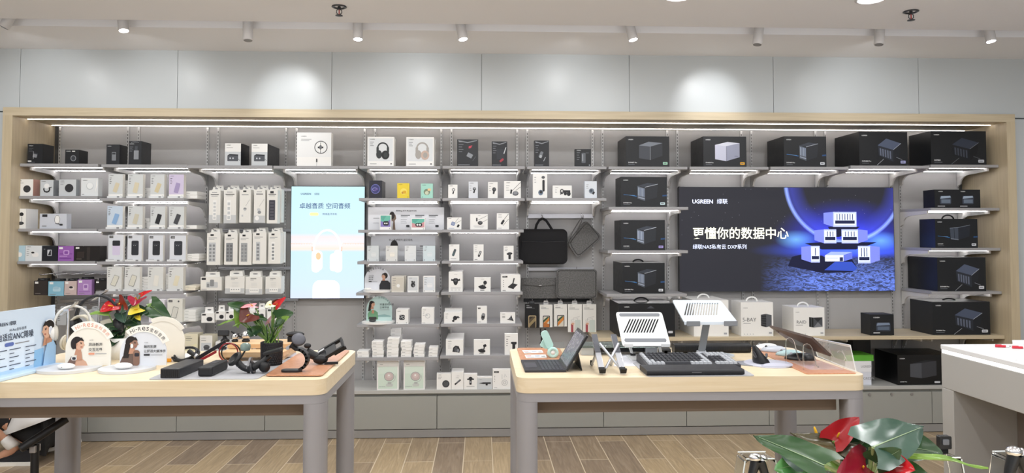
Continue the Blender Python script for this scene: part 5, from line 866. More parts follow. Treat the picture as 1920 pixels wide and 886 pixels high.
# ---------------------------------------------------------------- display tables
TZ = .88
def T(u, v): return PZ(u, v, TZ)
yf1, yb1 = T(1300, 706).y, T(1200, 651.5).y
def table(label, x0, x1, y0, y1):
    t = empty('display_table', ((x0+x1)/2, (y0+y1)/2, 0)); w, d = (x1-x0), (y1-y0)
    MB().slab([(x, y, TZ-.062) for x, y in rrect(w, d, .055, 6)], (0, 0, .062), TWOOD, True).build('tabletop', t, bevel=.003)
    MB().slab([(x, y, TZ-.098) for x, y in rrect(w-.006, d-.006, .052, 6)], (0, 0, .0355), TMETAL, True).build('metal_apron', t)
    MB().box(-w/2+.09, w/2-.09, -d/2+.10, d/2-.10, TZ-.165, TZ-.0985, BRN).build('drawer_box', t)
    for sx in (-1, 1):
        for sy in (-1, 1):
            cx, cy = sx*(w/2-.045), sy*(d/2-.045); lg = MB()
            pts = [(cx+sx*px, cy+sy*py) for px, py in [(-.04, -.04), (.042, -.04)]+[(.042-.05+.05*math.cos(R_(a)), .042-.05+.05*math.sin(R_(a))) for a in range(0, 91, 15)]+[(-.04, .042)]]
            if sx*sy < 0: pts = pts[::-1]
            lg.slab([(x, y, .0) for x, y in pts], (0, 0, TZ-.0985), TMETAL, True).build('leg', t)
    tag(t, label, 'table'); return t
RX0, RX1 = XY(969, yf1, TZ), XY(1628, yf1, TZ)
table('pale wood display table with keyboard and laptop stands', RX0, RX1, yf1, yb1)
yf0, yb0 = T(450, 712.8).y, T(600, 656).y; LX1 = XY(609, yf0, TZ); LX0 = XY(101, yb0-.09, .5)
table('pale wood display table with signs, plants and phone mounts', LX0, LX1, yf0, yb0)
def mat_px(name, label, pts, mt, th=.004, r=.03, cat='mat', z=TZ, bev=0):
    q = [PZ(u, v, z) for u, v in pts]; c = sum(q, Vector())/len(q); q2 = rc([(p.x-c.x, p.y-c.y) for p in q], r)
    o = MB().slab([(x, y, .0003) for x, y in q2], (0, 0, th), mt, True); 
    a = sum(q2[i][0]*q2[(i+1) % len(q2)][1]-q2[(i+1) % len(q2)][0]*q2[i][1] for i in range(len(q2)))
    if a < 0: o.f = [f[::-1] for f in o.f]
    o = o.build(name, None, (c.x, c.y, z), bevel=bev); tag(o, label, cat); return o
GRAYMAT = M('#a9aaae', .75, bump=.1); LAV = M('#c6c8d6', .6)
# ---- right table
mat_px('desk_mat', 'tan leather mat at the back left of the right table, under two cards', [(969, 653), (1049, 653), (1062, 677), (977, 677)], LEATHER)
CARD = M('#f3f3f2', .5)
for i, (q, lb) in enumerate((([(979, 657), (1016, 656.3), (1019, 661), (983, 662.3)], 'white printed card on the tan mat, farther one'), ([(983.5, 665.3), (1023, 664.6), (1025.5, 670.3), (986.5, 671.3)], 'white printed card on the tan mat, nearer one'))):
    o = mat_px('price_card', lb, q, CARD, .0015, .004, 'card', TZ+.0047)
    m2 = MB(); 
    P_ = [PZ(u, v, TZ+.0066)-o.location for u, v in q]
    art(m2, [('r', .06, .6, .3, .8, M('#d98a8a')), ('r', .06, .25, .4, .35, INKL), ('r', .45, .55, .7, .7, M('#8fa6c8')), ('r', .76, .3, .94, .7, M('#c3c6c9'))], 1, 1, lambda x, y, e: P_[3].lerp(P_[2], x).lerp(P_[0].lerp(P_[1], x), y)+Vector((0, 0, e)))
    me = m2.build('printing', o)
# mint fan with its clear stand
MINT = M('#bfe6df', .35); b0 = T(1037, 672); t = empty('mini_fan', (b0.x, b0.y, TZ))
MB().slab([(-.055, -.02, .0005), (.06, -.02, .0005), (.06, .06, .0005), (-.055, .06, .0005)], (0, 0, .003), CLEAR).slab([(.062, .05, .003), (-.03, .05, .003), (-.02, .068, .07), (.06, .068, .07)], (0, .003, 0), CLEAR).build('clear_stand', t)
hd = MB(); R3 = Matrix.Rotation(R_(-24), 3, 'Y'); hd.slab([R3 @ Vector((x, 0, y+.075)) + Vector((.004, .01, .02)) for x, y in rrect(.036, .085, .015, 5)], (0, .024, 0), MINT, True).build('handle', t, bevel=.004)
MB().tube([Vector((.0+.019*math.cos(R_(a)), .004+.0, .028+.019*math.sin(R_(a)))) for a in range(0, 360, 20)], .0085, MINT, 10, closed=True).lathe([(0, 0), (.012, 0), (.011, .006), (0, .007)], (0, .006, .028), WHITE, 16, (0, -1, 0)).build('fan_head', t)
R4 = Matrix.Rotation(R_(28), 3, 'Y'); MB().slab([R4 @ Vector((x, 0, y)) + Vector((-.036, .03, .066)) for x, y in rrect(.034, .04, .005, 3)], (0, .02, 0), MINT, True).build('folding_clip', t, bevel=.002)
MB().tube([(-.02, .035, .048), (-.008, .02, .03)], .008, MINT, 10).build('hinge_arm', t); tag(t, 'mint green folding mini fan on a clear stand', 'fan')
# tablet with keyboard, seen from its side
A, B = T(1061.5, 697.5), T(1047.5, 677); K0 = T(985, 700); t = empty('tablet_computer', (A.x, A.y, TZ)); o = t.location
hy = B-A; hy.z = 0; back = hy.copy(); lft = Vector((K0.x-A.x, 0, 0)); DKB = M('#2c2d33', .5); KEYB = M('#3c3e47', .5); KEYL = M('#6f7076', .5)
q = [Vector((0, 0, .001)), back+Vector((0, 0, .001)), back+lft+Vector((0, 0, .001)), lft+Vector((0, 0, .001))]
MB().slab(q[::-1] if False else q, (0, 0, .008), DKB).build('keyboard_base', t, bevel=.002)
kb = MB()
def KP(a, b, z): return lft*a+back*b+Vector((0, 0, z))   # a: 0 hinge..1 front edge, b: 0 near..1 far
for i in range(6):
    for j in range(13):
        a0 = .06+i*.09; b0_ = .05+j*.07; kb.slab([KP(a0, b0_, .009), KP(a0, b0_+.058, .009), KP(a0+.072, b0_+.058, .009), KP(a0+.072, b0_, .009)], (0, 0, .0018), KEYB)
        kb.slab([KP(a0+.02, b0_+.02, .0109), KP(a0+.02, b0_+.034, .0109), KP(a0+.04, b0_+.034, .0109), KP(a0+.04, b0_+.02, .0109)], (0, 0, .0002), KEYL)
kb.build('keys', t); MB().slab([KP(.66, .28, .009), KP(.66, .72, .009), KP(.95, .72, .009), KP(.95, .28, .009)], (0, 0, .0006), M('#45464e', .35)).build('touchpad', t)
top = PY(1100, 632, A.y)-o; dirn = Vector((top.x, 0, top.z)).normalized(); Ls = Vector((top.x, 0, top.z)).length; nrm = Vector((-dirn.z, 0, dirn.x))
s0 = Vector((0, 0, .009)); MB().slab([s0, s0+back, s0+back+dirn*Ls, s0+dirn*Ls], -nrm*.009, M('#1d1e21', .4)).build('tablet_body', t, bevel=.0015)
e0 = s0+nrm*.0004; MB().slab([e0+dirn*.012+back*.06, e0+dirn*.012+back*.94, e0+dirn*(Ls-.012)+back*.94, e0+dirn*(Ls-.012)+back*.06][::-1], nrm*.0006, M('#5f616f', .25)).build('screen_glass', t)
mid = s0+dirn*Ls*.5-nrm*.0095; foot = T(1091, 696)-o; foot = Vector((foot.x, 0, .001)); MB().slab([mid+back*.1, mid+back*.9, foot+back*.9, foot+back*.1], Vector((.004, 0, .002)), M('#1d1e21', .5)).build('kickstand', t)
tag(t, 'open black tablet with keyboard cover at the left end of the right table', 'tablet')
# folding two-arm laptop stand
SIL = M('#c9ccd4', .3, .6); PADG = M('#5b5d64', .7)
def arm_stand():
    f1, f2 = T(1129.5, 702), T(1168.5, 702); t = empty('folding_laptop_stand', ((f1.x+f2.x)/2, f1.y, TZ)); o = t.location; dy = .17
    for f, (ut, vt) in ((f1, (1114, 627)), (f2, (1150, 627))):
        tp = PY(ut, vt, f1.y+dy)-o; bt = Vector((f.x, f.y, TZ+.006))-o; d = (tp-bt); L = d.length; d.normalize(); sx = Vector((1, 0, 0)); n = sx.cross(d).normalized()
        a = MB(); a.obox(bt+d*L*.5, sx, d, n, .0125, L/2, .004, SIL).build('arm', t, bevel=.002)
        MB().obox(bt+d*L*.75+n*.0055, sx, d, n, .0115, L*.235, .0015, PADG).build('grip_pad', t); MB().obox(bt+d*L*.06+n*.006, sx, d, n, .0125, L*.06, .003, RUB).obox(bt+n*.016, sx, d, n, .0125, .003, .012, RUB).build('front_stop', t)
        rear = Vector((tp.x-.004, tp.y+.045, .004)); up = bt+d*L*.60-n*.007; MB().tube([up+Vector((.0, 0, 0)), rear], .006, SIL, 8).tube([rear+Vector((0, 0, .02))*1+(up-rear)*.0, rear], .008, RUB, 8).build('rear_leg', t)
    l1 = PY(1124, 643, f1.y+.1)-o; l2 = PY(1163, 690, f1.y+.05)-o; MB().tube([l1, l2], .006, SIL, 8).build('cross_brace', t); l1 = PY(1160, 643, f1.y+.1)-o; l2 = PY(1136, 690, f1.y+.06)-o; MB().tube([l1, l2], .006, SIL, 8).build('cross_brace', t)
    tag(t, 'silver folding laptop stand of two grey padded arms', 'laptop stand')
arm_stand()
def slotted_plate(tl, tr, br, bl, th, mt, name, parent, n=11, slot=(.10, .90, .40, .80), slant=.16, pad=None, o=Vector()):
    "plate given by four 3D corners with real diagonal slots"
    def S(x, y): return bl.lerp(br, x).lerp(tl.lerp(tr, x), y)-o
    nn = ((br-bl).cross(tl-bl)).normalized(); x0, x1, y0, y1 = slot; off = -nn*th; b = MB()
    def q(pts): b.slab([S(x, y) for x, y in pts], off, mt)
    r = .05; c = [(r, 0), (1-r, 0), (1-.015, .012), (1, r*1.4)]
    q([(r, 0), (1-r, 0), (1-.012, .02), (1, .075), (1, y0), (0, y0), (0, .075), (.012, .02)]); q([(0, y1), (1, y1), (1, .925), (1-.012, .98), (1-r, 1), (r, 1), (.012, .98), (0, .925)])
    q([(0, y0), (x0, y0), (x0+slant, y1), (0, y1)]); q([(x1-slant, y0), (1, y0), (1, y1), (x1, y1)])
    W = (x1-slant-x0)/n
    for i in range(1, n+1):
        a = x0+i*W; q([(a-W*.45, y0), (a, y0), (a+slant, y1), (a+slant-W*.45, y1)])
    p = b.build(name, parent)
    if pad:
        for y in pad: MB().slab([S(.08, y-.045), S(.92, y-.045), S(.94, y), S(.92, y+.045), S(.08, y+.045), S(.06, y)], nn*.002, M('#787c82', .7)).build('rubber_pad', parent)
    return nn
WM = M('#d9dcde', .35)
yb_, yt_ = T(1210, 684).y, T(1210, 684).y+.11
t = empty('laptop_stand', (T(1213, 672).x, T(1213, 672).y, TZ)); o = t.location; yq = o.y
P4 = [PY(1154.5, 584.7, yq+.09), PY(1240.7, 584.7, yq+.09), PY(1258, 648, yq-.09), PY(1167.4, 648, yq-.09)]
slotted_plate(*P4, .005, WM, 'slotted_plate', t, 11, slot=(.07, .93, .38, .80), slant=.2, pad=(.16, .915), o=o)
MB().slab([(-.085, -.07, .0005), (.105, -.07, .0005), (.105, .07, .0005), (-.085, .07, .0005)], (0, 0, .006), WM).build('base_plate', t, bevel=.003)
for s in (-1, 1):
    lo = Vector((.07*s+.015, .06, .006)); hi = P4[3].lerp(P4[2], .5+.33*s).lerp(P4[0].lerp(P4[1], .5+.33*s), .35)-o+Vector((0, .008, -.008)); kn = lo.lerp(hi, .5)+Vector((0, .03, .0))
    MB().tube([lo, kn, hi], .007, WM, 8).build('support_arm', t); MB().cyl(lo+Vector((-.012, 0, .004)), lo+Vector((.012, 0, .004)), .011, BLACK, 14).build('hinge', t)
for s in (.12, .88):
    c = P4[3].lerp(P4[2], s)-o; MB().box(c.x-.02, c.x+.02, c.y-.014, c.y, c.z-.004, c.z+.012, WM).build('front_hook', t, bevel=.002)
tag(t, 'white slotted laptop stand with two grey pads, before the huge black box', 'laptop stand')
PBL = M('#c8d1da', .35); GM = M('#85898e', .45, .2)
t = empty('laptop_stand', (T(1330, 667).x, T(1330, 667).y, TZ)); o = t.location; yq = o.y
P4 = [PY(1260, 561.8, yq+.10), PY(1351, 562.2, yq+.10), PY(1383, 603, yq-.12), PY(1283, 603.5, yq-.12)]
nn = slotted_plate(*P4, .006, PBL, 'slotted_plate', t, 13, slot=(.07, .93, .30, .86), slant=.2, o=o)
c0, c1 = P4[3]-o, P4[2]-o; MB().slab([c0+(c1-c0)*.0, c0+(c1-c0), c0+(c1-c0)*1.0+Vector((0, -.004, -.012)), c0+Vector((0, -.004, -.012))], (0, .004, 0), PBL).build('front_lip', t)
for s in (.16, .86): c = c0.lerp(c1, s); MB().box(c.x-.032, c.x+.032, c.y-.012, c.y-.006, c.z-.018, c.z+.006, GM).build('front_hook', t, bevel=.002)
lo = PY(1316, 660, yq+.01)-o; hi = PY(1326, 610, yq-.0)-o; lo = Vector((lo.x, .02, .012)); hi.z += .03
d = (hi-lo).normalized(); MB().obox((lo+hi)/2, (1, 0, 0), d, Vector((1, 0, 0)).cross(d), .017, (hi-lo).length/2, .006, GM).build('post', t, bevel=.002)
MB().cyl(lo+Vector((-.022, 0, .002)), lo+Vector((.022, 0, .002)), .011, SIL, 16).build('hinge', t)
MB().slab([(x+.015, y, .0005) for x, y in ell(0, 0, .105, .075, 32)], (0, 0, .007), PBL, True).build('base_plate', t, bevel=.002)
tag(t, 'tall pale laptop stand on a single grey post, before the white boxes', 'laptop stand')
# glass riser and black bars at the back
def glass_riser():
    c = T(1150, 664); x0, x1 = T(1087, 664).x, T(1234, 664).x; t = empty('monitor_riser', ((x0+x1)/2, c.y, TZ)); w = (x1-x0)/2; zt = PY(1150, 650, c.y).z-TZ
    MB().box(-w, w, -.03, .1, zt, zt+.012, M('#d6ebe6', .06, trans=.85)).build('glass_top', t, bevel=.002)
    for s in (-1, 1): MB().box(s*w*.82-.03, s*w*.82+.03, -.02, .09, .0005, zt, M('#b9bdc2', .35, .5)).build('foot', t)
    MB().box(-w*.7, w*.7, .0, .08, .012, zt-.004, BLACK).build('drawer', t); tag(t, 'low glass monitor riser with black front behind the folding stand', 'monitor riser')
glass_riser()
mat_px('desk_mat', 'pale grey pad lying under the white slotted stand and glass riser', [(1162, 664), (1245, 664), (1258, 686), (1150, 686)], M('#d9dbe3', .6), .0002+.0001, .01)
def bar(name, label, u0, u1, v, h, d, cat):
    a, b = T(u0, v), T(u1, v); W = b.x-a.x; t = empty(name, ((a.x+b.x)/2, a.y, TZ)); MB().slab([(-W/2, x, z+h/2+.001) for x, z in rrect(d, h, h*.35, 4)], (W, 0, 0), BLACK, True).build('body', t, bevel=.002)
    g = MB()
    for i in range(40): x = -W/2+.02+(W-.04)*i/39; g.box(x, x+.003, -d/2-.0006, -d/2+.001, h*.3, h*.75, M('#2b2c30', .8))
    g.build('front_grille', t); tag(t, label, cat)
bar('sound_bar', 'long black sound bar at the back of the right table', 1262, 1407, 660.5, .044, .06, 'speaker')
bar('docking_station', 'short black bar between the white stand and the sound bar', 1236, 1256, 664, .03, .05, 'dock')
# keyboard on its grey mat
mat_px('desk_mat', 'grey felt mat under the mechanical keyboard', [(1186, 680), (1372, 680), (1416, 705), (1214, 706.5)], GRAYMAT, .003, .02)
def keyboard():
    z0 = TZ+.0038; k0 = PZ(1213, 692, z0); k1 = PZ(1392, 692, z0); kb_ = PZ(1203, 676, z0); W = k1.x-k0.x; D = kb_.y-k0.y; t = empty('keyboard', ((k0.x+k1.x)/2, k0.y, z0)); KB = M('#2b2c31', .45)
    MB().slab([(-W/2, 0, .0), (-W/2, D, 0), (-W/2, D, .034), (-W/2, 0, .018)], (W, 0, 0), KB).build('case', t, bevel=.003)
    kd, kl = M('#33353b', .5), M('#b4b8be', .5); caps = {kd: MB(), kl: MB()}; cols = 21; cw = (W-.02)/cols; rh = (D-.014)/6
    for r in range(6):
        j = 0
        while j < cols:
            n = 6 if (r == 0 and j == 4) else 1; 
            if j in (15,) or (r == 5 and j in (1, 6, 11)): j += 1; continue
            light = (j >= 14 and not (16 <= j <= 18 and 1 <= r <= 3)) or (r == 0 and (j < 4 or j > 9)) or (j == 0) or (r == 1 and j in (0, 1, 13))
            x0 = -W/2+.01+j*cw; y0 = .007+r*rh; zb = .018+.016*(y0+rh/2)/D; mm = kl if light else kd; x1 = x0+cw*n-.002; y1 = y0+rh-.003; i_ = .0022
            vs = [(x0, y0, zb), (x1, y0, zb), (x1, y1, zb), (x0, y1, zb), (x0+i_, y0+i_, zb+.009), (x1-i_, y0+i_, zb+.009), (x1-i_, y1-i_, zb+.009), (x0+i_, y1-i_, zb+.009)]
            caps[mm].add(vs, [(4, 5, 6, 7), (0, 1, 5, 4), (1, 2, 6, 5), (2, 3, 7, 6), (3, 0, 4, 7)], mm); j += n
    caps[kd].build('dark_keys', t)['label'] = 'dark grey keycaps'; caps[kl].build('light_keys', t)['label'] = 'pale grey keycaps'
    tag(t, 'dark mechanical keyboard with grey and pale keycaps', 'keyboard')
    w0, w1 = PZ(1213, 704, z0), PZ(1399, 704, z0); wd = (k0.y-.004)-w0.y; Ww = w1.x-w0.x
    o = MB().slab([(-Ww/2, y+wd/2, z+.0115) for y, z in rrect(wd, .022, .0095, 5)], (Ww, 0, 0), M('#232429', .55), True); art(o, [('r', .46, .5, .56, .58, INKL)], Ww, .022, lambda x, z, e: (x-Ww/2, -e, z)); o = o.build('wrist_rest', None, ((w0.x+w1.x)/2, w0.y, z0+.0003), bevel=.004)
    tag(o, 'long black padded wrist rest in front of the keyboard', 'wrist rest')
keyboard()
# mouse pad with vertical mouse
c = T(1432, 682); t = empty('mouse_pad', (c.x, c.y, TZ)); MB().slab([(x, y, .0005) for x, y in ell(.02, 0, .105, .115, 36)], (0, 0, .004), LAV, True).build('pad', t, bevel=.001)
b = MB().ball((.03, -.075, .004), .07, .035, .014, M('#b7b9c8', .7)); b.v = [Vector((v.x, v.y, max(v.z, .004))) for v in b.v]; b.build('wrist_cushion', t); MB().slab([(-.13, -.02, .0005), (-.05, -.07, .0005), (-.05, .08, .0005), (-.11, .06, .0005)], (0, 0, .0035), M('#8f9199', .7)).build('stitched_flap', t); tag(t, 'lavender grey mouse pad with wrist cushion', 'mouse pad')
MK = M('#202124', .4); p = T(1428, 681); t = empty('vertical_mouse', (p.x, p.y, TZ+.0045)); b = MB(); n = 20
secs = [(0, .036, .05), (.012, .035, .048), (.03, .026, .042), (.05, .018, .034), (.068, .012, .026), (.078, .006, .014)]; vs = []
for i, (z, rx, ry) in enumerate(secs): vs += [Vector((-z*.42+rx*math.cos(2*math.pi*k/n), ry*math.sin(2*math.pi*k/n), z)) for k in range(n)]
b.add(vs, [(i*n+k, i*n+(k+1) % n, (i+1)*n+(k+1) % n, (i+1)*n+k) for i in range(len(secs)-1) for k in range(n)], MK, True); b.add(vs[-n:], [tuple(range(n))], MK); b.add(vs[:n], [tuple(range(n))[::-1]], MK)
b.build('body', t); MB().ball((-.034, -.012, .034), .006, .017, .022, M('#3a3b40', .3), rot=Matrix.Rotation(R_(-22), 3, 'Y')).build('thumb_panel', t); MB().tube([(.012, -.03, .045), (.008, -.038, .03)], .005, M('#55575c', .4), 8).build('scroll_wheel', t); tag(t, 'black upright vertical mouse on the lavender pad', 'mouse')
mat_px('desk_mat', 'tan leather mat under the row of mice, right end of the right table', [(1406, 652.5), (1466, 652.5), (1606, 700.5), (1512, 701.5)], LEATHER, .004, .01)
def mouse(label, u, v, s, mt, wheel, rz=-.5):
    p = T(u, v); t = empty('computer_mouse', (p.x, p.y, TZ+.0046), rz); b = MB().ball((0, 0, s*.02), s, s*.58, s*.42, mt, 22, 12); b.v = [Vector((v_.x, v_.y*(1-.12*v_.x/s), max(v_.z*(1+.25*v_.x/s), 0))) for v_ in b.v]; b.build('shell', t)
    MB().cyl((-s*.55, -s*.05, s*.33), (-s*.55, s*.05, s*.33), s*.1, wheel, 12).build('scroll_wheel', t); MB().tube([(-s*.98, 0, s*.06), (-s*.7, 0, s*.30), (-s*.3, 0, s*.425)], s*.012, M('#7d8087'), 6).build('button_seam', t); tag(t, label, 'mouse')
mouse('white computer mouse, farthest on the right tan mat', 1437, 655, .064, WHITE, INKL); mouse('silver grey computer mouse, second farthest on the tan mat', 1451, 660, .066, M('#b9bfca', .3), INK); mouse('mint blue flat computer mouse on the tan mat', 1480, 667.5, .064, M('#b4d2d6', .35), INKL); mouse('black computer mouse with silver side, nearest on the tan mat', 1500, 675, .07, M('#26272b', .3), SIL)
# tablet resting on clear hoops, acrylic notice
p = T(1548, 694); t = empty('tablet_holder', (p.x, p.y, TZ+.0046)); o = t.location; yn, yf_ = p.y+.05, p.y+.33
for (u, v0, vb, y) in ((1513, 644, 697, p.y+.0), (1480, 633, 680, p.y+.16)):
    x = PY(u, v0, y).x-o.x; z = PY(u, v0, y).z-o.z; w = .017
    MB().tube([(x-w, y-o.y, .001), (x-w, y-o.y, z-w), (x-w*.7, y-o.y, z-w*.3), (x, y-o.y, z), (x+w*.7, y-o.y, z-w*.3), (x+w*1.2, y-o.y, z-w), (x+w*2.4, y-o.y, .02), (x+w*2.6, y-o.y-.01, .012)], .0028, CLEAR, 8).build('clear_hoop', t)
x0, x1 = PY(1508, 699, p.y).x-o.x, PY(1600, 699, p.y).x-o.x; MB().box(x0+.02, x1-.05, -.01, .2, .0005, .0035, CLEAR2).build('clear_base', t); tag(t, 'clear acrylic holder with wire hoops under the tilted tablet', 'tablet holder')
c = [PY(1521, 634, yn), PY(1557, 668, yn), PY(1486, 643, yf_), PY(1442, 612, yf_)]; cc = sum(c, Vector())/4; nn = (c[1]-c[0]).cross(c[3]-c[0]).normalized(); nn = nn if nn.x > 0 else -nn
t = empty('tablet_computer', cc); q = [x-cc for x in c]; MB().slab(q, nn*.010, M('#4a3c36', .4)).build('tablet_body', t, bevel=.002)
e0 = [x*.93+nn*.0102 for x in q]; MB().slab(e0, nn*.001, M('#1a1b1e', .2)).build('screen_glass', t); k = q[3].lerp(q[0], .12).lerp(q[2].lerp(q[1], .12), .18)-nn*.001; MB().cyl(k, k-nn*.003, .009, M('#26221f', .3), 14).build('camera_bump', t)
tag(t, 'brown-backed tablet tilted on the clear hoops, edge towards the mice', 'tablet')
p = T(1600, 699.5); t = empty('acrylic_notice', (p.x-.02, p.y, TZ+.0005)); o = t.location; y0, y1 = p.y+.02, p.y+.42
q = [PY(1606, 699, y0), PY(1595, 646, y0), PY(1523, 632, y1), PY(1534, 676, y1)]; q = [x-o for x in q]; q[0].z = .004; q[3].z = .004
nn = (q[1]-q[0]).cross(q[3]-q[0]).normalized(); MB().slab(q, nn*.004, M('#eef0ee', .15, alpha=.3), side=M('#eef2f2', .2)).build('clear_panel', t)
g = MB(); 
def NP(x, y, e): return q[0].lerp(q[3], x).lerp(q[1].lerp(q[2], x), y)-nn*(e+.0002) if nn.x > 0 else q[0].lerp(q[3], x).lerp(q[1].lerp(q[2], x), y)+nn*(e+.0002)
art(g, [('p', [(0, .9), (1, .9), (1, 1), (0, 1)], M('#f6f6f4')), ('o', .3, .45, .1, .2, .015, M('#e8ecec'), 30, 250), ('l', [(.5, .2), (.6, .6), (.66, .3), (.74, .6)], .012, M('#e8ecec')), ('l', [(.15, .2), (.24, .7)], .012, M('#e8ecec')), ('l', [(.8, .3), (.84, .65)], .012, M('#e8ecec'))], 1, 1, NP); g.build('white_writing', t)
tag(t, 'leaning clear acrylic notice with white scrawl at the right table end', 'sign')
# ---------------------------------------------------------------- left table goods
# big slanted poster board
A, B = T(101, 684.5), T(0, 709); dirv = (A-B); dirv.z = 0; dirv.normalize(); L = (A-B).length+.20; yaw = math.atan2(dirv.y, dirv.x)
zt = PY(106, 571, A.y).z-TZ; W, H = L, zt-.012; AS = W/H
t = empty('poster_stand', (A.x-dirv.x*L/2, A.y-dirv.y*L/2, TZ+.0005), yaw)
PB1 = M('#cfe0f2', .4); PB2 = M('#b9d8f2', .4); INKN = M('#2a3348', .5)
f = lambda u: 1-(1-u)*(A-B).length/L       # photo fraction (0 at the frame edge, 1 at the board's right end) -> board fraction
e = [('p', [(0, 0), (1, 0), (1, .22), (0, .28)], PB2), ('rr', f(-.4), .05, f(.60), .52, .02, M('#dbeafa', .4)), ('p', [(f(.6), .0), (f(.78), 0), (f(.78), .3), (f(.6), .28)], M('#8fc0e8', .4))]
e += [('t', 'UGREEN 绿联', f(-.12), .76, .07, INKN, .012), ('t', 'Hi-Res金标音质', f(.14), .665, .05, INKN), ('t', '自适应ANC降噪', f(-.06), .52, .125, INKN, .008, .82), ('rr', f(.06), .43, f(.22), .49, .015, M('#5a6fb4', .4)), ('r', f(.24), .45, f(.5), .465, INKL)]
e += [q for x in (f(-.1), f(.14), f(.42)) for q in bars(x, .38, [.12, .05, .1, .05, .12, .05], .012, .062, INKN)]
cx, r = f(.83), .072
e += [('p', [(cx-.01, .62), (cx+.07, .60), (cx+.115, .30), (cx+.03, .32)], HR)]+face(cx, .60, r, SK, HR, -1, False, asp=AS)+[('p', [(cx-.05, 0), (f(1.), 0), (f(1.), .30), (cx+.07, .40), (cx-.0, .40), (cx-.03, .22)], M('#a5c9ea', .5)), ('p', [(cx-.02, .36), (cx+.05, .38), (cx+.05, .46), (cx-.01, .44)], SK2),
      ('o', cx+.012, .60, r*1.15, r*1.25, .010, M('#e3e9f2'), 10, 120), ('rt', cx+.030, .575, .042, .075, .02, 0, M('#e9edf5')), ('rt', cx+.034, .575, .028, .058, .014, 0, M('#d3d9e6'))]
b = MB().box(-W/2, W/2, 0, .008, .012, .012+H, PB1); art(b, e, W, H, lambda x, z, k: (x-W/2, -k, z+.012)); b.build('panel', t)
MB().box(-W/2, W/2, -.06, .05, 0, .012, M('#c4dcf2', .35)).build('base_plate', t, bevel=.002); tag(t, 'big slanted pale blue poster with headphones woman at the left table end', 'sign')
CRM = M('#eee9dd', .45); BAND = M('#f6f3ec', .45); ORG = M('#e29a7c')
def desk_sign(label, uc, vb, u0, u1, vt, pm, who, big1, big2, pill, capcol, basec, dx=-.06):
    p = T(uc, vb); Wd = wid(u0, u1, 660, p.y); Hd = PY(uc, vt, p.y).z-TZ-.012; a = Wd/Hd
    e = who(a)+[('t', '5.3沉浸', .53, .64, .030, INK), ('t', big1, .52, .50, .085, INK, .012), ('t', big2, .52, .37, .085, INK, .012), ('rr', .52, .28, .65, .33, .01, pill), ('r', .67, .295, .92, .31, INKL)]
    arch_sign('arched_sign', label, p+Vector((0, 0, .0005)), Wd, Hd, 0, pm, e, (Wd*(.66 if uc < 200 else .56), .115, dx, -.035), M('#d3d6da', .4), cap=(26, 128, Wd/2*.94, Wd/2*1.24), capm=BAND, cap_els=[('ta', 'Hi-Res金标音质', .5, 1-Wd/2/Hd, .50, .082, 77, capcol)]); return p, Wd
def who1(a): return [('p', [(.06, 0), (.50, 0), (.46, .10), (.34, .20), (.2, .22), (.1, .16)], SK)]+face(.30, .56, .135, SK, HR, 1, False, asp=a)+[('e', .18, .56, .06, .12, HR), ('p', [(.24, .14), (.38, .14), (.36, .36), (.28, .34)], SK2), ('p', [(.04, .04), (.14, .24), (.24, .16), (.22, .04)], M('#7a6258')), ('rr', .14, .14, .26, .23, .03, WHITE), ('rr', .16, .15, .24, .22, .02, M('#2c2b33'))]
def who2(a): return [('p', [(.0, .08), (.06, .26), (.2, .36), (.36, .34), (.38, .0), (.02, .0)], M('#6e5a50'))]+face(.28, .64, .125, M('#9a7868'), HR, 1, True, asp=a)+[('rt', .36, .22, .14, .34, .06, 0, M('#8a6a5a')), ('rr', .32, .26, .42, .36, .02, M('#2c2b33')), ('e', .26, .56, .03, .05, WHITE)]
p1, w1 = desk_sign('cream arched sign with short-haired woman and orange pill on the left table', 164.5, 690, 122, 207, 612, CRM, who1, '异动新声', '交互无界', ORG, ORG, WHITE, -.06)
p2, w2 = desk_sign('white arched sign with long-haired woman, reading Hi-Res, on the left table', 268, 690, 224.6, 312, 619, M('#dfe3ea', .4), who2, '触控彩屏', '让舒适大解净手', INK, INK, WHITE, -.05)
q = T(124, 697); earcase('white earbud case on the plate of the cream arched sign', Vector((q.x, q.y, TZ+.0128)), .036, WHITE, INK)
q = T(231, 696.5); earcase('white earbud case on the plate of the Hi-Res arched sign', Vector((q.x, q.y, TZ+.0128)), .038, WHITE)
# two arched signs turned away, behind
for uc, u0, u1, vt, lb, vb in ((304, 262, 345, 599.5, 'blank cream back of an arched sign behind the Hi-Res sign', 677), (205, 172, 240, 603, 'blank cream back of an arched sign behind the cream arched sign', 672)):
    p = T(uc, vb); Wd = wid(u0, u1, 650, p.y); arch_sign('arched_sign', lb, p+Vector((0, 0, .0005)), Wd, PY(uc, vt, p.y).z-TZ-.012, 0, CRM, [], (Wd*.6, .09, 0, .07), WHITE, cap=(32, 118, Wd/2*.94, Wd/2*1.16), capm=CRM)
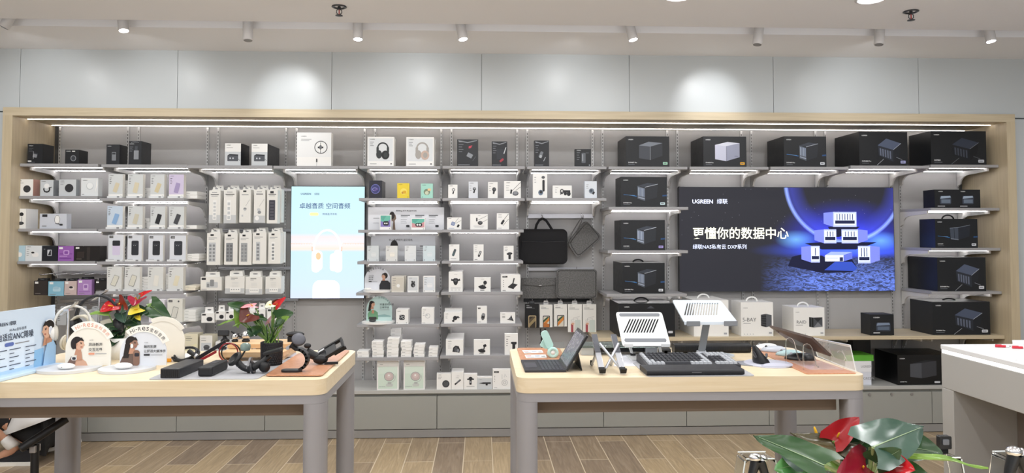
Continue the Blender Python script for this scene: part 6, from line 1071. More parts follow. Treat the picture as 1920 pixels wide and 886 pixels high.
# headphone stand and headphones
def headset(name, label, c, s, mt, pad, rz=0, tilt=0, parent=None):
    "hangs by its band: c is the inside top of the band"
    t = empty(name, c, rz); r = .085*s; pts = [(r*math.cos(R_(a))*.92, 0, -.075*s+r*math.sin(R_(a))*1.0) for a in range(-8, 189, 14)]
    b = MB()
    for i, (p_, q_) in enumerate(zip(pts, pts[1:])): 
        d = Vector(q_)-Vector(p_); d_ = d.normalized(); b.obox((Vector(p_)+Vector(q_))/2, d_, (0, 1, 0), d_.cross(Vector((0, 1, 0))), d.length/2+.004*s, .014*s, .005*s, mt)
    b.build('headband', t, bevel=.003*s)
    for sx in (-1, 1):
        cc = (sx*r*.98, 0, -.118*s); MB().lathe([(0, .022*s), (.028*s, .02*s), (.037*s, .010*s), (.037*s, -.004*s)], cc, mt, 20, (sx, 0, 0)).build('ear_cup', t)
        MB().lathe([(.036*s, -.004*s), (.038*s, -.014*s), (.03*s, -.022*s), (.018*s, -.02*s), (.016*s, -.01*s), (0, -.01*s)], cc, pad, 20, (sx, 0, 0)).build('ear_pad', t)
    tag(t, label, 'headphones'); return t
q = T(126, 684); t = empty('headphone_stand', (q.x, q.y, TZ)); zt = PY(126, 571, q.y).z-TZ
MB().lathe([(0, 0.0005), (.05, .0005), (.05, .005), (.006, .008)], (0, 0, 0), WHITE).build('base', t); MB().cyl((0, 0, .006), (0, 0, zt-.02), .0055, CHROME, 12).build('rod', t)
g = MB()
for k in (-.012, 0, .012): g.tube([(-.03, k, zt-.045), (.0, k, zt-.02), (.032, k, zt+.006), (.036, k, zt+.014)], .0028, CHROME, 8)
g.box(-.012, .012, -.02, .02, zt-.026, zt-.018, CHROME).build('cradle', t); tag(t, 'chrome headphone stand between the blue poster and cream arched sign', 'headphone stand')
CR2 = M('#e2dccb', .45); hq = q+Vector((.0, .04, 0))
headset('headphones', 'white headphones hanging from the top of the chrome stand', Vector((q.x, q.y+.035, TZ+zt-.018)), .92, M('#e6e5e0', .4), M('#cfcbc2', .7), R_(35))
headset('headphones', 'beige headphones resting lower against the chrome stand', Vector((q.x+.004, q.y+.11, TZ+.2)), 1.0, CR2, M('#d3c7ae', .7), R_(-20))
qb = T(184, 672); t = empty('headphone_stand', (qb.x, qb.y, TZ)); zb2 = PY(196, 549, qb.y).z-TZ
MB().lathe([(0, .0005), (.05, .0005), (.05, .005), (.006, .008)], (0, 0, 0), BLACK).build('base', t); MB().cyl((0, 0, .006), (0, 0, zb2-.014), .0055, CHROME, 12).build('rod', t)
g = MB()
for k in (-.012, 0, .012): g.tube([(-.03, k, zb2-.032), (.0, k, zb2-.012), (.03, k, zb2+.008), (.034, k, zb2+.016)], .0028, CHROME, 8)
g.build('cradle', t); tag(t, 'second chrome stand, behind the cream arched sign, carrying black headphones', 'headphone stand')
headset('headphones', 'black headphones on the stand behind the red anthurium', Vector((qb.x, qb.y-.012, TZ+zb2-.022)), 1.15, M('#222327', .4), RUB, R_(12))

# anthurium plants
def leafmat(n, c1, c2, r=.3):
    mt = wood(n, c1, c2, (6, 6, 6), r); return mt
LG1, LG2, LG3, LG4 = leafmat('leaf_green', '#1f3d1d', '#2d5226'), leafmat('leaf_dark', '#17301d', '#223f27'), leafmat('leaf_lime', '#688c36', '#86a848'), leafmat('leaf_blue_green', '#30483d', '#466052', .2)
RED, RED2, WIN, OLV, PNK = M('#b0121b', .18), M('#d8323a', .2), M('#7a1626', .2), leafmat('leaf_olive', '#3c3a22', '#4b4226', .25), M('#e0949c', .3)
YEL, STEM = M('#e8b52a', .5), M('#6f8f4a', .5)
def leaf(mb, p0, p1, W, n, mt, fold=.25, droop=.12, rib=None, lobe=.22):
    "heart-shaped blade from stalk point p0 to tip p1; n is the face normal"
    p0, p1 = Vector(p0), Vector(p1); d = p1-p0; L = d.length; d.normalize(); n = Vector(n); n = (n-d*n.dot(d)).normalized(); s = d.cross(n); N, K = 12, 8; vs = []; M1 = []
    for i in range(N+1):
        tt = i/N; w_ = W*.5*min(1, (tt/.16+.55)**.5 if tt < .16 else 1.2)*((1-tt)**.62)*(1+.5*tt*(1-tt))
        for j in range(K+1):
            x = -1+2*j/K; back = lobe*L*abs(x)**1.6*max(0, 1-tt*2.6)**1.3
            p = p0+d*(tt*L-back)+s*(x*w_)+n*(fold*w_*abs(x)**1.3-droop*L*tt*tt+.03*L*math.sin(tt*9+x*3)*abs(x)); vs.append(p)
        M1.append(vs[-(K//2)-1]+n*.0012)
    fs = [(i*(K+1)+j, i*(K+1)+j+1, (i+1)*(K+1)+j+1, (i+1)*(K+1)+j) for i in range(N) for j in range(K)]; mb.add(vs, fs, mt, True)
    if rib: mb.tube(M1[:-1], [L*.009*(1-.8*i/N) for i in range(N)], rib, 6)
    return mb
def stem(mb, a, b, r, mt=None, sag=.0):
    a, b = Vector(a), Vector(b); pts = [a.lerp(b, k/6)+Vector((0, 0, sag*math.sin(math.pi*k/6))) for k in range(7)]; return mb.tube(pts, r, mt or STEM, 7)
def flower(parent, o, p0, p1, W, n, mt, spadix=None, scol=None, L=.05, root=None, fold=.3, droop=.1):
    b = MB(); leaf(b, Vector(p0)-o, Vector(p1)-o, W, n, mt, fold, droop); f_ = b.build('flower', parent)
    s0 = Vector(p0).lerp(Vector(p1), .16)-o; nn = Vector(n).normalized(); sd = Vector(spadix) if spadix else (nn+(Vector(p1)-Vector(p0)).normalized()*.5); sd.normalize(); r = L*.11
    MB().tube([s0, s0+sd*L*.3, s0+sd*L*.7, s0+sd*L*.93, s0+sd*L], [r*.8, r, r*.9, r*.6, r*.1], scol or YEL, 8).build('spadix', f_)
    if root is not None: stem(MB(), root-o, Vector(p0)-o, .003, None, .0).build('stem', f_)
def Q(u, v, Y): return PY(u, v, Y)
# left plant, behind the signs
pc = T(226, 671); t = empty('anthurium_plant', (pc.x, pc.y, TZ)); o = t.location; Y = pc.y; root = Vector((pc.x, pc.y, TZ+.10))
MB().lathe([(0, .0005), (.05, .0005), (.062, .10), (.056, .10), (.05, .085), (0, .085)], (0, 0, 0), WHITE).build('pot', t)
def LV(mb, u0, v0, dy0, u1, v1, dy1, W, n, mt, fold=.25, droop=.1, rib=STEM):
    a = Q(u0, v0, Y+dy0); leaf(mb, a-o, Q(u1, v1, Y+dy1)-o, W, n, mt, fold, droop, rib); stem(mb, root-o, a-o, .0028)
g = MB()
LV(g, 203, 588, -.05, 162, 588.5, -.08, .045, (0, -.5, 1), LG3, .3, -.02); LV(g, 248, 568, 0, 226, 585, -.06, .07, (-.2, -1, .3), LG2); LV(g, 282, 573, 0, 319, 600, -.04, .10, (.1, -1, .35), LG1, .15)
LV(g, 276, 575, .02, 300, 570, -.0, .05, (0, -.6, 1), LG3); LV(g, 228, 585, -.02, 232, 603, -.07, .07, (0, -1, .2), LG4); LV(g, 243, 597, 0, 262, 610, -.05, .08, (0, -1, .6), LG2); LV(g, 213, 612, -.05, 184, 615, -.1, .05, (0, -.8, .6), LG2); LV(g, 216, 622, -.04, 206, 632, -.09, .06, (0, -1, .3), LG2)
LV(g, 222, 630, -.03, 208, 648, -.08, .06, (0, -1, .3), LG2); LV(g, 258, 582, -.0, 276, 585, -.03, .06, (.3, -1, .5), LG2); LV(g, 266, 577, .02, 262, 592, 0, .06, (0, -1, .4), LG1)
for k in range(9): stem(g, (random.uniform(-.02, .02), random.uniform(-.02, .02), .085), Q(214+k*3, 622-k % 3*8, Y-.02)-o, .0024, LG1)
g.build('foliage', t)
flower(t, o, Q(216, 572, Y-.02), Q(187, 582, Y-.07), .075, (-.1, -1, .5), RED, root=root, L=.03); flower(t, o, Q(222, 566, Y), Q(237, 580, Y-.05), .075, (.1, -1, .1), M('#7d2a1c', .3), root=root, L=.03); flower(t, o, Q(258, 560, Y), Q(250, 571, Y-.05), .09, (.1, -1, .2), M('#8f1030', .25), root=root, spadix=(0.1, -.6, .3), scol=M('#e0852a', .5), L=.035)
flower(t, o, Q(264, 552.5, Y), Q(283, 543.5, Y-.03), .022, (0, -1, .2), RED2, root=root, L=.02); flower(t, o, Q(262, 577, Y-.01), Q(240, 588, Y-.06), .06, (0, -1, .3), M('#e3d04a', .35), root=root, L=.03); flower(t, o, Q(258, 590, Y-.01), Q(262, 599, Y-.05), .035, (0, -1, .2), M('#d8c63c', .35), root=root, L=.02)
tag(t, 'red and yellow anthurium plant behind the two arched desk signs', 'plant')
# middle plant in woven pot
pc = T(509, 684); t = empty('anthurium_plant', (pc.x, pc.y, TZ)); o = t.location; Y = pc.y; pr = (PY(529, 660, Y).x-PY(489, 660, Y).x)/2; ph = PY(509, 640, Y).z-TZ; root = Vector((pc.x, pc.y, TZ+ph*.9))
b = MB(); WV = M('#232326', .6); b.lathe([(0, .0005), (pr*.94, .0005), (pr, ph), (pr*.93, ph), (pr*.92, ph*.88), (0, ph*.88)], (0, 0, 0), WV, 32)
for i in range(11):
    z = ph*(i+.5)/11; rr_ = pr*(.945+.055*(i+.5)/11)
    for k in range(30): a = 2*math.pi*(k+.5*(i % 2))/30; c_ = Vector((rr_*math.cos(a), rr_*math.sin(a), z)); b.obox(c_, (-math.sin(a), math.cos(a), 0), (0, 0, 1), (math.cos(a), math.sin(a), 0), rr_*.085, ph*.034, .0016, WV)
b.build('woven_pot', t)
g = MB()
LV(g, 458, 580, -.02, 426, 568, -.06, .06, (.1, -1, .6), LG1, .3, .0); LV(g, 452, 605, -.03, 440, 575, -.05, .05, (.3, -1, .2), LG3); LV(g, 478, 592, 0, 503, 600, -.03, .03, (0, -1, .4), LG1)
LV(g, 519, 597, -.02, 548, 585, -.05, .085, (.1, -1, .5), LG1, .2); LV(g, 526, 606, -.03, 540, 592, -.06, .05, (.2, -1, .8), LG3); LV(g, 478, 618, -.02, 468, 630, -.06, .07, (0, -1, .4), LG2); LV(g, 484, 620, -.02, 472, 612, -.04, .05, (0, -1, .4), LG1); LV(g, 486, 600, 0, 475, 590, -.02, .04, (0, -1, .3), LG1)
LV(g, 440, 597, -.03, 406, 611, -.06, .012, (0, -1, .6), LG3, .1, -.05); LV(g, 455, 602, -.03, 436, 612, -.06, .012, (0, -1, .6), LG3, .1, -.05)
for k in range(26): stem(g, (random.uniform(-.03, .03), random.uniform(-.03, .03), ph*.88), Q(490+k*1.6, 600+random.uniform(0, 26), Y+random.uniform(-.05, .04))-o, .0022, [LG1, LG3, STEM][k % 3])
g.build('foliage', t)
flower(t, o, Q(470, 587, Y-.02), Q(450, 602, Y-.06), .10, (-.1, -1, .1), M('#5a2318', .3), root=root, L=.02); flower(t, o, Q(478, 573, Y), Q(452, 574, Y-.05), .03, (0, -1, .9), PNK, root=root, L=.02); flower(t, o, Q(516, 574, Y), Q(534, 557, Y-.03), .035, (.1, -1, .2), RED2, root=root, L=.02); flower(t, o, Q(514, 572, Y+.01), Q(524, 560, Y-.0), .04, (.0, -1, .2), M('#5e2a1c', .3), root=root, L=.02); flower(t, o, Q(510, 570, Y-.01), Q(497, 575, Y-.04), .04, (0, -1, .5), M('#dfe6c4', .35), root=root, L=.02); flower(t, o, Q(502, 607, Y-.02), Q(508, 592, Y-.03), .02, (0, -1, .1), M('#a8808a', .35), root=root, L=.015)
tag(t, 'anthurium plant in the black woven pot on the left table', 'plant')
# leather, felt mats
mat_px('desk_mat', 'grey felt mat under the black boxed gadgets on the left table', [(330, 689), (562, 668), (482, 711), (277, 711.8)], GRAYMAT, .003, .02)
mat_px('desk_mat', 'tan leather mat at the right end of the left table', [(560, 663), (656, 657), (603, 704.5), (497, 704.5)], LEATHER, .004, .02, z=TZ+.0034)
mat_px('desk_mat', 'small blue-grey pad behind the woven pot', [(520, 663), (553, 657), (557, 667), (530, 675)], LAV, .003, .02)
def box_px(name, label, u0, u1, vt, vb, d, yawdeg, mt, cat, z=TZ+.0034, extra=None, bev=.004):
    p = PZ((u0+u1)/2, vb, z); W = wid(u0, u1, vb, p.y)/max(.5, math.cos(R_(yawdeg))); H = PY((u0+u1)/2, vt, p.y).z-z; t = empty(name, (p.x, p.y, z+.0003), R_(yawdeg)); MB().box(-W/2, W/2, 0, d, 0, H, mt).build('body', t, bevel=bev)
    if extra: extra(t, W, H, d)
    tag(t, label, cat); return t
AB = M('#26272b', .4)
def ex1(t, W, H, d):
    g = MB()
    for i in range(9): x = -W/2+W*(i+1)/10; g.box(x-.001, x+.001, -.0012, .0005, H*.12, H*.85, M('#0e0e10', .6))
    g.build('front_vents', t); m_ = MB(); art(m_, [('r', .35, .8, .65, .84, M('#4a4b50')), ('r', .4, .88, .6, .91, M('#4a4b50'))], W, d, lambda x, y, e: (x-W/2, y, H+e)); m_.build('top_logo', t)
box_px('power_inverter', 'long black vented power box at the left of the grey felt mat', 299.5, 337, 690.5, 708.8, .23, -3, AB, 'power box', extra=ex1)
box_px('power_inverter', 'shorter rounded black power box beside the vented one', 369.5, 397.5, 687.5, 706, .18, -2, M('#1f2023', .5), 'power box', extra=lambda t, W, H, d: MB().box(-W*.2, W*.2, d*.4, d*.8, H-.0005, H+.001, M('#3a3b40')).build('top_logo', t), bev=.009)
# cables and clamps lying behind the power boxes
q = T(350, 676); t = empty('cable_bundle', (q.x, q.y, TZ)); pts = [Vector((.055*math.cos(R_(a))-.01*k, .03*math.sin(R_(a)), .032+.026*math.sin(R_(a+20*k)))) for k in range(2) for a in range(-10, 350, 24)]
g = MB(); g.tube(pts, .006, BLACK, 8).build('cable', t); MB().tube([(.02, -.03, .05), (.075, -.045, .018)], [.011, .009], BLACK, 10).build('plug', t); MB().tube([(.055, -.0405, .03), (.063, -.042, .0255)], .0115, STEEL, 10).build('plug_ring', t); MB().box(-.085, -.06, -.03, .0, .001, .014, M('#e8a02a')).build('orange_tag', t); MB().box(-.06, .05, .0, .05, .0005, .012, WHITE).build('white_label_block', t); tag(t, 'coiled black cable with plug and orange tag behind the vented box', 'cable')
q = T(405, 682); t = empty('jump_cable', (q.x, q.y, TZ)); RW = M('#8f1d22', .4)
g = MB(); g.tube([Vector((.055+.042*math.cos(R_(a)), .0, .052+.042*math.sin(R_(a)))) for a in range(-60, 290, 18)], .0032, RW, 8).tube([Vector((.062+.042*math.cos(R_(a)), .012, .05+.04*math.sin(R_(a)))) for a in range(-60, 260, 18)], .003, BLACK, 8).build('wires', t)
MB().obox((-.035, .03, .058), (1, .25, .62), (-.25, 1, 0), (0, 0, 1), .075, .012, .009, BLACK).build('clamp_stick', t); MB().obox((-.045, .0, .032), (1, .25, .55), (-.25, 1, 0), (0, 0, 1), .05, .01, .006, RW).build('red_clamp', t); MB().lathe([(0, 0), (.02, 0), (.024, .012), (.022, .026), (.012, .034), (0, .036)], (.125, .02, .058), M('#8fa39c', .1), 18).tube([(.125, .02, .06), (.11, .01, .03), (.09, 0, .004)], .004, BLACK, 8).build('glass_dome', t); MB().box(-.0, .05, -.02, .02, .0005, .012, WHITE).build('white_label_block', t); tag(t, 'red and black wired clamp set with small glass dome', 'cable')
# wooden two-step riser with phone mounts on it
def riser():
    a, b = T(404, 681), T(545, 681); y0 = T(450, 677).y; x0, x1 = a.x, XY(532, y0, 1.); t = empty('wooden_riser', ((x0+x1)/2, y0, TZ)); w = (x1-x0)/2
    y1 = y0+.16; zt = PY(450, 641, y1).z-TZ
    MB().box(-w, w, 0, .10, .018, .042, RWOOD).build('lower_step', t, bevel=.002); MB().box(-w, w, .10, .26, zt-.022, zt, RWOOD).build('upper_step', t, bevel=.002)
    for s in (-1, 1): MB().box(s*w*.9-.01, s*w*.9+.01, .01, .25, .0005, .018, RWOOD).box(s*w*.9-.01, s*w*.9+.01, .12, .24, .018, zt-.022, RWOOD).build('side_support', t)
    tag(t, 'light wooden two-step riser behind the woven pot', 'riser'); return t.location.copy(), y0, zt, w
ro, ry, rz_, rw = riser()
for i, (u, lb) in enumerate(((418, 'left'), (455, 'middle'), (482, 'right'))):   # boxes seen through the gap of the riser stand on the wall shelf
    pass
for u0, u1, vt, lb, c, e in ((345, 370.5, 625.5, 'cream yellowish box on the low shelf right of the arched sign backs', '#e8e2c9', [('t', 'UGREEN', .12, .82, .05, INKL), ('r', .12, .74, .6, .76, INK), ('r', .12, .66, .5, .68, INKL), ('p', [(.05, .05), (.95, .05), (.95, .5), (.05, .3)], M('#efe8c4'))]), (374.5, 398, 628.5, 'white box with grey ashtray-like gadget on the low shelf', '#ecebe6', [('t', 'UGREEN', .12, .82, .05, INKL), ('r', .12, .7, .5, .72, INK), ('rr', .12, .1, .9, .58, .03, CG), ('e', .55, .34, .25, .18, M('#5a5c60')), ('r', .36, .18, .74, .34, M('#4b4d52'))])):
    carton('gadget_box', lb, 'box', u0, u1, vt, SR((2, 1)), .14, M(c, .5), e, Y=YS+.02, us=u1+10, side=M('#d9d3bd', .5))
for u0, u1, lb in ((404, 428, 'left'), (440, 469, 'middle'), (475, 500, 'right')):
    carton('gadget_box', 'white box with dark oval gadget seen under the riser, '+lb+' of three', 'box', u0, u1, 640, SR((2, 1)), .12, WHITE, [('r', .08, .1, .92, .85, CG), ('p', [(.14, .42), (.5, .66), (.9, .5), (.84, .3), (.3, .28)], M('#3a3c42')), ('p', [(.14, .42), (.3, .28), (.84, .3), (.84, .36), (.3, .34)], M('#232428'))], Y=YS+.02)
zt0 = TZ+rz_
def on_riser(u): return Vector((XY(u, ry+.18, zt0), ry+.18, zt0+.0003))
p = on_riser(422); t = empty('car_mount', p); MB().lathe([(0, 0), (.02, 0), (.022, .008), (.014, .014), (.009, .02)], (0, 0, 0), BLACK).build('suction_base', t); MB().tube([(0, 0, .016), (-.004, 0, .03)], .009, BLACK).build('arm', t); MB().obox((-.006, -.004, .042), (1, 0, 0), (0, .3, 1), (0, -1, .3), .026, .014, .009, BLACK).build('clamp', t, bevel=.003); MB().tube([(.03, 0, .05), (.07, 0, .025), (.10, 0, .02)], .005, BLACK, 8).build('cable_arm', t); tag(t, 'black phone mount standing at the left end of the wooden riser', 'phone mount')
for u, lb in ((440.5, 'first silver ball magnet on the wooden riser'), (461, 'second, larger silver ball magnet on the wooden riser')):
    p = on_riser(u); s = 1 if u < 450 else 1.25; t = empty('magnet_mount', p); MB().lathe([(0, 0), (.014*s, 0), (.016*s, .006), (.01*s, .012)], (0, 0, 0), BLACK).build('base', t); MB().ball((0, 0, .024*s), .018*s, .018*s, .017*s, CHROME).build('ball', t); MB().obox((.012*s, -.004, .034*s), (1, 0, .7), (0, 1, 0), (-.7, 0, 1), .012*s, .012*s, .002, BLACK).build('magnet_face', t); tag(t, lb, 'phone mount')
p = on_riser(531); p.x = ro.x+rw-.012; t = empty('car_mount', p); MB().obox((0, 0, .012), (1, 0, 0), (0, 1, 0), (0, 0, 1), .012, .02, .012, BLACK).build('clip', t); MB().ball((.02, 0, .034), .045, .022, .014, BLACK).build('holder_plate', t); MB().tube([(.03, 0, .03), (.055, 0, .03)], .012, M('#3a3b40', .3)).build('joint', t); tag(t, 'black phone mount clipped to the right end of the wooden riser', 'phone mount')
# three phone mounts in front
def zz_(t, pts, r, nm='arm', mt=None): MB().tube(pts, r, mt or BLACK, 10).build(nm, t)
p = PZ(470, 699, TZ+.0034); t = empty('car_mount', (p.x, p.y, TZ+.0038)); s = 1.
MB().lathe([(.030, 0), (.034, .006), (.031, .014), (.024, .016), (.022, .008), (0, .006)], (-.062, 0, .055), BLACK, 24, (-.55, -.5, .66)).build('suction_cup', t); MB().tube([Vector((-.062, 0, .055))+Vector((.034*math.cos(R_(a)), .0, 0)) for a in ()] or [(-.058, .0, .05), (-.045, .0, .034)], .014, BLACK).build('cup_neck', t)
zz_(t, [(-.045, 0, .034), (-.03, 0, .022), (-.01, 0, .016)], .013); MB().cyl((-.012, 0, .018), (-.004, 0, .018), .018, BLACK).cyl((.004, 0, .022), (.012, 0, .024), .026, M('#2c2d31', .3)).build('ring_joint', t); MB().obox((-.006, 0, .042), (.25, 0, 1), (0, 1, 0), (1, 0, -.25), .024, .012, .004, STEEL).build('tension_lever', t)
zz_(t, [(.01, 0, .024), (.05, .01, .045), (.075, .015, .07)], [.016, .014, .012], 'telescopic_arm'); MB().ball((.058, 0, .026), .024, .02, .024, BLACK).build('dash_base', t); MB().obox((.088, .015, .088), (1, .1, .25), (0, 1, 0), (-.25, 0, 1), .036, .03, .007, BLACK).build('phone_pad', t, bevel=.003); tag(t, 'black suction phone mount lying on the grey felt, before the woven pot', 'phone mount')
p = PZ(556, 696, TZ+.0078); t = empty('car_mount', (p.x, p.y, TZ+.0079)); b = MB(); BL2 = M('#1c1d21', .35)
b.slab([(x-.02, y, .0) for x, y in rrect(.085, .05, .02, 5)], (0, 0, .009), BL2, True).build('foot_pad', t, bevel=.003)
rib_ = []
for k in range(9): a = R_(-70+k*20); rib_.append(Vector((.0+.046*math.cos(a), .0, .052+.044*math.sin(a))))
g = MB()
for a, c_ in zip(rib_, rib_[1:]): d = (c_-a).normalized(); g.obox((a+c_)/2, d, (0, 1, 0), d.cross(Vector((0, 1, 0))), (c_-a).length/2+.003, .019, .006, BL2)
g.build('curved_band', t); MB().tube([rib_[-1], rib_[-1]+Vector((-.02, 0, .012)), rib_[-1]+Vector((-.006, 0, .028))], .012, BLACK).build('hinge', t); MB().cyl(rib_[-1]+Vector((-.034, -.02, .006)), rib_[-1]+Vector((-.034, .02, .006)), .008, STEEL, 14).build('hinge_pin', t)
MB().lathe([(0, -.006), (.027, -.006), (.029, 0), (.026, .006), (0, .0065)], rib_[-1]+Vector((.01, -.012, .042)), M('#55565e', .4), 28, (.3, -.72, .62)).build('magnet_disc', t); MB().lathe([(.026, -.012), (.030, -.004), (.027, -.002)], rib_[-1]+Vector((.01, -.012, .042)), BLACK, 28, (.3, -.72, .62)).build('disc_rim', t); tag(t, 'black curved phone stand with round disc on the tan leather mat', 'phone mount')
p = PZ(605, 682, TZ+.0078); t = empty('car_mount', (p.x, p.y, TZ+.0079)); MB().ball((-.01, 0, .022), .034, .026, .022, BLACK).build('base_grip', t); zz_(t, [(-.02, 0, .03), (-.06, .01, .045), (-.075, .01, .062)], [.018, .02, .014]); MB().ball((-.068, 0, .082), .016, .014, .012, BLACK).build('knob', t)
ax, az = Vector((.86, .1, .5)).normalized(), Vector((-.36, -.45, .82)).normalized(); ay = az.cross(ax); c = Vector((.035, .03, .062))
fr = MB()
for (cx, cy, hx, hy) in ((-.048, 0, .016, .042), (.052, 0, .006, .042), (0, .036, .055, .006), (0, -.036, .055, .006)): fr.obox(c+ax*cx+ay*cy, ax, ay, az, hx, hy, .008, BLACK)
fr.obox(c+ax*-.01, ax, ay, az, .03, .032, .004, BL2); fr.build('phone_cradle', t, bevel=.002); MB().obox(c+ax*-.06+az*.012+ay*.01, ax, ay, az, .03, .006, .005, STEEL).build('side_arm', t); MB().obox(c+ax*.03-az*.018+ay*-.02, ax, ay, az, .03, .006, .005, BLACK).obox((.04, -.01, .006), (1, .2, 0), (-.2, 1, 0), (0, 0, 1), .03, .006, .005, BLACK).build('support_leg', t)
tag(t, 'black phone cradle mount leaning on the tan mat near the table edge', 'phone mount')

# ---------------------------------------------------------------- counter at right
CW = M('#eef0f2', .3); CGR = M('#b4b3b0', .4); zc = .95; y1c = PZ(1763, 645, zc).y; xl = PZ(1763, 645, zc).x
t = empty('service_counter', (xl+.35, y1c-1.1, 0)); o = t.location
def cb_(name, x0, x1, ya, yb, za, zb, mt, bev=.003): return loc(MB().box(x0, x1, ya, yb, za, zb, mt), t).build(name, t, bevel=bev)
cb_('worktop', xl, xl+.62, y1c-2.0, y1c, zc-.022, zc, CW); cb_('light_band', xl+.004, xl+.01, y1c-2.0+.004, y1c-.004, zc-.038, zc-.0225, M('#fdfdff', .5, emit=1.6), 0)
cb_('carcass', xl+.010, xl+.61, y1c-2.0+.004, y1c-.003, zc-.038, zc-.0225, CW, 0); ya = PY(1790, 712, 3.3); dpt = .22
cb_('side_board', xl+.002, xl+.618, y1c-2., y1c-.001, zc-.20, zc-.0385, CGR); cb_('end_panel', xl+.002, xl+.618, y1c-.085, y1c-.001, 0, zc-.2005, CGR); cb_('end_panel', xl+.002, xl+.618, y1c-2., y1c-1.92, 0, zc-.2005, CGR); cb_('inner_back', xl+.30, xl+.34, y1c-1.919, y1c-.0855, .0, zc-.2005, M('#857b74', .6)); cb_('access_door', xl+.292, xl+.2995, y1c-.75, y1c-.28, .3, .68, M('#877d76', .6))
tag(t, 'white-topped service counter with light band at the right edge', 'counter')
t = MB(); x_ = PZ(1898, 648.5, zc); t = empty('raised_tray', (x_.x+.1, x_.y, zc+.0004)); MB().box(-.1, .1, -.06, 0, 0, .02, CW).build('tray_floor', t, bevel=.003); MB().box(-.1, .1, -.01, 0, .02, .028, CW).build('back_lip', t); tag(t, 'small white raised tray at the far end of the counter', 'tray')
for u, v, lb in ((1880, 651, 'red and white pen lying on the counter, left one'), (1912, 653.5, 'red and white pen lying on the counter at the frame edge')):
    p = PZ(u, v, zc); t = empty('ballpoint_pen', (p.x, p.y, zc+.0062), R_(-14)); MB().tube([(-.03, 0, 0), (.012, 0, 0)], .0055, M('#c8283a', .3)).build('barrel', t); MB().tube([(.012, 0, 0), (.026, 0, 0)], .0052, WHITE).build('grip', t); MB().tube([(.026, 0, 0), (.034, 0, 0)], [.0045, .001], STEEL).build('tip', t); MB().box(-.03, -.005, -.0012, .0012, .005, .0075, M('#c8283a', .3)).build('clip', t); tag(t, lb, 'pen')

# ---------------------------------------------------------------- foreground table goods (lower right)
yF = 1.70; x0, x1 = PY(1340, 880, 1.5).x, PY(2080, 880, 1.5).x; t = empty('display_table', ((x0+x1)/2, 1.25, 0)); w = (x1-x0)/2
MB().slab([(x, y, TZ-.062) for x, y in rrect(w*2, .8, .05, 6)], (0, 0, .062), TWOOD, True).build('tabletop', t, bevel=.003)
for sx in (-1, 1):
    for sy in (-1, 1): MB().box(sx*(w-.05)-.04, sx*(w-.05)+.04, sy*.35-.04, sy*.35+.04, 0, TZ-.0625, TMETAL).build('leg', t)
tag(t, 'near display table below the frame carrying the big anthurium and clear stands', 'table')
def clear_stand(label, u0, u1, vt, Y, dz=.0, d=.05):
    a, b = PY(u0, vt, Y), PY(u1, vt, Y); W = b.x-a.x; t = empty('acrylic_stand', ((a.x+b.x)/2, Y, TZ)); h = a.z-TZ
    pr = [(-W/2-.014, .0005), (-W/2+.004, h-.004), (-W/2+.010, h), (W/2-.010, h), (W/2-.004, h-.004), (W/2+.014, .0005)]; inn = [(x*.965, z if z < .01 else z-.004) for x, z in pr]
    b_ = MB(); n = len(pr); 
    for i in range(n-1): b_.add([(pr[i][0], -d/2, pr[i][1]), (pr[i+1][0], -d/2, pr[i+1][1]), (inn[i+1][0], -d/2, inn[i+1][1]), (inn[i][0], -d/2, inn[i][1]), (pr[i][0], d/2, pr[i][1]), (pr[i+1][0], d/2, pr[i+1][1]), (inn[i+1][0], d/2, inn[i+1][1]), (inn[i][0], d/2, inn[i][1])], [(0, 3, 2, 1), (4, 5, 6, 7), (0, 1, 5, 4), (3, 7, 6, 2)], CLEAR)
    b_.build('bent_sheet', t)
    EDG = M('#eef6f6', .15); g = MB(); 
    for yy in (-d/2, d/2): MB().tube([(-W/2+.006, yy, h), (W/2-.006, yy, h)], .0016, EDG, 6).build('polished_edge', t)
    for s in (-1, 1): MB().tube([(s*(W/2-.004), -d/2, h-.004), (s*(W/2+.014), -d/2, .002)], .0016, EDG, 6).build('polished_leg_edge', t)
    tag(t, label, 'display stand'); return t, h, W
def earclips(label, u, v, Y, s=1., col=None, stand=None, h=0):
    p = PY(u, v, Y); t = empty('two_legged_gadget', (p.x, Y, TZ+h+.0006)); r = p.z-(TZ+h)
    MB().ball((-.006*s, -.004, r*.86), .011*s, .010*s, .007*s, CHROME).ball((.008*s, .004, r*.82), .010*s, .010*s, .007*s, CHROME).build('chrome_cap', t)
    for sx in (-1, 1): MB().tube([(sx*.004*s, 0, r*.8), (sx*.012*s, -.002, r*.6), (sx*.019*s, -.004, r*.3), (sx*.024*s, -.004, .003)], [.009*s, .007*s, .004*s, .003*s], col or M('#1d1e21', .3), 12).build('leg', t)
    tag(t, label, 'gadget')
t1, h1, w1_ = clear_stand('clear acrylic stand left of the big foreground plant', 1386, 1449, 853.5, 1.58); earclips('black two-legged gadget with chrome top before the left clear stand', 1421, 838, 1.53, 1.2)
t2, h2, w2_ = clear_stand('clear acrylic stand behind the right leaves of the foreground plant', 1690, 1792, 852, 1.60); 
t3, h3, w3_ = clear_stand('clear acrylic stand at the lower right corner of the view', 1871, 1965, 852, 1.56); earclips('black two-legged gadget with gold chrome top at the right corner', 1906, 825, 1.51, 1.5)
